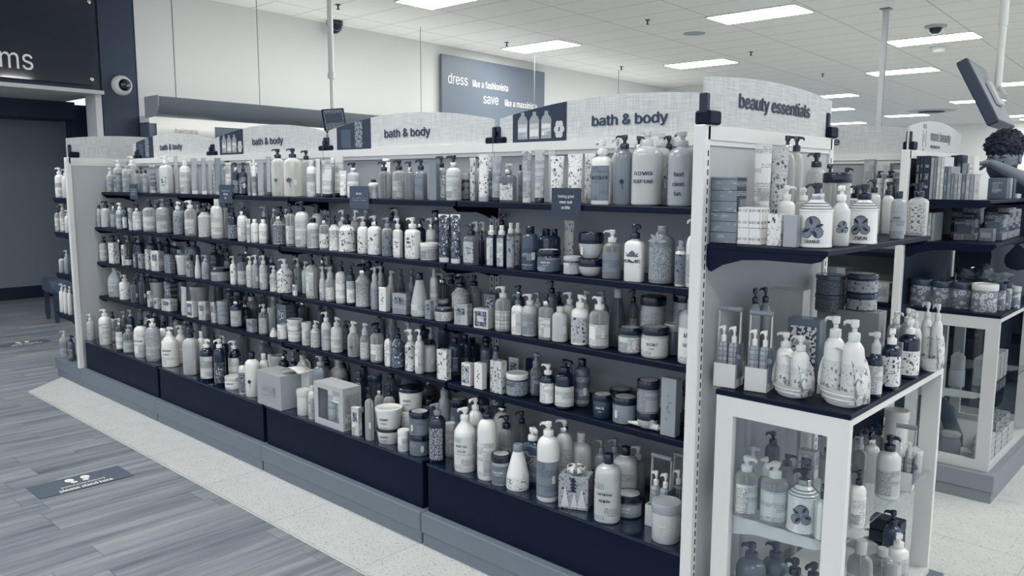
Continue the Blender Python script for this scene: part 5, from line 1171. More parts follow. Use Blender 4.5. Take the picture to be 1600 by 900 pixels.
('Q',-1.458,-0.265,1.126,0.172,0.067,0.043,1,'9','9','f9','',0, 'white square bottle, white pump, floral label, @14;', 7),
('J',-1.372,-0.248,1.126,0.071,0.077,0.077,25,'8','8','l7','',0, 'off-white jar, off-white lid, printed label, @14;', 32),
('T',-1.257,-0.271,1.126,0.191,0.051,0.031,12,'9','9','f2','',0, 'white tube, floral label, @14;', 39),
('T',-1.189,-0.272,1.126,0.193,0.051,0.03,3,'9','9','f2','',0, 'white tube, floral label, @12;', 39),
('Q',-1.107,-0.267,1.126,0.156,0.06,0.039,-1,'c4','0','f7','',0, 'clear square bottle, black pump, floral label, @12;', 7),
('M',-0.993,-0.269,1.126,0.158,0.035,0.035,18,'1','9','l8','',0, 'black spray bottle, white top, printed label, @12;, leftmost such', 7),
('M',-0.94,-0.269,1.126,0.16,0.035,0.035,19,'1','9','l8','',0, 'black spray bottle, white top, printed label, @12;, rightmost such', 7),
('M',-0.891,-0.272,1.126,0.171,0.03,0.03,28,'c4','8','f6','',0, 'clear spray bottle, off-white top, floral label, @12;, leftmost such', 7),
('B',-0.811,-0.255,1.126,0.162,0.063,0.063,21,'3','0','n','',1, 'dark grey bottle, black cap, barcode, @12;', 7),
('J',-0.729,-0.244,1.126,0.08,0.086,0.086,22,'2','0','l4','BRAZIL NUT|BODY BUTTER',0, 'dark jar, black lid, reading "BRAZIL NUT BODY BUTTER", @12;', 32),
('J',-0.613,-0.255,1.126,0.065,0.063,0.063,16,'3','7','l8','',0, 'dark grey jar, pale grey lid, printed label, @12;', 32),
('O',-0.541,-0.244,1.126,0.06,0.085,0.085,27,'7','0','n','',0, 'pale grey bowl jar, black lid, @12;', 32),
('O',-0.541,-0.244,1.1861,0.09,0.085,0.085,19,'7','0','n','',1, 'pale grey bowl jar, black lid, stacked, barcode, @12;', 32),
('P',-0.444,-0.256,1.126,0.163,0.062,0.062,16,'c5','8','l5','',0, 'clear bottle, off-white pump, printed label, @12;', 7),
('Q',-0.347,-0.266,1.126,0.186,0.064,0.042,10,'9','0','h9','HEMPZ',1, 'white square bottle, black pump, leaf label, barcode, @12;', 7),
('L',-0.257,-0.246,1.126,0.185,0.081,0.081,11,'5','5','p6','',0, 'grey leaf-topped bottle, patterned body, @12;', 7),
('M',-0.174,-0.27,1.126,0.142,0.033,0.033,12,'9','6','f5','',0, 'white spray bottle, pale grey top, floral label, @12;', 7),
('P',-0.132,-0.262,1.126,0.21,0.049,0.049,19,'9','9','l7','',0, 'white bottle, white pump, printed label, @12;', 7),
('P',-4.061,-0.189,1.126,0.185,0.034,0.034,32,'3','0','n','',0, 'dark grey bottle, black pump, @8;', 7),
('P',-3.895,-0.184,1.126,0.208,0.059,0.059,30,'6','0','l6','',0, 'pale grey bottle, black pump, printed label, @8;, rightmost such', 7),
('P',-3.683,-0.193,1.126,0.192,0.041,0.041,36,'5','0','n','',0, 'grey bottle, black pump, @8;', 7),
('P',-3.503,-0.196,1.126,0.181,0.036,0.036,32,'3','8','n','',0, 'dark grey bottle, off-white pump, @21;', 7),
('T',-3.17,-0.196,1.126,0.17,0.033,0.02,14,'8','8','n','',0, 'off-white tube, @21;', 39),
('P',-2.716,-0.196,1.126,0.17,0.035,0.035,28,'c3','2','n','',0, 'clear bottle, dark pump, @21;', 7),
('P',-2.656,-0.198,1.126,0.178,0.032,0.032,33,'c5','7','n','',0, 'clear bottle, pale grey pump, @21;, leftmost such', 7),
('P',-2.538,-0.198,1.126,0.181,0.031,0.031,36,'c5','7','n','',0, 'clear bottle, pale grey pump, @21;, rightmost such', 7),
('P',-2.276,-0.184,1.126,0.212,0.059,0.059,30,'8','0','n','',0, 'off-white bottle, black pump, @14;', 7),
('P',-2.051,-0.192,1.126,0.187,0.044,0.044,37,'8','9','n','',0, 'off-white bottle, white pump, @14;, leftmost such', 7),
('P',-1.965,-0.184,1.126,0.189,0.044,0.044,29,'8','9','n','',0, 'off-white bottle, white pump, @14;, rightmost such', 7),
('P',-1.425,-0.191,1.126,0.168,0.045,0.045,23,'8','7','l8','',0, 'off-white bottle, pale grey pump, printed label, @14;', 7),
('Q',-1.107,-0.207,1.126,0.131,0.022,0.014,4,'1','0','n','',0, 'black square bottle, black pump, @12;', 7),
('M',-0.923,-0.199,1.126,0.168,0.03,0.03,17,'c4','8','f6','',0, 'clear spray bottle, off-white top, floral label, @12;, rightmost such', 7),
('B',-0.794,-0.184,1.126,0.151,0.059,0.059,21,'3','0','n','',0, 'dark grey bottle, black cap, @12;, leftmost such', 7),
('P',-1.583,-0.115,1.126,0.161,0.047,0.047,24,'2','0','n','',0, 'dark bottle, black pump, @14;', 7),
('P',-1.224,-0.12,1.126,0.159,0.038,0.038,30,'c5','9','n','',0, 'clear bottle, white pump, @14;', 7),
('P',-1.183,-0.12,1.126,0.161,0.038,0.038,29,'c5','8','n','',0, 'clear bottle, off-white pump, @12;', 7),
('B',-0.811,-0.116,1.126,0.147,0.045,0.045,22,'3','0','n','',0, 'dark grey bottle, black cap, @12;, rightmost such', 7),
('T',-0.733,-0.125,1.126,0.179,0.048,0.029,-2,'7','7','f7','',0, 'pale grey tube, floral label, @12;', 39),
('P',-4.812,-0.259,0.8836,0.177,0.056,0.056,35,'7','0','l8','',0, 'pale grey bottle, black pump, printed label, @10;', 8),
('X',-4.619,-0.266,0.8836,0.143,0.07,0.042,5,'9','9','f9','',0, 'white carton, floral label, @10;', 16),
('X',-4.419,-0.277,0.8836,0.137,0.034,0.021,4,'9','9','l9','',0, 'white carton, printed label, @10;', 16),
('J',-4.382,-0.262,0.8836,0.065,0.049,0.049,34,'3','3','l9','',0, 'dark grey jar, dark grey lid, printed label, @10;', 33),
('X',-4.239,-0.279,0.8836,0.088,0.026,0.016,13,'5','5','l5','',0, 'grey carton, printed label, @10;, leftmost such', 16),
('X',-4.153,-0.274,0.8836,0.093,0.044,0.026,3,'5','5','l6','',0, 'grey carton, printed label, @10;, rightmost such', 16),
('X',-4.046,-0.274,0.8836,0.129,0.043,0.026,2,'8','8','f8','',0, 'off-white carton, floral label, @10;', 16),
('X',-3.934,-0.265,0.8836,0.127,0.071,0.043,14,'8','8','l9','',0, 'off-white carton, printed label, @10;, leftmost such', 16),
('X',-3.754,-0.269,0.8836,0.114,0.059,0.036,9,'3','3','p3','',0, 'dark grey carton, patterned body, @10;', 16),
('U',-3.622,-0.242,0.8836,0.121,0.089,0.089,15,'8','8','n','',0, 'off-white tub, off-white lid, @26;', 43),
('X',-3.479,-0.275,0.8836,0.094,0.04,0.024,6,'6','6','l6','',0, 'pale grey carton, printed label, @26;', 16),
('V',-3.389,-0.267,0.8836,0.137,0.039,0.039,41,'8','8','n','',0, 'off-white tapered bottle, off-white cap, @26;', 8),
('P',-3.298,-0.262,0.8836,0.142,0.05,0.05,37,'6','7','l6','',0, 'pale grey bottle, pale grey pump, printed label, @26;', 8),
('J',-3.186,-0.23,0.8836,0.074,0.114,0.114,39,'6','0','l7','',0, 'pale grey jar, black lid, printed label, @26;', 33),
('P',-2.968,-0.269,0.8836,0.157,0.037,0.037,38,'9','8','f9','',0, 'white bottle, off-white pump, floral label, @26;', 8),
('P',-2.887,-0.26,0.8836,0.175,0.054,0.054,34,'c5','2','l7','',0, 'clear bottle, dark pump, printed label, @26;', 8),
('P',-2.793,-0.267,0.8836,0.168,0.039,0.039,28,'8','9','p8','',0, 'off-white bottle, white pump, patterned body, @26;', 8),
('P',-2.736,-0.266,0.8836,0.178,0.042,0.042,29,'6','9','s9','',1, 'pale grey bottle, white pump, barcode, @26;', 8),
('P',-2.661,-0.264,0.8836,0.18,0.045,0.045,38,'7','9','l8','',0, 'pale grey bottle, white pump, printed label, @26;', 8),
('S',-2.56,-0.265,0.8836,0.133,0.045,0.045,38,'8','8','p8','',0, 'off-white soap canister, off-white pump, patterned body, @26;', 22),
('S',-2.487,-0.246,0.8836,0.173,0.082,0.082,38,'9','9','f9','',0, 'white soap canister, white pump, floral label, @26;', 22),
('X',-2.344,-0.28,0.8836,0.054,0.022,0.013,5,'8','8','l9','',0, 'off-white carton, printed label, @20;', 16),
('Q',-2.21,-0.269,0.8836,0.212,0.056,0.036,9,'c7','0','l8','',0, 'clear square bottle, black pump, printed label, @20;', 8),
('F',-2.114,-0.271,0.8836,0.163,0.032,0.032,35,'7','7','l8','',0, 'pale grey foaming soap bottle, pale grey pump, printed label, @20;', 8),
('F',-2.063,-0.263,0.8836,0.166,0.047,0.047,33,'c7','7','p9','',0, 'clear foaming soap bottle, pale grey pump, patterned body, @20;', 8),
('P',-1.977,-0.262,0.8836,0.196,0.05,0.05,35,'8','0','l9','',0, 'off-white bottle, black pump, printed label, @20;', 8),
('P',-1.895,-0.267,0.8836,0.196,0.04,0.04,30,'2','0','l9','',0, 'dark bottle, black pump, printed label, @20;', 8),
('S',-1.823,-0.252,0.8836,0.194,0.07,0.07,32,'7','0','p7','',0, 'pale grey soap canister, black pump, patterned body, @20;, leftmost such', 22),
('F',-1.716,-0.269,0.8836,0.189,0.036,0.036,32,'6','7','p6','',0, 'pale grey foaming soap bottle, pale grey pump, patterned body, @20;', 8),
('X',-1.643,-0.273,0.8836,0.105,0.045,0.027,3,'9','9','w9','',0, 'white carton, flower motif, @20;', 16),
('X',-1.532,-0.264,0.8836,0.089,0.075,0.045,12,'5','5','l6','',0, 'grey carton, printed label, @20;, leftmost such', 16),
('V',-1.435,-0.25,0.8836,0.184,0.073,0.073,34,'7','0','l8','',0, 'pale grey tapered bottle, black cap, printed label, @20;', 8),
('X',-1.344,-0.276,0.8836,0.079,0.035,0.021,0,'4','4','l6','',0, 'grey carton, printed label, @20;, rightmost such', 16),
('J',-1.285,-0.249,0.8836,0.051,0.076,0.076,33,'9','2','l9','',0, 'white jar, dark lid, printed label, @20;', 33),
('X',-1.151,-0.268,0.8836,0.083,0.063,0.038,12,'7','7','l7','',0, 'pale grey carton, printed label, @17;', 16),
('X',-1.038,-0.266,0.8836,0.077,0.07,0.042,8,'8','8','k3','',0, 'off-white carton, framed picture, @17;', 16),
('P',-0.944,-0.256,0.8836,0.172,0.061,0.061,18,'c6','8','d8','',0, 'clear bottle, off-white pump, chequered, @17;', 8),
('Q',-0.854,-0.272,0.8836,0.153,0.045,0.029,11,'9','4','l9','',0, 'white square bottle, grey pump, printed label, @17;', 8),
('P',-0.806,-0.259,0.8836,0.156,0.057,0.057,18,'7','8','l6','',0, 'pale grey bottle, off-white pump, printed label, @17;', 8),
('Q',-0.718,-0.27,0.8836,0.166,0.051,0.033,11,'c6','0','l8','',0, 'clear square bottle, black pump, printed label, @17;', 8),
('B',-0.661,-0.26,0.8836,0.127,0.055,0.055,24,'7','8','n','',1, 'pale grey bottle, off-white cap, barcode, @17;', 8),
('P',-0.575,-0.255,0.8836,0.176,0.063,0.063,15,'9','9','f7','',0, 'white bottle, white pump, floral label, @17;', 8),
('P',-0.494,-0.253,0.8836,0.177,0.069,0.069,15,'c6','9','l9','',1, 'clear bottle, white pump, printed label, barcode, @17;', 8),
('J',-0.37,-0.248,0.8836,0.086,0.078,0.078,21,'4','0','l8','',1, 'grey jar, black lid, printed label, barcode, @17;', 33),
('J',-0.277,-0.241,0.8836,0.099,0.091,0.091,18,'7','0','l8','SEA SALT|& ROSE',1, 'pale grey jar, black lid, reading "SEA SALT & ROSE", @17;', 33),
('B',-0.141,-0.247,0.8836,0.205,0.08,0.08,16,'7','7','l9','kids|soap',0, 'pale grey bottle, pale grey cap, reading "kids soap", @17;', 8),
('P',-4.816,-0.19,0.8836,0.178,0.047,0.047,44,'3','0','n','',0, 'dark grey bottle, black pump, @10;, leftmost such', 8),
('P',-4.713,-0.19,0.8836,0.183,0.047,0.047,34,'3','0','n','',0, 'dark grey bottle, black pump, @10;, second from left such', 8),
('P',-4.606,-0.172,0.8836,0.188,0.083,0.083,31,'c4','5','n','',0, 'clear bottle, grey pump, @10;', 8),
('P',-4.408,-0.18,0.8836,0.197,0.068,0.068,43,'2','5','n','',0, 'dark bottle, grey pump, @10;', 8),
('P',-4.215,-0.176,0.8836,0.206,0.075,0.075,30,'3','3','n','',0, 'dark grey bottle, dark grey pump, @10;', 8),
('B',-3.649,-0.161,0.8836,0.204,0.074,0.074,41,'4','4','n','',0, 'grey bottle, grey cap, @26;', 8),
('P',-3.232,-0.159,0.8836,0.151,0.046,0.046,29,'4','0','n','',0, 'grey bottle, black pump, @26;, leftmost such', 8),
('P',-2.703,-0.191,0.8836,0.179,0.046,0.046,37,'3','6','n','',0, 'dark grey bottle, pale grey pump, @26;', 8),
('P',-2.449,-0.192,0.8836,0.175,0.044,0.044,36,'c6','7','f5','',0, 'clear bottle, pale grey pump, floral label, @26;', 8),
('P',-2.376,-0.197,0.8836,0.164,0.034,0.034,37,'8','8','n','',0, 'off-white bottle, off-white pump, @20;', 8),
('F',-1.765,-0.196,0.8836,0.186,0.036,0.036,29,'6','7','n','',0, 'pale grey foaming soap bottle, pale grey pump, @20;, leftmost such', 8),
('F',-1.693,-0.194,0.8836,0.171,0.039,0.039,34,'6','7','n','',0, 'pale grey foaming soap bottle, pale grey pump, @20;, rightmost such', 8),
('B',-1.402,-0.197,0.8836,0.201,0.034,0.034,22,'8','8','l8','',0, 'off-white bottle, off-white cap, printed label, @20;', 8),
('J',-1.41,-0.145,0.8836,0.064,0.057,0.057,29,'4','9','l2','',0, 'grey jar, white lid, printed label, @20;', 33),
('S',-1.263,-0.175,0.8836,0.176,0.077,0.077,23,'7','0','p8','',0, 'pale grey soap canister, black pump, patterned body, @20;, third from left such', 22),
('P',-0.674,-0.19,0.8836,0.169,0.049,0.049,27,'8','9','n','',0, 'off-white bottle, white pump, @17;', 8),
('V',-0.469,-0.181,0.8836,0.201,0.065,0.065,23,'c3','7','n','',0, 'clear tapered bottle, pale grey cap, @17;', 8),
('J',-0.332,-0.171,0.8836,0.187,0.085,0.085,18,'6','0','l7','',1, 'pale grey jar, black lid, printed label, barcode, @17;', 33),
('J',-0.254,-0.169,0.8836,0.103,0.057,0.057,18,'5','7','n','',0, 'grey jar, pale grey lid, @17;', 33),
('X',-3.911,-0.124,0.8836,0.128,0.051,0.031,1,'8','8','l8','',0, 'off-white carton, printed label, @10;, rightmost such', 16),
('P',-3.495,-0.106,0.8836,0.182,0.065,0.065,28,'3','3','n','',0, 'dark grey bottle, dark grey pump, @26;', 8),
('P',-2.34,-0.118,0.8836,0.197,0.041,0.041,32,'c5','0','n','',0, 'clear bottle, black pump, @20;, leftmost such', 8),
('P',-2.269,-0.117,0.8836,0.198,0.044,0.044,30,'c5','0','n','',0, 'clear bottle, black pump, @20;, rightmost such', 8),
('F',-1.723,-0.117,0.8836,0.168,0.043,0.043,33,'5','5','n','',0, 'grey foaming soap bottle, grey pump, @20;, leftmost such', 8),
('F',-1.638,-0.121,0.8836,0.175,0.036,0.036,29,'5','5','n','',0, 'grey foaming soap bottle, grey pump, @20;, rightmost such', 8),
('P',-1.454,-0.102,0.8836,0.168,0.058,0.058,21,'c4','7','n','',0, 'clear bottle, pale grey pump, @20;', 8),
('S',-1.469,-0.034,0.8836,0.156,0.065,0.065,24,'7','0','p7','',0, 'pale grey soap canister, black pump, patterned body, @20;, second from left such', 22),
('S',-1.263,-0.097,0.8836,0.175,0.067,0.067,29,'7','0','p7','',0, 'pale grey soap canister, black pump, patterned body, @20;, rightmost such', 22),
('X',-1.134,-0.121,0.8836,0.111,0.06,0.036,6,'4','4','l5','',0, 'grey carton, printed label, @17;', 16),
('P',-0.99,-0.116,0.8836,0.158,0.045,0.045,16,'3','0','n','',0, 'dark grey bottle, black pump, @17;, leftmost such', 8),
('P',-0.885,-0.121,0.8836,0.14,0.036,0.036,27,'7','7','n','',0, 'pale grey bottle, pale grey pump, @17;, leftmost such', 8),
('P',-0.821,-0.116,0.8836,0.19,0.046,0.046,27,'5','0','n','',0, 'grey bottle, black pump, @17;', 8),
('P',-0.822,-0.072,0.8836,0.144,0.039,0.039,16,'3','0','n','',0, 'dark grey bottle, black pump, @17;, rightmost such', 8),
('P',-0.658,-0.119,0.8836,0.169,0.039,0.039,21,'8','8','n','',0, 'off-white bottle, off-white pump, @17;', 8),
('P',-0.58,-0.117,0.8836,0.173,0.044,0.044,18,'6','6','n','',0, 'pale grey bottle, pale grey pump, @17;, rightmost such', 8),
('P',-0.447,-0.12,0.8836,0.193,0.037,0.037,23,'c4','0','l7','',0, 'clear bottle, black pump, printed label, @17;', 8),
('J',-0.255,-0.098,0.8836,0.198,0.081,0.081,14,'7','0','f6','',0, 'pale grey jar, black lid, floral label, @17;', 33),
('G',-4.694,-0.238,0.6423,0.204,0.098,0.098,34,'7','7','l7','',0, 'pale grey jug, printed label, @7;', 36),
('P',-4.504,-0.248,0.6423,0.171,0.077,0.077,38,'9','9','f9','',0, 'white bottle, white pump, floral label, @7;', 3),
('P',-4.318,-0.26,0.6423,0.166,0.053,0.053,44,'c4','2','s9','',1, 'clear bottle, dark pump, barcode, @7;', 3),
('P',-4.186,-0.256,0.6423,0.206,0.061,0.061,32,'c3','1','s9','',1, 'clear bottle, black pump, barcode, @7;', 3),
('X',-4.05,-0.277,0.6423,0.102,0.033,0.02,3,'9','9','l9','',0, 'white carton, printed label, @7;', 11),
('X',-3.953,-0.274,0.6423,0.066,0.043,0.026,10,'5','5','l8','',0, 'grey carton, printed label, @7;, leftmost such', 11),
('X',-3.808,-0.261,0.6423,0.075,0.085,0.051,13,'5','5','l8','',0, 'grey carton, printed label, @7;, rightmost such', 11),
('T',-3.579,-0.271,0.6423,0.173,0.054,0.033,8,'7','8','n','',0, 'pale grey tube, @22;', 37),
('X',-3.484,-0.269,0.6423,0.094,0.061,0.037,7,'9','9','k3','',0, 'white carton, framed picture, @22;', 11),
('X',-3.331,-0.269,0.6423,0.109,0.06,0.036,13,'7','7','l8','',0, 'pale grey carton, printed label, @22;', 11),
('X',-3.199,-0.277,0.6423,0.12,0.032,0.019,11,'9','9','l8','',0, 'white carton, printed label, @22;', 11),
('J',-3.134,-0.253,0.6423,0.132,0.068,0.068,28,'6','6','l6','',0, 'pale grey jar, pale grey lid, printed label, @22;', 27),
('P',-2.98,-0.254,0.6423,0.173,0.067,0.067,39,'2','0','l7','',1, 'dark bottle, black pump, printed label, barcode, @22;', 3),
('X',-2.792,-0.27,0.6423,0.068,0.055,0.033,3,'2','2','l6','',0, 'dark carton, printed label, @22;', 11),
('P',-2.681,-0.262,0.6423,0.162,0.049,0.049,30,'c5','8','p7','',0, 'clear bottle, off-white pump, patterned body, @22;', 3),
('V',-2.58,-0.266,0.6423,0.049,0.042,0.042,37,'8','8','n','',0, 'off-white tapered bottle, off-white cap, @22;', 3),
('J',-2.504,-0.259,0.6423,0.074,0.055,0.055,31,'9','9','l9','',0, 'white jar, white lid, printed label, @22;', 27),
('U',-2.4,-0.25,0.6423,0.056,0.074,0.074,11,'9','9','l9','',0, 'white tub, white lid, printed label, @15;', 42),
('U',-2.4,-0.25,0.6982,0.059,0.081,0.081,2,'9','9','l9','',0, 'white tub, white lid, stacked, printed label, @15;', 42),
('J',-2.277,-0.262,0.6423,0.115,0.05,0.05,37,'8','8','l8','',0, 'off-white jar, off-white lid, printed label, @15;', 27),
('S',-2.201,-0.261,0.6423,0.131,0.052,0.052,27,'8','8','p8','',0, 'off-white soap canister, off-white pump, patterned body, @15;', 18),
('P',-2.106,-0.263,0.6423,0.186,0.048,0.048,26,'8','9','l7','',0, 'off-white bottle, white pump, printed label, @15;, leftmost such', 3),
('P',-2.028,-0.258,0.6423,0.169,0.057,0.057,30,'8','8','l8','',0, 'off-white bottle, off-white pump, printed label, @15;', 3),
('F',-1.895,-0.259,0.6423,0.167,0.056,0.056,28,'c7','8','w8','',0, 'clear foaming soap bottle, off-white pump, flower motif, @15;', 3),
('F',-1.801,-0.264,0.6423,0.17,0.046,0.046,30,'c6','7','p8','',0, 'clear foaming soap bottle, pale grey pump, patterned body, @15;', 3),
('P',-1.721,-0.257,0.6423,0.179,0.06,0.06,35,'c6','0','l9','',0, 'clear bottle, black pump, printed label, @15;', 3),
('Q',-1.618,-0.277,0.6423,0.168,0.031,0.02,9,'9','3','l9','',0, 'white square bottle, dark grey pump, printed label, @15;', 3),
('S',-1.575,-0.258,0.6423,0.171,0.058,0.058,21,'9','0','f3','',0, 'white soap canister, black pump, floral label, @15;', 18),
('S',-1.483,-0.263,0.6423,0.181,0.049,0.049,25,'9','9','f8','',0, 'white soap canister, white pump, floral label, @15;', 18),
('P',-1.418,-0.269,0.6423,0.19,0.037,0.037,28,'8','9','l9','',0, 'off-white bottle, white pump, printed label, @15;, rightmost such', 3),
('B',-1.418,-0.214,0.6423,0.138,0.066,0.066,27,'7','0','s9','',1, 'pale grey bottle, black cap, barcode, @15;', 3),
('X',-1.262,-0.272,0.6423,0.125,0.051,0.031,9,'8','8','f9','',0, 'off-white carton, floral label, @15;', 11),
('X',-1.121,-0.273,0.6423,0.092,0.045,0.027,5,'9','9','k7','',0, 'white carton, framed picture, @11;', 11),
('X',-1.049,-0.274,0.6423,0.103,0.044,0.027,-1,'9','9','w9','',0, 'white carton, flower motif, @11;', 11),
('X',-0.955,-0.27,0.6423,0.127,0.057,0.034,2,'9','9','f8','',0, 'white carton, floral label, @11;', 11),
('J',-0.881,-0.245,0.6423,0.088,0.084,0.084,28,'3','9','l4','',0, 'dark grey jar, white lid, printed label, @11;', 27),
('P',-0.717,-0.258,0.6423,0.148,0.058,0.058,20,'1','9','l9','',1, 'black bottle, white pump, printed label, barcode, @11;', 3),
('P',-0.643,-0.252,0.6423,0.175,0.07,0.07,25,'1','0','l8','',0, 'black bottle, black pump, printed label, @11;', 3),
('J',-0.475,-0.252,0.6423,0.081,0.069,0.069,20,'2','0','n','LOVE IS|LOVE',0, 'dark jar, black lid, reading "LOVE IS LOVE", @11;', 27),
('J',-0.387,-0.244,0.6423,0.087,0.086,0.086,21,'5','0','s9','',1, 'grey jar, black lid, barcode, @11;', 27),
('O',-0.29,-0.252,0.6423,0.055,0.07,0.07,21,'7','0','s9','',1, 'pale grey bowl jar, black lid, barcode, @11;', 27),
('J',-0.29,-0.252,0.6971,0.108,0.075,0.075,20,'5','0','l6','',0, 'grey jar, black lid, stacked, printed label, @11;', 27),
('X',-0.193,-0.271,0.6423,0.189,0.054,0.033,1,'6','6','w7','',0, 'pale grey carton, flower motif, @11;', 11),
('J',-0.187,-0.225,0.6423,0.031,0.043,0.043,23,'1','0','l1','',0, 'black jar, black lid, printed label, @11;', 27),
('J',-0.113,-0.264,0.6423,0.078,0.046,0.046,16,'2','8','l3','',0, 'dark jar, off-white lid, printed label, @11;', 27),
('U',-4.188,-0.167,0.6423,0.169,0.093,0.093,14,'8','3','n','',0, 'off-white tub, dark grey lid, @7;', 42),
('X',-3.939,-0.19,0.6423,0.166,0.08,0.048,5,'1','1','l3','',0, 'black carton, printed label, @7;', 11),
('U',-3.616,-0.156,0.6423,0.164,0.115,0.115,13,'7','7','n','',0, 'pale grey tub, pale grey lid, @22;', 42),
('P',-3.002,-0.188,0.6423,0.138,0.053,0.053,38,'2','0','n','',0, 'dark bottle, black pump, @22;', 3),
('B',-3.041,-0.13,0.6423,0.154,0.072,0.072,35,'6','9','p5','',0, 'pale grey bottle, white cap, patterned body, @22;', 3),
('J',-2.719,-0.191,0.6423,0.133,0.047,0.047,32,'8','8','n','',0, 'off-white jar, off-white lid, @22;', 27),
('X',-2.589,-0.189,0.6423,0.164,0.084,0.05,2,'4','4','l5','',0, 'grey carton, printed label, @22;', 11),
('S',-2.054,-0.188,0.6423,0.139,0.052,0.052,34,'3','3','p4','',0, 'dark grey soap canister, dark grey pump, patterned body, @15;', 18),
('F',-1.577,-0.195,0.6423,0.191,0.038,0.038,26,'5','7','n','',0, 'grey foaming soap bottle, pale grey pump, @15;, leftmost such', 3),
('B',-1.288,-0.186,0.6423,0.16,0.056,0.056,28,'3','0','n','',0, 'dark grey bottle, black cap, @15;, leftmost such', 3),
('J',-0.878,-0.175,0.6423,0.081,0.046,0.046,18,'4','4','l3','',0, 'grey jar, grey lid, printed label, @11;', 27),
('F',-0.832,-0.19,0.6423,0.163,0.048,0.048,17,'c5','5','l4','',0, 'clear foaming soap bottle, grey pump, printed label, @11;', 3),
('B',-0.617,-0.185,0.6423,0.173,0.058,0.058,16,'4','0','l4','',1, 'grey bottle, black cap, printed label, barcode, @11;', 3),
('J',-0.181,-0.172,0.6423,0.161,0.053,0.053,21,'3','3','l3','',0, 'dark grey jar, dark grey lid, printed label, @11;', 27),
('F',-4.64,-0.111,0.6423,0.172,0.057,0.057,33,'5','5','n','',0, 'grey foaming soap bottle, grey pump, @7;, leftmost such', 3),
('F',-4.553,-0.111,0.6423,0.178,0.056,0.056,43,'5','5','n','',0, 'grey foaming soap bottle, grey pump, @7;, rightmost such', 3),
('F',-1.514,-0.118,0.6423,0.169,0.041,0.041,25,'4','7','n','',0, 'grey foaming soap bottle, pale grey pump, @15;, rightmost such', 3),
('B',-1.302,-0.113,0.6423,0.162,0.051,0.051,26,'3','0','n','',0, 'dark grey bottle, black cap, @15;, second from left such', 3),
('B',-1.32,-0.054,0.6423,0.138,0.058,0.058,23,'3','0','n','',0, 'dark grey bottle, black cap, @15;, rightmost such', 3),
('B',-1.174,-0.114,0.6423,0.149,0.05,0.05,26,'4','0','n','',0, 'grey bottle, black cap, @11;', 3),
('V',-1.118,-0.114,0.6423,0.138,0.049,0.049,18,'5','3','n','',0, 'grey tapered bottle, dark grey cap, @11;', 3),
('X',-0.999,-0.124,0.6423,0.11,0.05,0.03,4,'3','3','l7','',0, 'dark grey carton, printed label, @11;', 11),
('X',-0.911,-0.125,0.6423,0.118,0.045,0.027,11,'1','1','n','',0, 'black carton, @11;', 11),
('F',-0.73,-0.119,0.6423,0.135,0.04,0.04,17,'6','6','n','',0, 'pale grey foaming soap bottle, pale grey pump, @11;', 3),
('J',-0.506,-0.098,0.6423,0.065,0.082,0.082,21,'3','0','n','',0, 'dark grey jar, black lid, @11;', 27),
('P',-4.814,-0.379,0.3373,0.185,0.052,0.052,37,'7','8','f7','',0, 'pale grey bottle, off-white pump, floral label, @9;', 0),
('P',-4.577,-0.368,0.3373,0.243,0.073,0.073,36,'9','9','l8','',0, 'white bottle, white pump, printed label, @9;', 0),
('P',-4.303,-0.378,0.3373,0.215,0.053,0.053,31,'c3','7','l9','',0, 'clear bottle, pale grey pump, printed label, @9;, leftmost such', 0),
('P',-4.186,-0.368,0.3373,0.185,0.074,0.074,31,'c5','6','l7','',0, 'clear bottle, pale grey pump, printed label, @9;, rightmost such', 0),
('B',-4.002,-0.367,0.3373,0.237,0.076,0.076,37,'9','0','l9','EPSOM',0, 'white bottle, black cap, reading "EPSOM", @9;', 0),
('P',-3.836,-0.361,0.3373,0.264,0.087,0.087,42,'6','9','l7','',0, 'pale grey bottle, white pump, printed label, @9;', 0),
('C',-3.615,-0.356,0.3373,0.239,0.097,0.097,36,'9','9','l9','LAVENDER|& MINT',0, 'white bottle, white pump, reading "LAVENDER & MINT", @25;', 0),
('P',-3.328,-0.362,0.3373,0.261,0.085,0.085,40,'7','0','s9','',1, 'pale grey bottle, black pump, barcode, @25;', 0),
('P',-3.124,-0.367,0.3373,0.233,0.075,0.075,42,'1','9','l8','',0, 'black bottle, white pump, printed label, @25;, leftmost such', 0),
('P',-2.965,-0.374,0.3373,0.255,0.062,0.062,30,'1','9','f2','',0, 'black bottle, white pump, floral label, @25;', 0),
('J',-2.847,-0.362,0.3373,0.07,0.086,0.086,34,'8','8','l9','HEMP OIL',0, 'off-white jar, off-white lid, reading "HEMP OIL", @25;', 26),
('P',-2.701,-0.382,0.3373,0.204,0.046,0.046,34,'8','0','p2','',0, 'off-white bottle, black pump, patterned body, @25;', 0),
('B',-2.631,-0.367,0.3373,0.233,0.076,0.076,35,'9','0','w9','',0, 'white bottle, black cap, flower motif, @25;', 0),
('J',-2.149,-0.37,0.3373,0.123,0.07,0.07,38,'8','8','n','',0, 'off-white jar, off-white lid, @19;', 26),
('B',-2.056,-0.384,0.3373,0.161,0.041,0.041,35,'8','8','l7','',0, 'off-white bottle, off-white cap, printed label, @19;, leftmost such', 0),
('X',-1.7,-0.393,0.3373,0.128,0.04,0.024,13,'8','8','l9','',0, 'off-white carton, printed label, @19;', 10),
('Q',-1.609,-0.392,0.3373,0.233,0.04,0.026,1,'c6','0','s9','',1, 'clear square bottle, black pump, barcode, @19;', 0),
('U',-1.529,-0.35,0.3373,0.065,0.109,0.109,28,'9','0','l9','ASHANTI|NATURALS',0, 'white tub, black lid, printed label, @19;', 41),
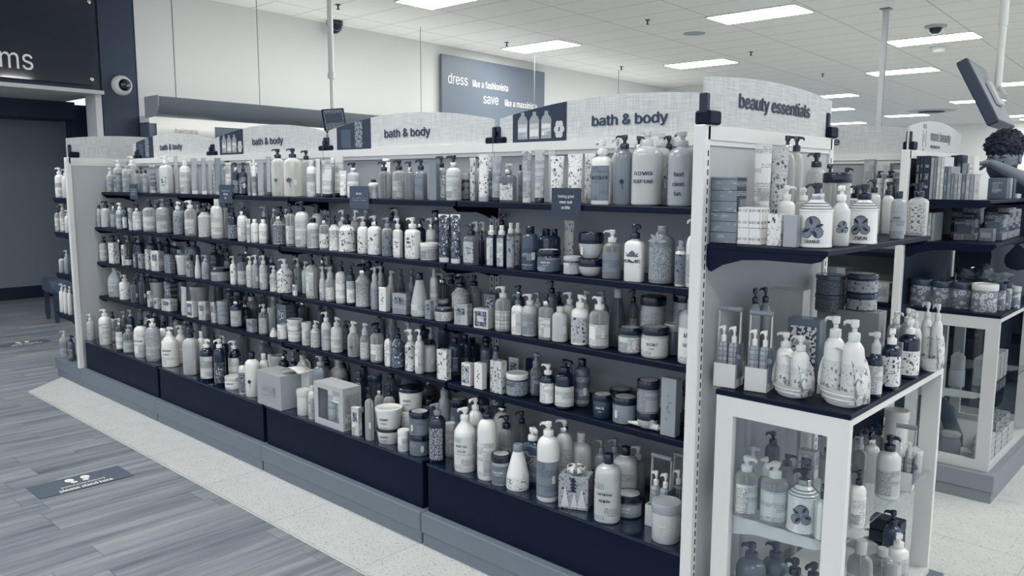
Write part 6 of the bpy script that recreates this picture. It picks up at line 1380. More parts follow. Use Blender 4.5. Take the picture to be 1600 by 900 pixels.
('U',-1.529,-0.35,0.4019,0.09,0.115,0.115,28,'9','9','l9','ASHANTI|NATURALS',0, 'white tub, white lid, stacked, printed label, @19;', 41),
('J',-1.395,-0.38,0.3373,0.089,0.05,0.05,31,'9','9','l9','',0, 'white jar, white lid, printed label, @19;', 26),
('J',-1.314,-0.362,0.3373,0.084,0.085,0.085,29,'4','0','l5','',1, 'grey jar, black lid, printed label, barcode, @19;', 26),
('J',-1.314,-0.362,0.4209,0.097,0.085,0.085,32,'4','0','l5','',1, 'grey jar, black lid, stacked, printed label, barcode, @19;', 26),
('P',-1.191,-0.374,0.3373,0.239,0.061,0.061,24,'1','5','p3','',0, 'black bottle, grey pump, patterned body, @16;', 0),
('C',-1.045,-0.362,0.3373,0.247,0.085,0.085,25,'9','9','l8','BODY OIL|& ALOE',0, 'white bottle, white pump, reading "BODY OIL & ALOE", @16;', 0),
('P',-0.92,-0.368,0.3373,0.28,0.073,0.073,23,'9','0','l8','',0, 'white bottle, black pump, printed label, @16;', 0),
('J',-0.847,-0.368,0.3373,0.114,0.074,0.074,24,'6','0','l5','BEACH WOOD|BODY BUTTER',0, 'pale grey jar, black lid, reading "BEACH WOOD BODY BUTTER", @16;', 26),
('V',-0.768,-0.362,0.3373,0.168,0.085,0.085,29,'9','5','f9','',1, 'white tapered bottle, grey cap, floral label, barcode, @16;', 0),
('P',-0.622,-0.365,0.3373,0.28,0.08,0.08,25,'9','9','l5','',1, 'white bottle, white pump, printed label, barcode, @16;', 0),
('B',-0.365,-0.363,0.3373,0.228,0.084,0.084,20,'7','0','l7','caramel|apple',0, 'pale grey bottle, black cap, reading "caramel apple", @16;', 0),
('J',-0.34,-0.278,0.3373,0.074,0.094,0.094,19,'3','0','l6','BRAZIL NUT|BODY BUTTER',1, 'dark grey jar, black lid, reading "BRAZIL NUT BODY BUTTER", @16;', 26),
('J',-0.144,-0.359,0.3373,0.126,0.092,0.092,17,'7','6','n','HAPPY|BODY SCRUB',0, 'pale grey jar, pale grey lid, reading "HAPPY BODY SCRUB", @16;', 26),
('J',-0.095,-0.278,0.3373,0.095,0.093,0.093,16,'7','6','n','BE HAPPY',0, 'pale grey jar, pale grey lid, reading "BE HAPPY", @16;', 26),
('P',-4.816,-0.289,0.3373,0.141,0.048,0.048,45,'8','8','f7','',0, 'off-white bottle, off-white pump, floral label, @9;', 0),
('P',-4.649,-0.29,0.3373,0.209,0.046,0.046,44,'7','0','l8','',0, 'pale grey bottle, black pump, printed label, @9;', 0),
('B',-3.866,-0.28,0.3373,0.23,0.067,0.067,35,'9','0','l8','',0, 'white bottle, black cap, printed label, @9;', 0),
('C',-3.651,-0.269,0.3373,0.235,0.074,0.074,35,'9','9','l9','',0, 'white bottle, white pump, printed label, @25;', 0),
('B',-3.341,-0.29,0.3373,0.242,0.047,0.047,40,'9','9','l8','',0, 'white bottle, white cap, printed label, @25;', 0),
('P',-2.974,-0.282,0.3373,0.234,0.063,0.063,31,'1','9','l9','',0, 'black bottle, white pump, printed label, @25;, rightmost such', 0),
('B',-2.65,-0.289,0.3373,0.211,0.049,0.049,32,'9','9','n','',0, 'white bottle, white cap, @25;, leftmost such', 0),
('X',-2.228,-0.293,0.3373,0.194,0.067,0.04,0,'8','8','n','',0, 'off-white carton, @19;', 10),
('P',-2.143,-0.276,0.3373,0.272,0.075,0.075,27,'5','6','n','',0, 'grey bottle, pale grey pump, @19;', 0),
('P',-1.831,-0.278,0.3373,0.247,0.055,0.055,30,'2','2','s9','',1, 'dark bottle, dark pump, barcode, @19;', 0),
('P',-1.667,-0.291,0.3373,0.218,0.045,0.045,32,'c6','0','n','',0, 'clear bottle, black pump, @19;, leftmost such', 0),
('P',-1.602,-0.289,0.3373,0.223,0.05,0.05,30,'c6','0','n','',0, 'clear bottle, black pump, @19;, rightmost such', 0),
('U',-1.506,-0.245,0.3373,0.124,0.105,0.105,4,'9','9','l9','',0, 'white tub, white lid, printed label, @19;', 41),
('U',-1.506,-0.245,0.4609,0.103,0.111,0.111,28,'9','0','l9','ASHANTI|NATURALS',0, 'white tub, black lid, stacked, printed label, @19;', 41),
('J',-1.203,-0.293,0.3373,0.14,0.041,0.041,28,'7','8','l8','',0, 'pale grey jar, off-white lid, printed label, @16;', 26),
('P',-1.067,-0.284,0.3373,0.266,0.058,0.058,20,'9','9','l9','',0, 'white bottle, white pump, printed label, @16;', 0),
('P',-0.901,-0.283,0.3373,0.227,0.061,0.061,18,'c5','0','l4','',0, 'clear bottle, black pump, printed label, @16;', 0),
('Q',-0.762,-0.288,0.3373,0.212,0.077,0.05,12,'3','9','l3','',0, 'dark grey square bottle, white pump, printed label, @16;', 0),
('P',-0.616,-0.284,0.3373,0.273,0.06,0.06,28,'7','7','l7','',0, 'pale grey bottle, pale grey pump, printed label, @16;', 0),
('B',-0.592,-0.216,0.3373,0.216,0.082,0.082,27,'7','8','n','',0, 'pale grey bottle, off-white cap, @16;', 0),
('B',-0.404,-0.208,0.3373,0.205,0.084,0.084,20,'7','0','l7','',0, 'pale grey bottle, black cap, printed label, @16;', 0),
('Y',-0.215,-0.277,0.3373,0.235,0.074,0.074,1,'6','7','l6','',0, 'pale grey bath caddy set, printed label, @16;, leftmost such', 23),
('Y',-0.167,-0.22,0.3373,0.235,0.074,0.074,-2,'6','7','l6','',0, 'pale grey bath caddy set, printed label, @16;, rightmost such', 23),
('P',-0.4,-0.136,0.3373,0.188,0.052,0.052,15,'6','8','n','',0, 'pale grey bottle, off-white pump, @16;', 0),
('P',-4.818,-0.197,0.3373,0.114,0.045,0.045,34,'7','8','n','',0, 'pale grey bottle, off-white pump, @9;, leftmost such', 0),
('P',-4.684,-0.199,0.3373,0.199,0.042,0.042,44,'5','8','n','',0, 'grey bottle, off-white pump, @9;, leftmost such', 0),
('P',-4.579,-0.196,0.3373,0.219,0.047,0.047,43,'3','8','n','',0, 'dark grey bottle, off-white pump, @9;', 0),
('P',-4.321,-0.199,0.3373,0.196,0.041,0.041,41,'4','8','n','',0, 'grey bottle, off-white pump, @9;, rightmost such', 0),
('P',-3.37,-0.2,0.3373,0.214,0.04,0.04,30,'3','0','n','',0, 'dark grey bottle, black pump, @25;', 0),
('P',-3.253,-0.196,0.3373,0.214,0.047,0.047,31,'2','8','n','',0, 'dark bottle, off-white pump, @25;', 0),
('B',-2.752,-0.191,0.3373,0.177,0.058,0.058,30,'9','9','n','',0, 'white bottle, white cap, @25;, rightmost such', 0),
('U',-2.685,-0.18,0.3373,0.178,0.079,0.079,13,'8','8','n','',0, 'off-white tub, off-white lid, @25;', 41),
('G',-2.458,-0.174,0.3373,0.215,0.091,0.091,27,'8','8','n','',0, 'off-white jug, @25;', 35),
('B',-2.141,-0.177,0.3373,0.24,0.086,0.086,34,'8','8','l2','',0, 'off-white bottle, off-white cap, printed label, @19;, rightmost such', 0),
('P',-2.616,-0.191,0.3373,0.215,0.057,0.057,35,'2','0','n','',0, 'dark bottle, black pump, @25;', 0),
('P',-2.529,-0.187,0.3373,0.22,0.049,0.049,33,'2','5','n','',0, 'dark bottle, grey pump, @25;', 0),
('J',-1.837,-0.185,0.3373,0.215,0.069,0.069,35,'c3','3','n','',0, 'clear jar, dark grey lid, @19;', 26),
('P',-1.717,-0.186,0.3373,0.265,0.068,0.068,25,'c3','2','n','',0, 'clear bottle, dark pump, @19;', 0),
('J',-1.592,-0.184,0.3373,0.276,0.072,0.072,28,'c3','2','n','',0, 'clear jar, dark lid, @19;', 26),
('U',-1.487,-0.157,0.3373,0.164,0.077,0.077,1,'5','0','n','',0, 'grey tub, black lid, @19;', 41),
('F',-1.349,-0.191,0.3373,0.264,0.057,0.057,21,'6','6','n','',0, 'pale grey foaming soap bottle, pale grey pump, @19;', 0),
('J',-1.27,-0.183,0.3373,0.205,0.073,0.073,19,'4','0','l4','',0, 'grey jar, black lid, printed label, @19;', 26),
('P',-1.015,-0.184,0.3373,0.248,0.072,0.072,21,'8','0','n','',0, 'off-white bottle, black pump, @16;', 0),
('P',-0.902,-0.194,0.3373,0.225,0.052,0.052,18,'c4','0','n','',0, 'clear bottle, black pump, @16;', 0),
('P',-0.516,-0.198,0.3373,0.2,0.043,0.043,14,'5','5','n','',0, 'grey bottle, grey pump, @16;, leftmost such', 0),
('P',-0.469,-0.178,0.3373,0.21,0.052,0.052,26,'5','5','n','',0, 'grey bottle, grey pump, @16;, rightmost such', 0),
('P',-5.204,-0.387,1.325,0.214,0.062,0.062,37,'9','9','l9','',0, 'white bottle, white pump, printed label, @3;', 1),
('P',-5.066,-0.394,1.325,0.203,0.047,0.047,45,'9','9','n','',0, 'white bottle, white pump, @3;', 1),
('P',-5.262,-0.396,1.08,0.184,0.044,0.044,43,'c7','2','l8','',0, 'clear bottle, dark pump, printed label, @0;', 1),
('P',-5.157,-0.396,1.08,0.204,0.043,0.043,43,'c8','9','l9','',0, 'clear bottle, white pump, printed label, @0;', 1),
('P',-5.06,-0.399,1.08,0.161,0.038,0.038,42,'9','9','n','',0, 'white bottle, white pump, @0;', 1),
('P',-5.242,-0.396,0.78,0.141,0.044,0.044,46,'7','0','n','',0, 'pale grey bottle, black pump, @2;', 1),
('P',-5.13,-0.399,0.78,0.171,0.038,0.038,45,'6','8','n','',0, 'pale grey bottle, off-white pump, @2;', 1),
('P',-5.279,-0.398,0.485,0.212,0.039,0.039,43,'9','9','n','',0, 'white bottle, white pump, @1;, leftmost such', 1),
('P',-5.2,-0.399,0.485,0.21,0.039,0.039,40,'9','9','n','',0, 'white bottle, white pump, @1;, second from left such', 1),
('P',-5.115,-0.401,0.485,0.208,0.034,0.034,42,'9','9','n','',0, 'white bottle, white pump, @1;, rightmost such', 1),
('P',-5.331,-0.386,0.137,0.203,0.065,0.065,43,'c7','8','l6','',0, 'clear bottle, off-white pump, printed label, @4;', 1),
('P',-5.176,-0.394,0.137,0.186,0.049,0.049,40,'4','1','n','',0, 'grey bottle, black pump, @4;', 1),
('X',0.035,-0.376,1.277,0.086,0.08,0.048,0,'5','5','b5','',0, 'grey carton, in clear wrap, @6;', 14),
('X',0.035,-0.376,1.3628,0.098,0.082,0.049,-3,'5','5','b5','',0, 'grey carton, stacked, in clear wrap, @6;', 14),
('X',0.108,-0.372,1.277,0.046,0.071,0.043,3,'9','9','m9','',0, 'white carton, three-bar pack, @6;', 14),
('X',0.108,-0.372,1.3226,0.056,0.077,0.046,0,'9','9','m9','',0, 'white carton, stacked, three-bar pack, @6;', 14),
('T',0.05,-0.202,1.277,0.281,0.049,0.03,32,'8','4','l9','',1, 'off-white tube, printed label, barcode, @6;', 38),
('T',0.07,-0.133,1.277,0.274,0.048,0.029,32,'7','4','f8','',0, 'pale grey tube, floral label, @6;', 38),
('X',0.18,-0.38,1.277,0.086,0.038,0.023,3,'8','8','f9','',0, 'off-white carton, floral label, @6;', 14),
('X',0.23,-0.392,1.277,0.085,0.037,0.022,-2,'6','6','n','',0, 'pale grey carton, @6;', 14),
('S',0.272,-0.341,1.277,0.168,0.087,0.087,12,'9','0','o9','ORANGE',0, 'white soap canister, black pump, reading "ORANGE", @6;', 20),
('C',0.3,-0.246,1.277,0.162,0.05,0.05,36,'8','9','o6','',0, 'off-white bottle, white pump, fruit picture, @6;', 6),
('S',0.314,-0.116,1.277,0.165,0.081,0.081,11,'9','0','o9','LEMON',0, 'white soap canister, black pump, reading "LEMON", @6;', 20),
('S',0.15,0.282,1.277,0.161,0.084,0.084,18,'9','0','o9','',0, 'white soap canister, black pump, fruit picture, @6;', 20),
('B',0.321,0.158,1.277,0.147,0.042,0.042,9,'6','0','l6','ginger',0, 'pale grey bottle, black cap, reading "ginger", @6;', 6),
('Q',0.316,0.369,1.277,0.17,0.06,0.039,-1,'7','0','p8','',0, 'pale grey square bottle, black pump, patterned body, @6;', 6),
('P',0.13,-0.209,1.277,0.161,0.05,0.05,31,'9','9','n','',0, 'white bottle, white pump, @6;', 6),
('P',0.12,-0.07,1.277,0.155,0.052,0.052,38,'c7','9','l8','',0, 'clear bottle, white pump, printed label, @6;', 6),
('P',0.04,-0.018,1.277,0.313,0.05,0.05,31,'c7','0','n','',0, 'clear bottle, black pump, @6;, leftmost such', 6),
('P',0.04,0.048,1.277,0.314,0.047,0.047,39,'c7','0','n','',0, 'clear bottle, black pump, @6;, second from left such', 6),
('P',0.05,0.185,1.277,0.267,0.066,0.066,32,'c7','0','n','',0, 'clear bottle, black pump, @6;, third from left such', 6),
('P',0.04,0.328,1.277,0.234,0.046,0.046,32,'c7','0','n','',0, 'clear bottle, black pump, @6;, rightmost such', 6),
('J',0.18,0.029,1.277,0.2,0.082,0.082,38,'c6','0','n','',0, 'clear jar, black lid, @6;', 30),
('P',0.07,0.4,1.277,0.222,0.042,0.042,38,'9','0','n','',0, 'white bottle, black pump, @6;', 6),
('P',0.17,0.385,1.277,0.183,0.045,0.045,33,'8','0','n','',0, 'off-white bottle, black pump, @6;, leftmost such', 6),
('P',0.21,0.403,1.277,0.174,0.04,0.04,35,'8','0','n','',0, 'off-white bottle, black pump, @6;, rightmost such', 6),
('Y',0.044,-0.353,0.864,0.23,0.065,0.065,8,'9','9','d6','',0, 'white bath caddy set, chequered, @18;, leftmost such', 25),
('Y',0.132,-0.339,0.864,0.226,0.063,0.063,8,'9','9','d6','',0, 'white bath caddy set, chequered, @18;, rightmost such', 25),
('Z',0.226,-0.338,0.864,0.172,0.125,0.125,-22,'8','8','f9','',0, 'off-white soap dish gift set, floral label, @18;, leftmost such', 25),
('Z',0.36,-0.33,0.864,0.231,0.141,0.141,-22,'8','8','f9','',0, 'off-white soap dish gift set, floral label, @18;, rightmost such', 25),
('Z',0.413,0.254,0.864,0.213,0.082,0.082,-22,'9','9','f9','',0, 'white soap dish gift set, floral label, @18;', 25),
('P',0.397,-0.067,0.864,0.173,0.051,0.051,37,'1','9','f9','',0, 'black bottle, white pump, floral label, @18;, leftmost such', 5),
('P',0.39,0.117,0.864,0.178,0.06,0.06,38,'1','9','f9','',0, 'black bottle, white pump, floral label, @18;, rightmost such', 5),
('F',0.395,-0.189,0.864,0.181,0.04,0.04,38,'1','7','l8','',0, 'black foaming soap bottle, pale grey pump, printed label, @18;', 5),
('X',0.403,-0.015,0.864,0.127,0.016,0.01,-1,'5','5','n','',0, 'grey carton, @18;', 13),
('X',0.17,-0.114,0.864,0.183,0.095,0.057,3,'4','4','k8','',0, 'grey carton, framed picture, @18;', 13),
('X',0.09,-0.065,0.864,0.259,0.106,0.064,3,'c7','7','n','',0, 'clear carton, @18;', 13),
('X',0.06,0.335,0.864,0.142,0.068,0.041,1,'6','6','n','',0, 'pale grey carton, @18;, leftmost such', 13),
('J',0.06,0.335,1.0063,0.059,0.097,0.097,32,'5','4','p5','',0, 'grey jar, grey lid, stacked, patterned body, @18;, leftmost such', 29),
('J',0.06,0.335,1.0648,0.069,0.097,0.097,36,'5','4','p5','',0, 'grey jar, grey lid, stacked, patterned body, @18;, rightmost such', 29),
('X',0.16,0.356,0.864,0.153,0.144,0.087,3,'6','6','n','',0, 'pale grey carton, @18;, rightmost such', 13),
('J',0.16,0.356,1.0172,0.06,0.1,0.1,33,'3','3','f7','',0, 'dark grey jar, dark grey lid, stacked, floral label, @18;, leftmost such', 29),
('J',0.16,0.356,1.0768,0.066,0.1,0.1,36,'3','3','f7','',0, 'dark grey jar, dark grey lid, stacked, floral label, @18;, rightmost such', 29),
('P',0.05,-0.213,0.864,0.271,0.036,0.036,38,'6','0','n','',0, 'pale grey bottle, black pump, @18;, leftmost such', 5),
('P',0.06,-0.166,0.864,0.27,0.037,0.037,36,'6','0','n','',0, 'pale grey bottle, black pump, @18;, rightmost such', 5),
('P',0.27,0.372,0.864,0.157,0.045,0.045,31,'6','9','n','',0, 'pale grey bottle, white pump, @18;, leftmost such', 5),
('P',0.32,0.327,0.864,0.178,0.044,0.044,36,'6','9','n','',0, 'pale grey bottle, white pump, @18;, rightmost such', 5),
('P',0.38,0.198,0.864,0.187,0.041,0.041,33,'8','8','n','',0, 'off-white bottle, off-white pump, @18;', 5),
('P',0.121,-0.368,0.503,0.17,0.064,0.064,38,'c6','9','l8','',0, 'clear bottle, white pump, printed label, @5;, leftmost such', 4),
('P',0.203,-0.362,0.503,0.171,0.075,0.075,36,'c6','9','l8','',0, 'clear bottle, white pump, printed label, @5;, rightmost such', 4),
('S',0.284,-0.357,0.503,0.17,0.085,0.085,18,'9','0','o9','',0, 'white soap canister, black pump, fruit picture, @5;', 19),
('P',0.349,-0.378,0.503,0.149,0.044,0.044,38,'8','0','n','',0, 'off-white bottle, black pump, @5;, leftmost such', 4),
('P',0.388,-0.236,0.503,0.16,0.04,0.04,36,'9','0','l9','',0, 'white bottle, black pump, printed label, @5;', 4),
('P',0.377,0.043,0.503,0.192,0.068,0.068,34,'8','0','l7','',0, 'off-white bottle, black pump, printed label, @5;', 4),
('P',0.29,0.14,0.503,0.163,0.055,0.055,38,'8','0','n','',0, 'off-white bottle, black pump, @5;, rightmost such', 4),
('Y',0.391,0.146,0.503,0.204,0.058,0.058,8,'6','9','d7','',0, 'pale grey bath caddy set, chequered, @5;', 24),
('J',0.37,0.329,0.503,0.076,0.048,0.048,38,'7','8','n','',0, 'pale grey jar, off-white lid, @5;', 28),
('F',0.15,-0.31,0.503,0.16,0.035,0.035,38,'6','8','n','',0, 'pale grey foaming soap bottle, off-white pump, @5;, rightmost such', 4),
('F',0.1,-0.293,0.503,0.177,0.039,0.039,36,'6','8','n','',0, 'pale grey foaming soap bottle, off-white pump, @5;, leftmost such', 4),
('P',0.06,-0.067,0.503,0.16,0.047,0.047,37,'4','0','n','',0, 'grey bottle, black pump, @5;', 4),
('P',0.15,-0.159,0.503,0.129,0.053,0.053,36,'c5','3','n','',0, 'clear bottle, dark grey pump, @5;', 4),
('X',0.17,-0.05,0.503,0.121,0.053,0.032,0,'8','8','l9','',0, 'off-white carton, printed label, @5;', 12),
('P',0.18,0.071,0.503,0.1,0.052,0.052,39,'7','0','n','',0, 'pale grey bottle, black pump, @5;, leftmost such', 4),
('Q',0.28,0.079,0.503,0.158,0.038,0.025,-1,'c5','7','n','',0, 'clear square bottle, pale grey pump, @5;', 4),
('P',0.2,0.351,0.503,0.118,0.046,0.046,32,'6','0','n','',0, 'pale grey bottle, black pump, @5;, third from left such', 4),
('P',0.2,0.285,0.503,0.114,0.041,0.041,37,'7','0','n','',0, 'pale grey bottle, black pump, @5;, second from left such', 4),
('J',0.31,0.316,0.503,0.201,0.076,0.076,35,'8','8','n','',0, 'off-white jar, off-white lid, @5;', 28),
('P',0.25,0.342,0.503,0.13,0.036,0.036,35,'6','0','n','',0, 'pale grey bottle, black pump, @5;, rightmost such', 4),
('P',0.12,-0.31,0.155,0.238,0.087,0.087,36,'4','3','l6','',0, 'grey bottle, dark grey pump, printed label, @13;, leftmost such', 2),
('P',0.15,-0.211,0.155,0.214,0.077,0.077,33,'4','3','l6','',0, 'grey bottle, dark grey pump, printed label, @13;, rightmost such', 2),
('P',0.22,-0.232,0.155,0.194,0.071,0.071,33,'8','1','n','',0, 'off-white bottle, black pump, @13;', 2),
('P',0.29,-0.27,0.155,0.218,0.065,0.065,32,'7','1','n','',0, 'pale grey bottle, black pump, @13;', 2),
('P',0.06,-0.274,0.155,0.137,0.041,0.041,37,'7','9','n','',0, 'pale grey bottle, white pump, @13;', 2),
('B',0.37,-0.132,0.155,0.267,0.07,0.07,38,'c5','7','l8','',0, 'clear bottle, pale grey cap, printed label, @13;, leftmost such', 2),
('B',0.37,0.064,0.155,0.176,0.087,0.087,37,'c5','7','l8','',0, 'clear bottle, pale grey cap, printed label, @13;, rightmost such', 2),
('P',0.26,0.324,0.155,0.113,0.069,0.069,32,'8','9','n','',0, 'off-white bottle, white pump, @13;', 2),
('P',0.37,0.22,0.155,0.168,0.065,0.065,39,'9','9','l9','',0, 'white bottle, white pump, printed label, @13;', 2),
('P',0.33,0.283,0.155,0.215,0.058,0.058,38,'3','1','n','',0, 'dark grey bottle, black pump, @13;', 2),
('J',-0.043,1.745,0.856,0.135,0.099,0.099,20,'c6','3','r7','',0, 'clear jar, dark grey lid, of pale rings, @29;, leftmost such', 31),
('J',0.043,1.774,0.856,0.13,0.102,0.102,15,'c6','3','r7','',0, 'clear jar, dark grey lid, of pale rings, @29;, second from left such', 31),
('J',0.132,1.775,0.856,0.131,0.097,0.097,23,'c6','3','r7','',0, 'clear jar, dark grey lid, of pale rings, @29;, rightmost such', 31),
('J',0.235,1.727,0.856,0.136,0.109,0.109,21,'c6','8','r7','',0, 'clear jar, off-white lid, of pale rings, @29;', 31),
('J',0.284,1.81,0.856,0.132,0.04,0.04,21,'c5','2','r5','',0, 'clear jar, dark lid, of pale rings, @29;, leftmost such', 31),
('J',0.297,1.873,0.856,0.137,0.037,0.037,15,'c5','2','r5','',0, 'clear jar, dark lid, of pale rings, @29;, rightmost such', 31),
('J',0.309,1.973,0.856,0.108,0.051,0.051,22,'c6','7','r6','',0, 'clear jar, pale grey lid, of pale rings, @29;', 31),
('P',-4.2,-0.042,1.3699,0.179,0.055,0.055,30,'7','0','n','',0, 'pale grey bottle, black pump, @23;', 9),
('B',-3.438,-0.033,1.3699,0.198,0.053,0.053,34,'6','0','n','',0, 'pale grey bottle, black cap, @28;', 9),
('P',-3.173,-0.03,1.3699,0.192,0.043,0.043,28,'7','9','n','',0, 'pale grey bottle, white pump, @28;', 9),
('F',-3.08,-0.049,1.3699,0.18,0.049,0.049,31,'c4','9','n','',0, 'clear foaming soap bottle, white pump, @28;', 9),
('P',-2.705,-0.044,1.3699,0.2,0.044,0.044,37,'c5','8','n','',0, 'clear bottle, off-white pump, @28;', 9),
('B',-2.348,-0.035,1.3699,0.198,0.044,0.044,34,'5','9','n','',0, 'grey bottle, white cap, @27;', 9),
('F',-1.896,-0.056,1.3699,0.185,0.055,0.055,33,'c4','9','n','',0, 'clear foaming soap bottle, white pump, @27;', 9),
('P',-1.291,-0.031,1.3699,0.182,0.043,0.043,22,'6','0','n','',0, 'pale grey bottle, black pump, @27;', 9),
('P',-1.232,-0.033,1.3699,0.179,0.051,0.051,23,'4','8','n','',0, 'grey bottle, off-white pump, @27;', 9),
('P',-4.44,-0.039,1.126,0.19,0.05,0.05,38,'7','8','n','',0, 'pale grey bottle, off-white pump, @8;', 7),
('B',-4.187,-0.043,1.126,0.182,0.044,0.044,30,'5','0','n','',0, 'grey bottle, black cap, @8;', 7),
('P',-3.799,-0.031,1.126,0.191,0.048,0.048,34,'7','0','n','',0, 'pale grey bottle, black pump, @8;, leftmost such', 7),
('P',-3.739,-0.039,1.126,0.183,0.044,0.044,42,'6','0','n','',0, 'pale grey bottle, black pump, @8;, rightmost such', 7),
('P',-3.66,-0.045,1.126,0.194,0.045,0.045,38,'3','9','n','',0, 'dark grey bottle, white pump, @8;', 7),
('P',-3.451,-0.04,1.126,0.189,0.054,0.054,39,'7','0','n','',0, 'pale grey bottle, black pump, @21;, leftmost such', 7),
('P',-3.256,-0.044,1.126,0.2,0.044,0.044,31,'7','9','n','',0, 'pale grey bottle, white pump, @21;', 7),
('F',-2.99,-0.054,1.126,0.183,0.052,0.052,36,'4','9','n','',0, 'grey foaming soap bottle, white pump, @21;', 7),
('P',-2.847,-0.04,1.126,0.183,0.056,0.056,36,'6','0','n','',0, 'pale grey bottle, black pump, @21;, rightmost such', 7),
('P',-2.086,-0.035,1.126,0.181,0.043,0.043,32,'4','9','n','',0, 'grey bottle, white pump, @14;, leftmost such', 7),
('P',-1.881,-0.032,1.126,0.198,0.047,0.047,27,'4','0','n','',0, 'grey bottle, black pump, @14;, leftmost such', 7),
('P',-1.823,-0.052,1.126,0.194,0.052,0.052,23,'4','9','n','',0, 'grey bottle, white pump, @14;, rightmost such', 7),
('P',-1.554,-0.043,1.126,0.196,0.047,0.047,20,'4','0','n','',0, 'grey bottle, black pump, @14;, rightmost such', 7),
('P',-1.49,-0.031,1.126,0.179,0.052,0.052,31,'3','7','n','',0, 'dark grey bottle, pale grey pump, @14;', 7),
('P',-1.163,-0.034,1.126,0.191,0.045,0.045,30,'4','0','n','',0, 'grey bottle, black pump, @12;', 7),
('P',-4.74,-0.056,0.8836,0.197,0.055,0.055,34,'3','0','n','',0, 'dark grey bottle, black pump, @10;, rightmost such', 8),
('P',-4.545,-0.038,0.8836,0.19,0.049,0.049,40,'5','0','n','',0, 'grey bottle, black pump, @10;', 8),
('P',-4.4,-0.045,0.8836,0.198,0.042,0.042,35,'4','7','n','',0, 'grey bottle, pale grey pump, @10;', 8),
('F',-4.287,-0.039,0.8836,0.2,0.048,0.048,38,'3','0','n','',0, 'dark grey foaming soap bottle, black pump, @10;', 8),
('P',-4.225,-0.027,0.8836,0.179,0.047,0.047,41,'3','8','n','',0, 'dark grey bottle, off-white pump, @10;', 8),
('P',-4.146,-0.05,0.8836,0.181,0.048,0.048,34,'3','9','n','',0, 'dark grey bottle, white pump, @10;', 8),
('F',-3.992,-0.036,0.8836,0.196,0.043,0.043,37,'7','0','n','',0, 'pale grey foaming soap bottle, black pump, @10;', 8),
('P',-3.572,-0.034,0.8836,0.191,0.047,0.047,31,'7','0','n','',0, 'pale grey bottle, black pump, @26;', 8),
('P',-3.489,-0.034,0.8836,0.182,0.051,0.051,34,'c5','0','n','',0, 'clear bottle, black pump, @26;, leftmost such', 8),
('P',-3.246,-0.035,0.8836,0.181,0.045,0.045,27,'c4','0','n','',0, 'clear bottle, black pump, @26;, rightmost such', 8),
('P',-3.101,-0.026,0.8836,0.184,0.045,0.045,30,'3','0','n','',0, 'dark grey bottle, black pump, @26;', 8),
('P',-3.046,-0.047,0.8836,0.195,0.044,0.044,30,'5','0','n','',0, 'grey bottle, black pump, @26;, second from left such', 8),
('P',-2.683,-0.051,0.8836,0.175,0.055,0.055,38,'5','0','n','',0, 'grey bottle, black pump, @26;, rightmost such', 8),
('F',-2.413,-0.038,0.8836,0.181,0.049,0.049,26,'3','9','n','',0, 'dark grey foaming soap bottle, white pump, @20;', 8),
('F',-2.103,-0.039,0.8836,0.195,0.044,0.044,33,'5','9','n','',0, 'grey foaming soap bottle, white pump, @20;', 8),
('P',-2.043,-0.05,0.8836,0.2,0.055,0.055,23,'4','0','n','',0, 'grey bottle, black pump, @20;', 8),
('F',-1.948,-0.051,0.8836,0.188,0.049,0.049,35,'c5','0','n','',0, 'clear foaming soap bottle, black pump, @20;', 8),
('P',-1.579,-0.035,0.8836,0.187,0.054,0.054,22,'c5','9','n','',0, 'clear bottle, white pump, @20;', 8),
('P',-1.411,-0.044,0.8836,0.197,0.042,0.042,20,'5','9','n','',0, 'grey bottle, white pump, @20;', 8),
('P',-4.62,-0.039,0.6423,0.185,0.049,0.049,33,'4','8','n','',0, 'grey bottle, off-white pump, @7;', 3),
('P',-4.357,-0.041,0.6423,0.178,0.052,0.052,43,'c4','9','n','',0, 'clear bottle, white pump, @7;', 3),
('P',-4.201,-0.029,0.6423,0.194,0.045,0.045,38,'5','0','n','',0, 'grey bottle, black pump, @7;', 3),
('P',-4.118,-0.031,0.6423,0.194,0.049,0.049,41,'6','0','n','',0, 'pale grey bottle, black pump, @7;', 3),
('P',-3.878,-0.033,0.6423,0.196,0.046,0.046,35,'c5','0','n','',0, 'clear bottle, black pump, @7;', 3),
('B',-3.611,-0.04,0.6423,0.199,0.048,0.048,29,'5','8','n','',0, 'grey bottle, off-white cap, @22;', 3),
('P',-3.468,-0.038,0.6423,0.191,0.048,0.048,32,'4','9','n','',0, 'grey bottle, white pump, @22;', 3),
('B',-3.327,-0.052,0.6423,0.194,0.055,0.055,33,'3','0','n','',0, 'dark grey bottle, black cap, @22;', 3),
('P',-3.248,-0.038,0.6423,0.183,0.053,0.053,41,'c4','0','n','',0, 'clear bottle, black pump, @22;, leftmost such', 3),
('P',-3.167,-0.05,0.6423,0.181,0.051,0.051,29,'c5','0','n','',0, 'clear bottle, black pump, @22;, rightmost such', 3),
('P',-3.085,-0.028,0.6423,0.193,0.044,0.044,29,'c4','9','n','',0, 'clear bottle, white pump, @22;', 3),
('F',-2.97,-0.03,0.6423,0.189,0.043,0.043,38,'7','9','n','',0, 'pale grey foaming soap bottle, white pump, @22;', 3),
('P',-2.829,-0.047,0.6423,0.197,0.053,0.053,27,'6','0','n','',0, 'pale grey bottle, black pump, @22;', 3),
('P',-2.743,-0.044,0.6423,0.18,0.053,0.053,39,'4','0','n','',0, 'grey bottle, black pump, @22;, leftmost such', 3),
('P',-2.649,-0.043,0.6423,0.179,0.052,0.052,29,'5','7','n','',0, 'grey bottle, pale grey pump, @22;', 3),
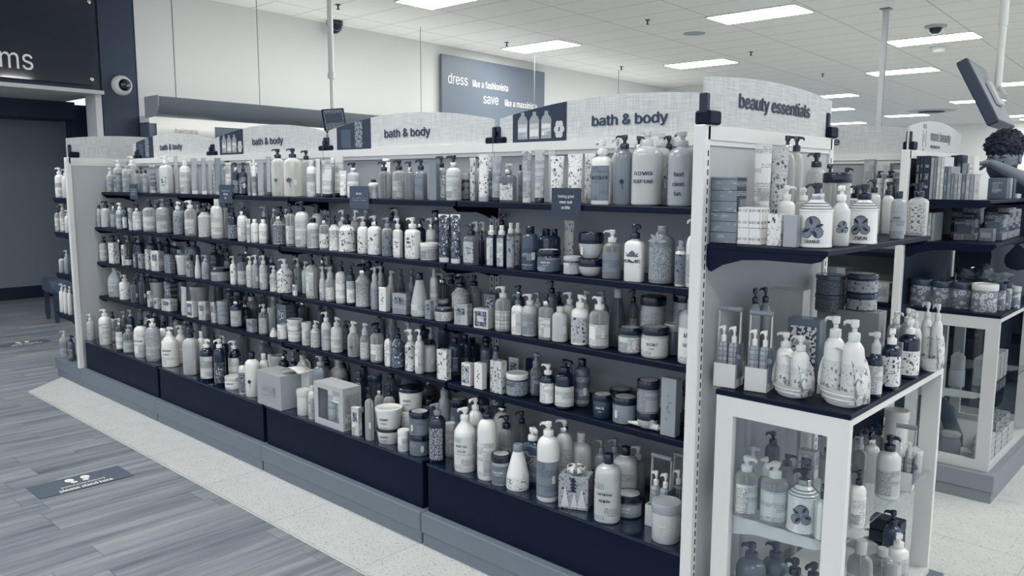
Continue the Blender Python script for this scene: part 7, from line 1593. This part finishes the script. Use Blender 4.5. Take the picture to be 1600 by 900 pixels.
('P',-2.5,-0.032,0.6423,0.177,0.043,0.043,32,'5','0','n','',0, 'grey bottle, black pump, @22;, rightmost such', 3),
('P',-2.417,-0.034,0.6423,0.192,0.047,0.047,33,'c4','0','n','',0, 'clear bottle, black pump, @15;', 3),
('P',-1.985,-0.04,0.6423,0.19,0.043,0.043,34,'6','0','n','',0, 'pale grey bottle, black pump, @15;', 3),
('F',-1.901,-0.026,0.6423,0.18,0.045,0.045,22,'7','7','n','',0, 'pale grey foaming soap bottle, pale grey pump, @15;', 3),
('P',-1.666,-0.037,0.6423,0.182,0.049,0.049,32,'3','0','n','',0, 'dark grey bottle, black pump, @15;', 3),
('B',-1.519,-0.043,0.6423,0.194,0.044,0.044,22,'4','0','n','',0, 'grey bottle, black cap, @15;', 3),
('P',-1.43,-0.036,0.6423,0.199,0.047,0.047,29,'c4','8','n','',0, 'clear bottle, off-white pump, @15;', 3),
('F',-1.252,-0.035,0.6423,0.178,0.053,0.053,18,'c5','0','n','',0, 'clear foaming soap bottle, black pump, @15;', 3),
('B',-4.8,-0.035,0.3373,0.208,0.051,0.051,41,'6','8','n','',0, 'pale grey bottle, off-white cap, @9;', 0),
('P',-4.712,-0.03,0.3373,0.232,0.049,0.049,33,'7','0','n','',0, 'pale grey bottle, black pump, @9;, leftmost such', 0),
('P',-4.646,-0.042,0.3373,0.205,0.043,0.043,33,'3','9','n','',0, 'dark grey bottle, white pump, @9;', 0),
('B',-4.582,-0.047,0.3373,0.243,0.046,0.046,30,'3','0','n','',0, 'dark grey bottle, black cap, @9;', 0),
('P',-4.514,-0.056,0.3373,0.212,0.054,0.054,34,'4','7','n','',0, 'grey bottle, pale grey pump, @9;, leftmost such', 0),
('P',-4.416,-0.035,0.3373,0.242,0.044,0.044,34,'5','0','n','',0, 'grey bottle, black pump, @9;, leftmost such', 0),
('P',-4.276,-0.034,0.3373,0.208,0.042,0.042,43,'5','0','n','',0, 'grey bottle, black pump, @9;, second from left such', 0),
('P',-4.204,-0.041,0.3373,0.225,0.044,0.044,38,'7','0','n','',0, 'pale grey bottle, black pump, @9;, rightmost such', 0),
('P',-4.056,-0.05,0.3373,0.214,0.043,0.043,34,'5','7','n','',0, 'grey bottle, pale grey pump, @9;, rightmost such', 0),
('P',-3.994,-0.049,0.3373,0.211,0.052,0.052,43,'5','0','n','',0, 'grey bottle, black pump, @9;, rightmost such', 0),
('P',-3.919,-0.034,0.3373,0.243,0.056,0.056,31,'6','8','n','',0, 'pale grey bottle, off-white pump, @9;, rightmost such', 0),
('B',-3.765,-0.055,0.3373,0.24,0.051,0.051,31,'6','0','n','',0, 'pale grey bottle, black cap, @9;', 0),
('P',-3.308,-0.045,0.3373,0.232,0.056,0.056,40,'c5','0','n','',0, 'clear bottle, black pump, @25;, leftmost such', 0),
('P',-3.087,-0.043,0.3373,0.218,0.047,0.047,39,'6','8','n','',0, 'pale grey bottle, off-white pump, @25;', 0),
('P',-3.0,-0.055,0.3373,0.214,0.051,0.051,36,'c4','0','n','',0, 'clear bottle, black pump, @25;, rightmost such', 0),
('B',-2.723,-0.039,0.3373,0.202,0.044,0.044,39,'c5','0','n','',0, 'clear bottle, black cap, @25;', 0),
('P',-2.633,-0.049,0.3373,0.23,0.046,0.046,25,'6','7','n','',0, 'pale grey bottle, pale grey pump, @25;', 0),
('F',-2.486,-0.041,0.3373,0.219,0.05,0.05,37,'c4','7','n','',0, 'clear foaming soap bottle, pale grey pump, @25;', 0),
('F',-2.418,-0.052,0.3373,0.204,0.049,0.049,34,'4','0','n','',0, 'grey foaming soap bottle, black pump, @19;', 0),
('F',-2.288,-0.04,0.3373,0.204,0.046,0.046,33,'3','0','n','',0, 'dark grey foaming soap bottle, black pump, @19;, leftmost such', 0),
('F',-2.138,-0.026,0.3373,0.235,0.044,0.044,34,'3','0','n','',0, 'dark grey foaming soap bottle, black pump, @19;, rightmost such', 0),
('F',-1.878,-0.041,0.3373,0.201,0.052,0.052,23,'5','8','n','',0, 'grey foaming soap bottle, off-white pump, @19;', 0),
('B',-1.68,-0.051,0.3373,0.222,0.051,0.051,23,'3','0','n','',0, 'dark grey bottle, black cap, @19;', 0),
('P',-1.617,-0.045,0.3373,0.223,0.055,0.055,22,'5','0','n','',0, 'grey bottle, black pump, @19;', 0),
('P',-1.513,-0.043,0.3373,0.241,0.043,0.043,26,'c4','9','n','',0, 'clear bottle, white pump, @19;', 0),
('P',-1.273,-0.043,0.3373,0.239,0.054,0.054,25,'3','0','n','',0, 'dark grey bottle, black pump, @19;', 0),
('P',-1.202,-0.029,0.3373,0.207,0.048,0.048,25,'c4','9','n','',0, 'clear bottle, white pump, @16;', 0),
]

# ---------------------------------------------------------------- every pack on the shelves
for i, it in enumerate(ITEMS):
    it = list(it); it[14] = GROUPS[it[14]]
    for j, p_ in enumerate(PLACES): it[13] = it[13].replace('@%d;' % j, p_)
    product(it, i)
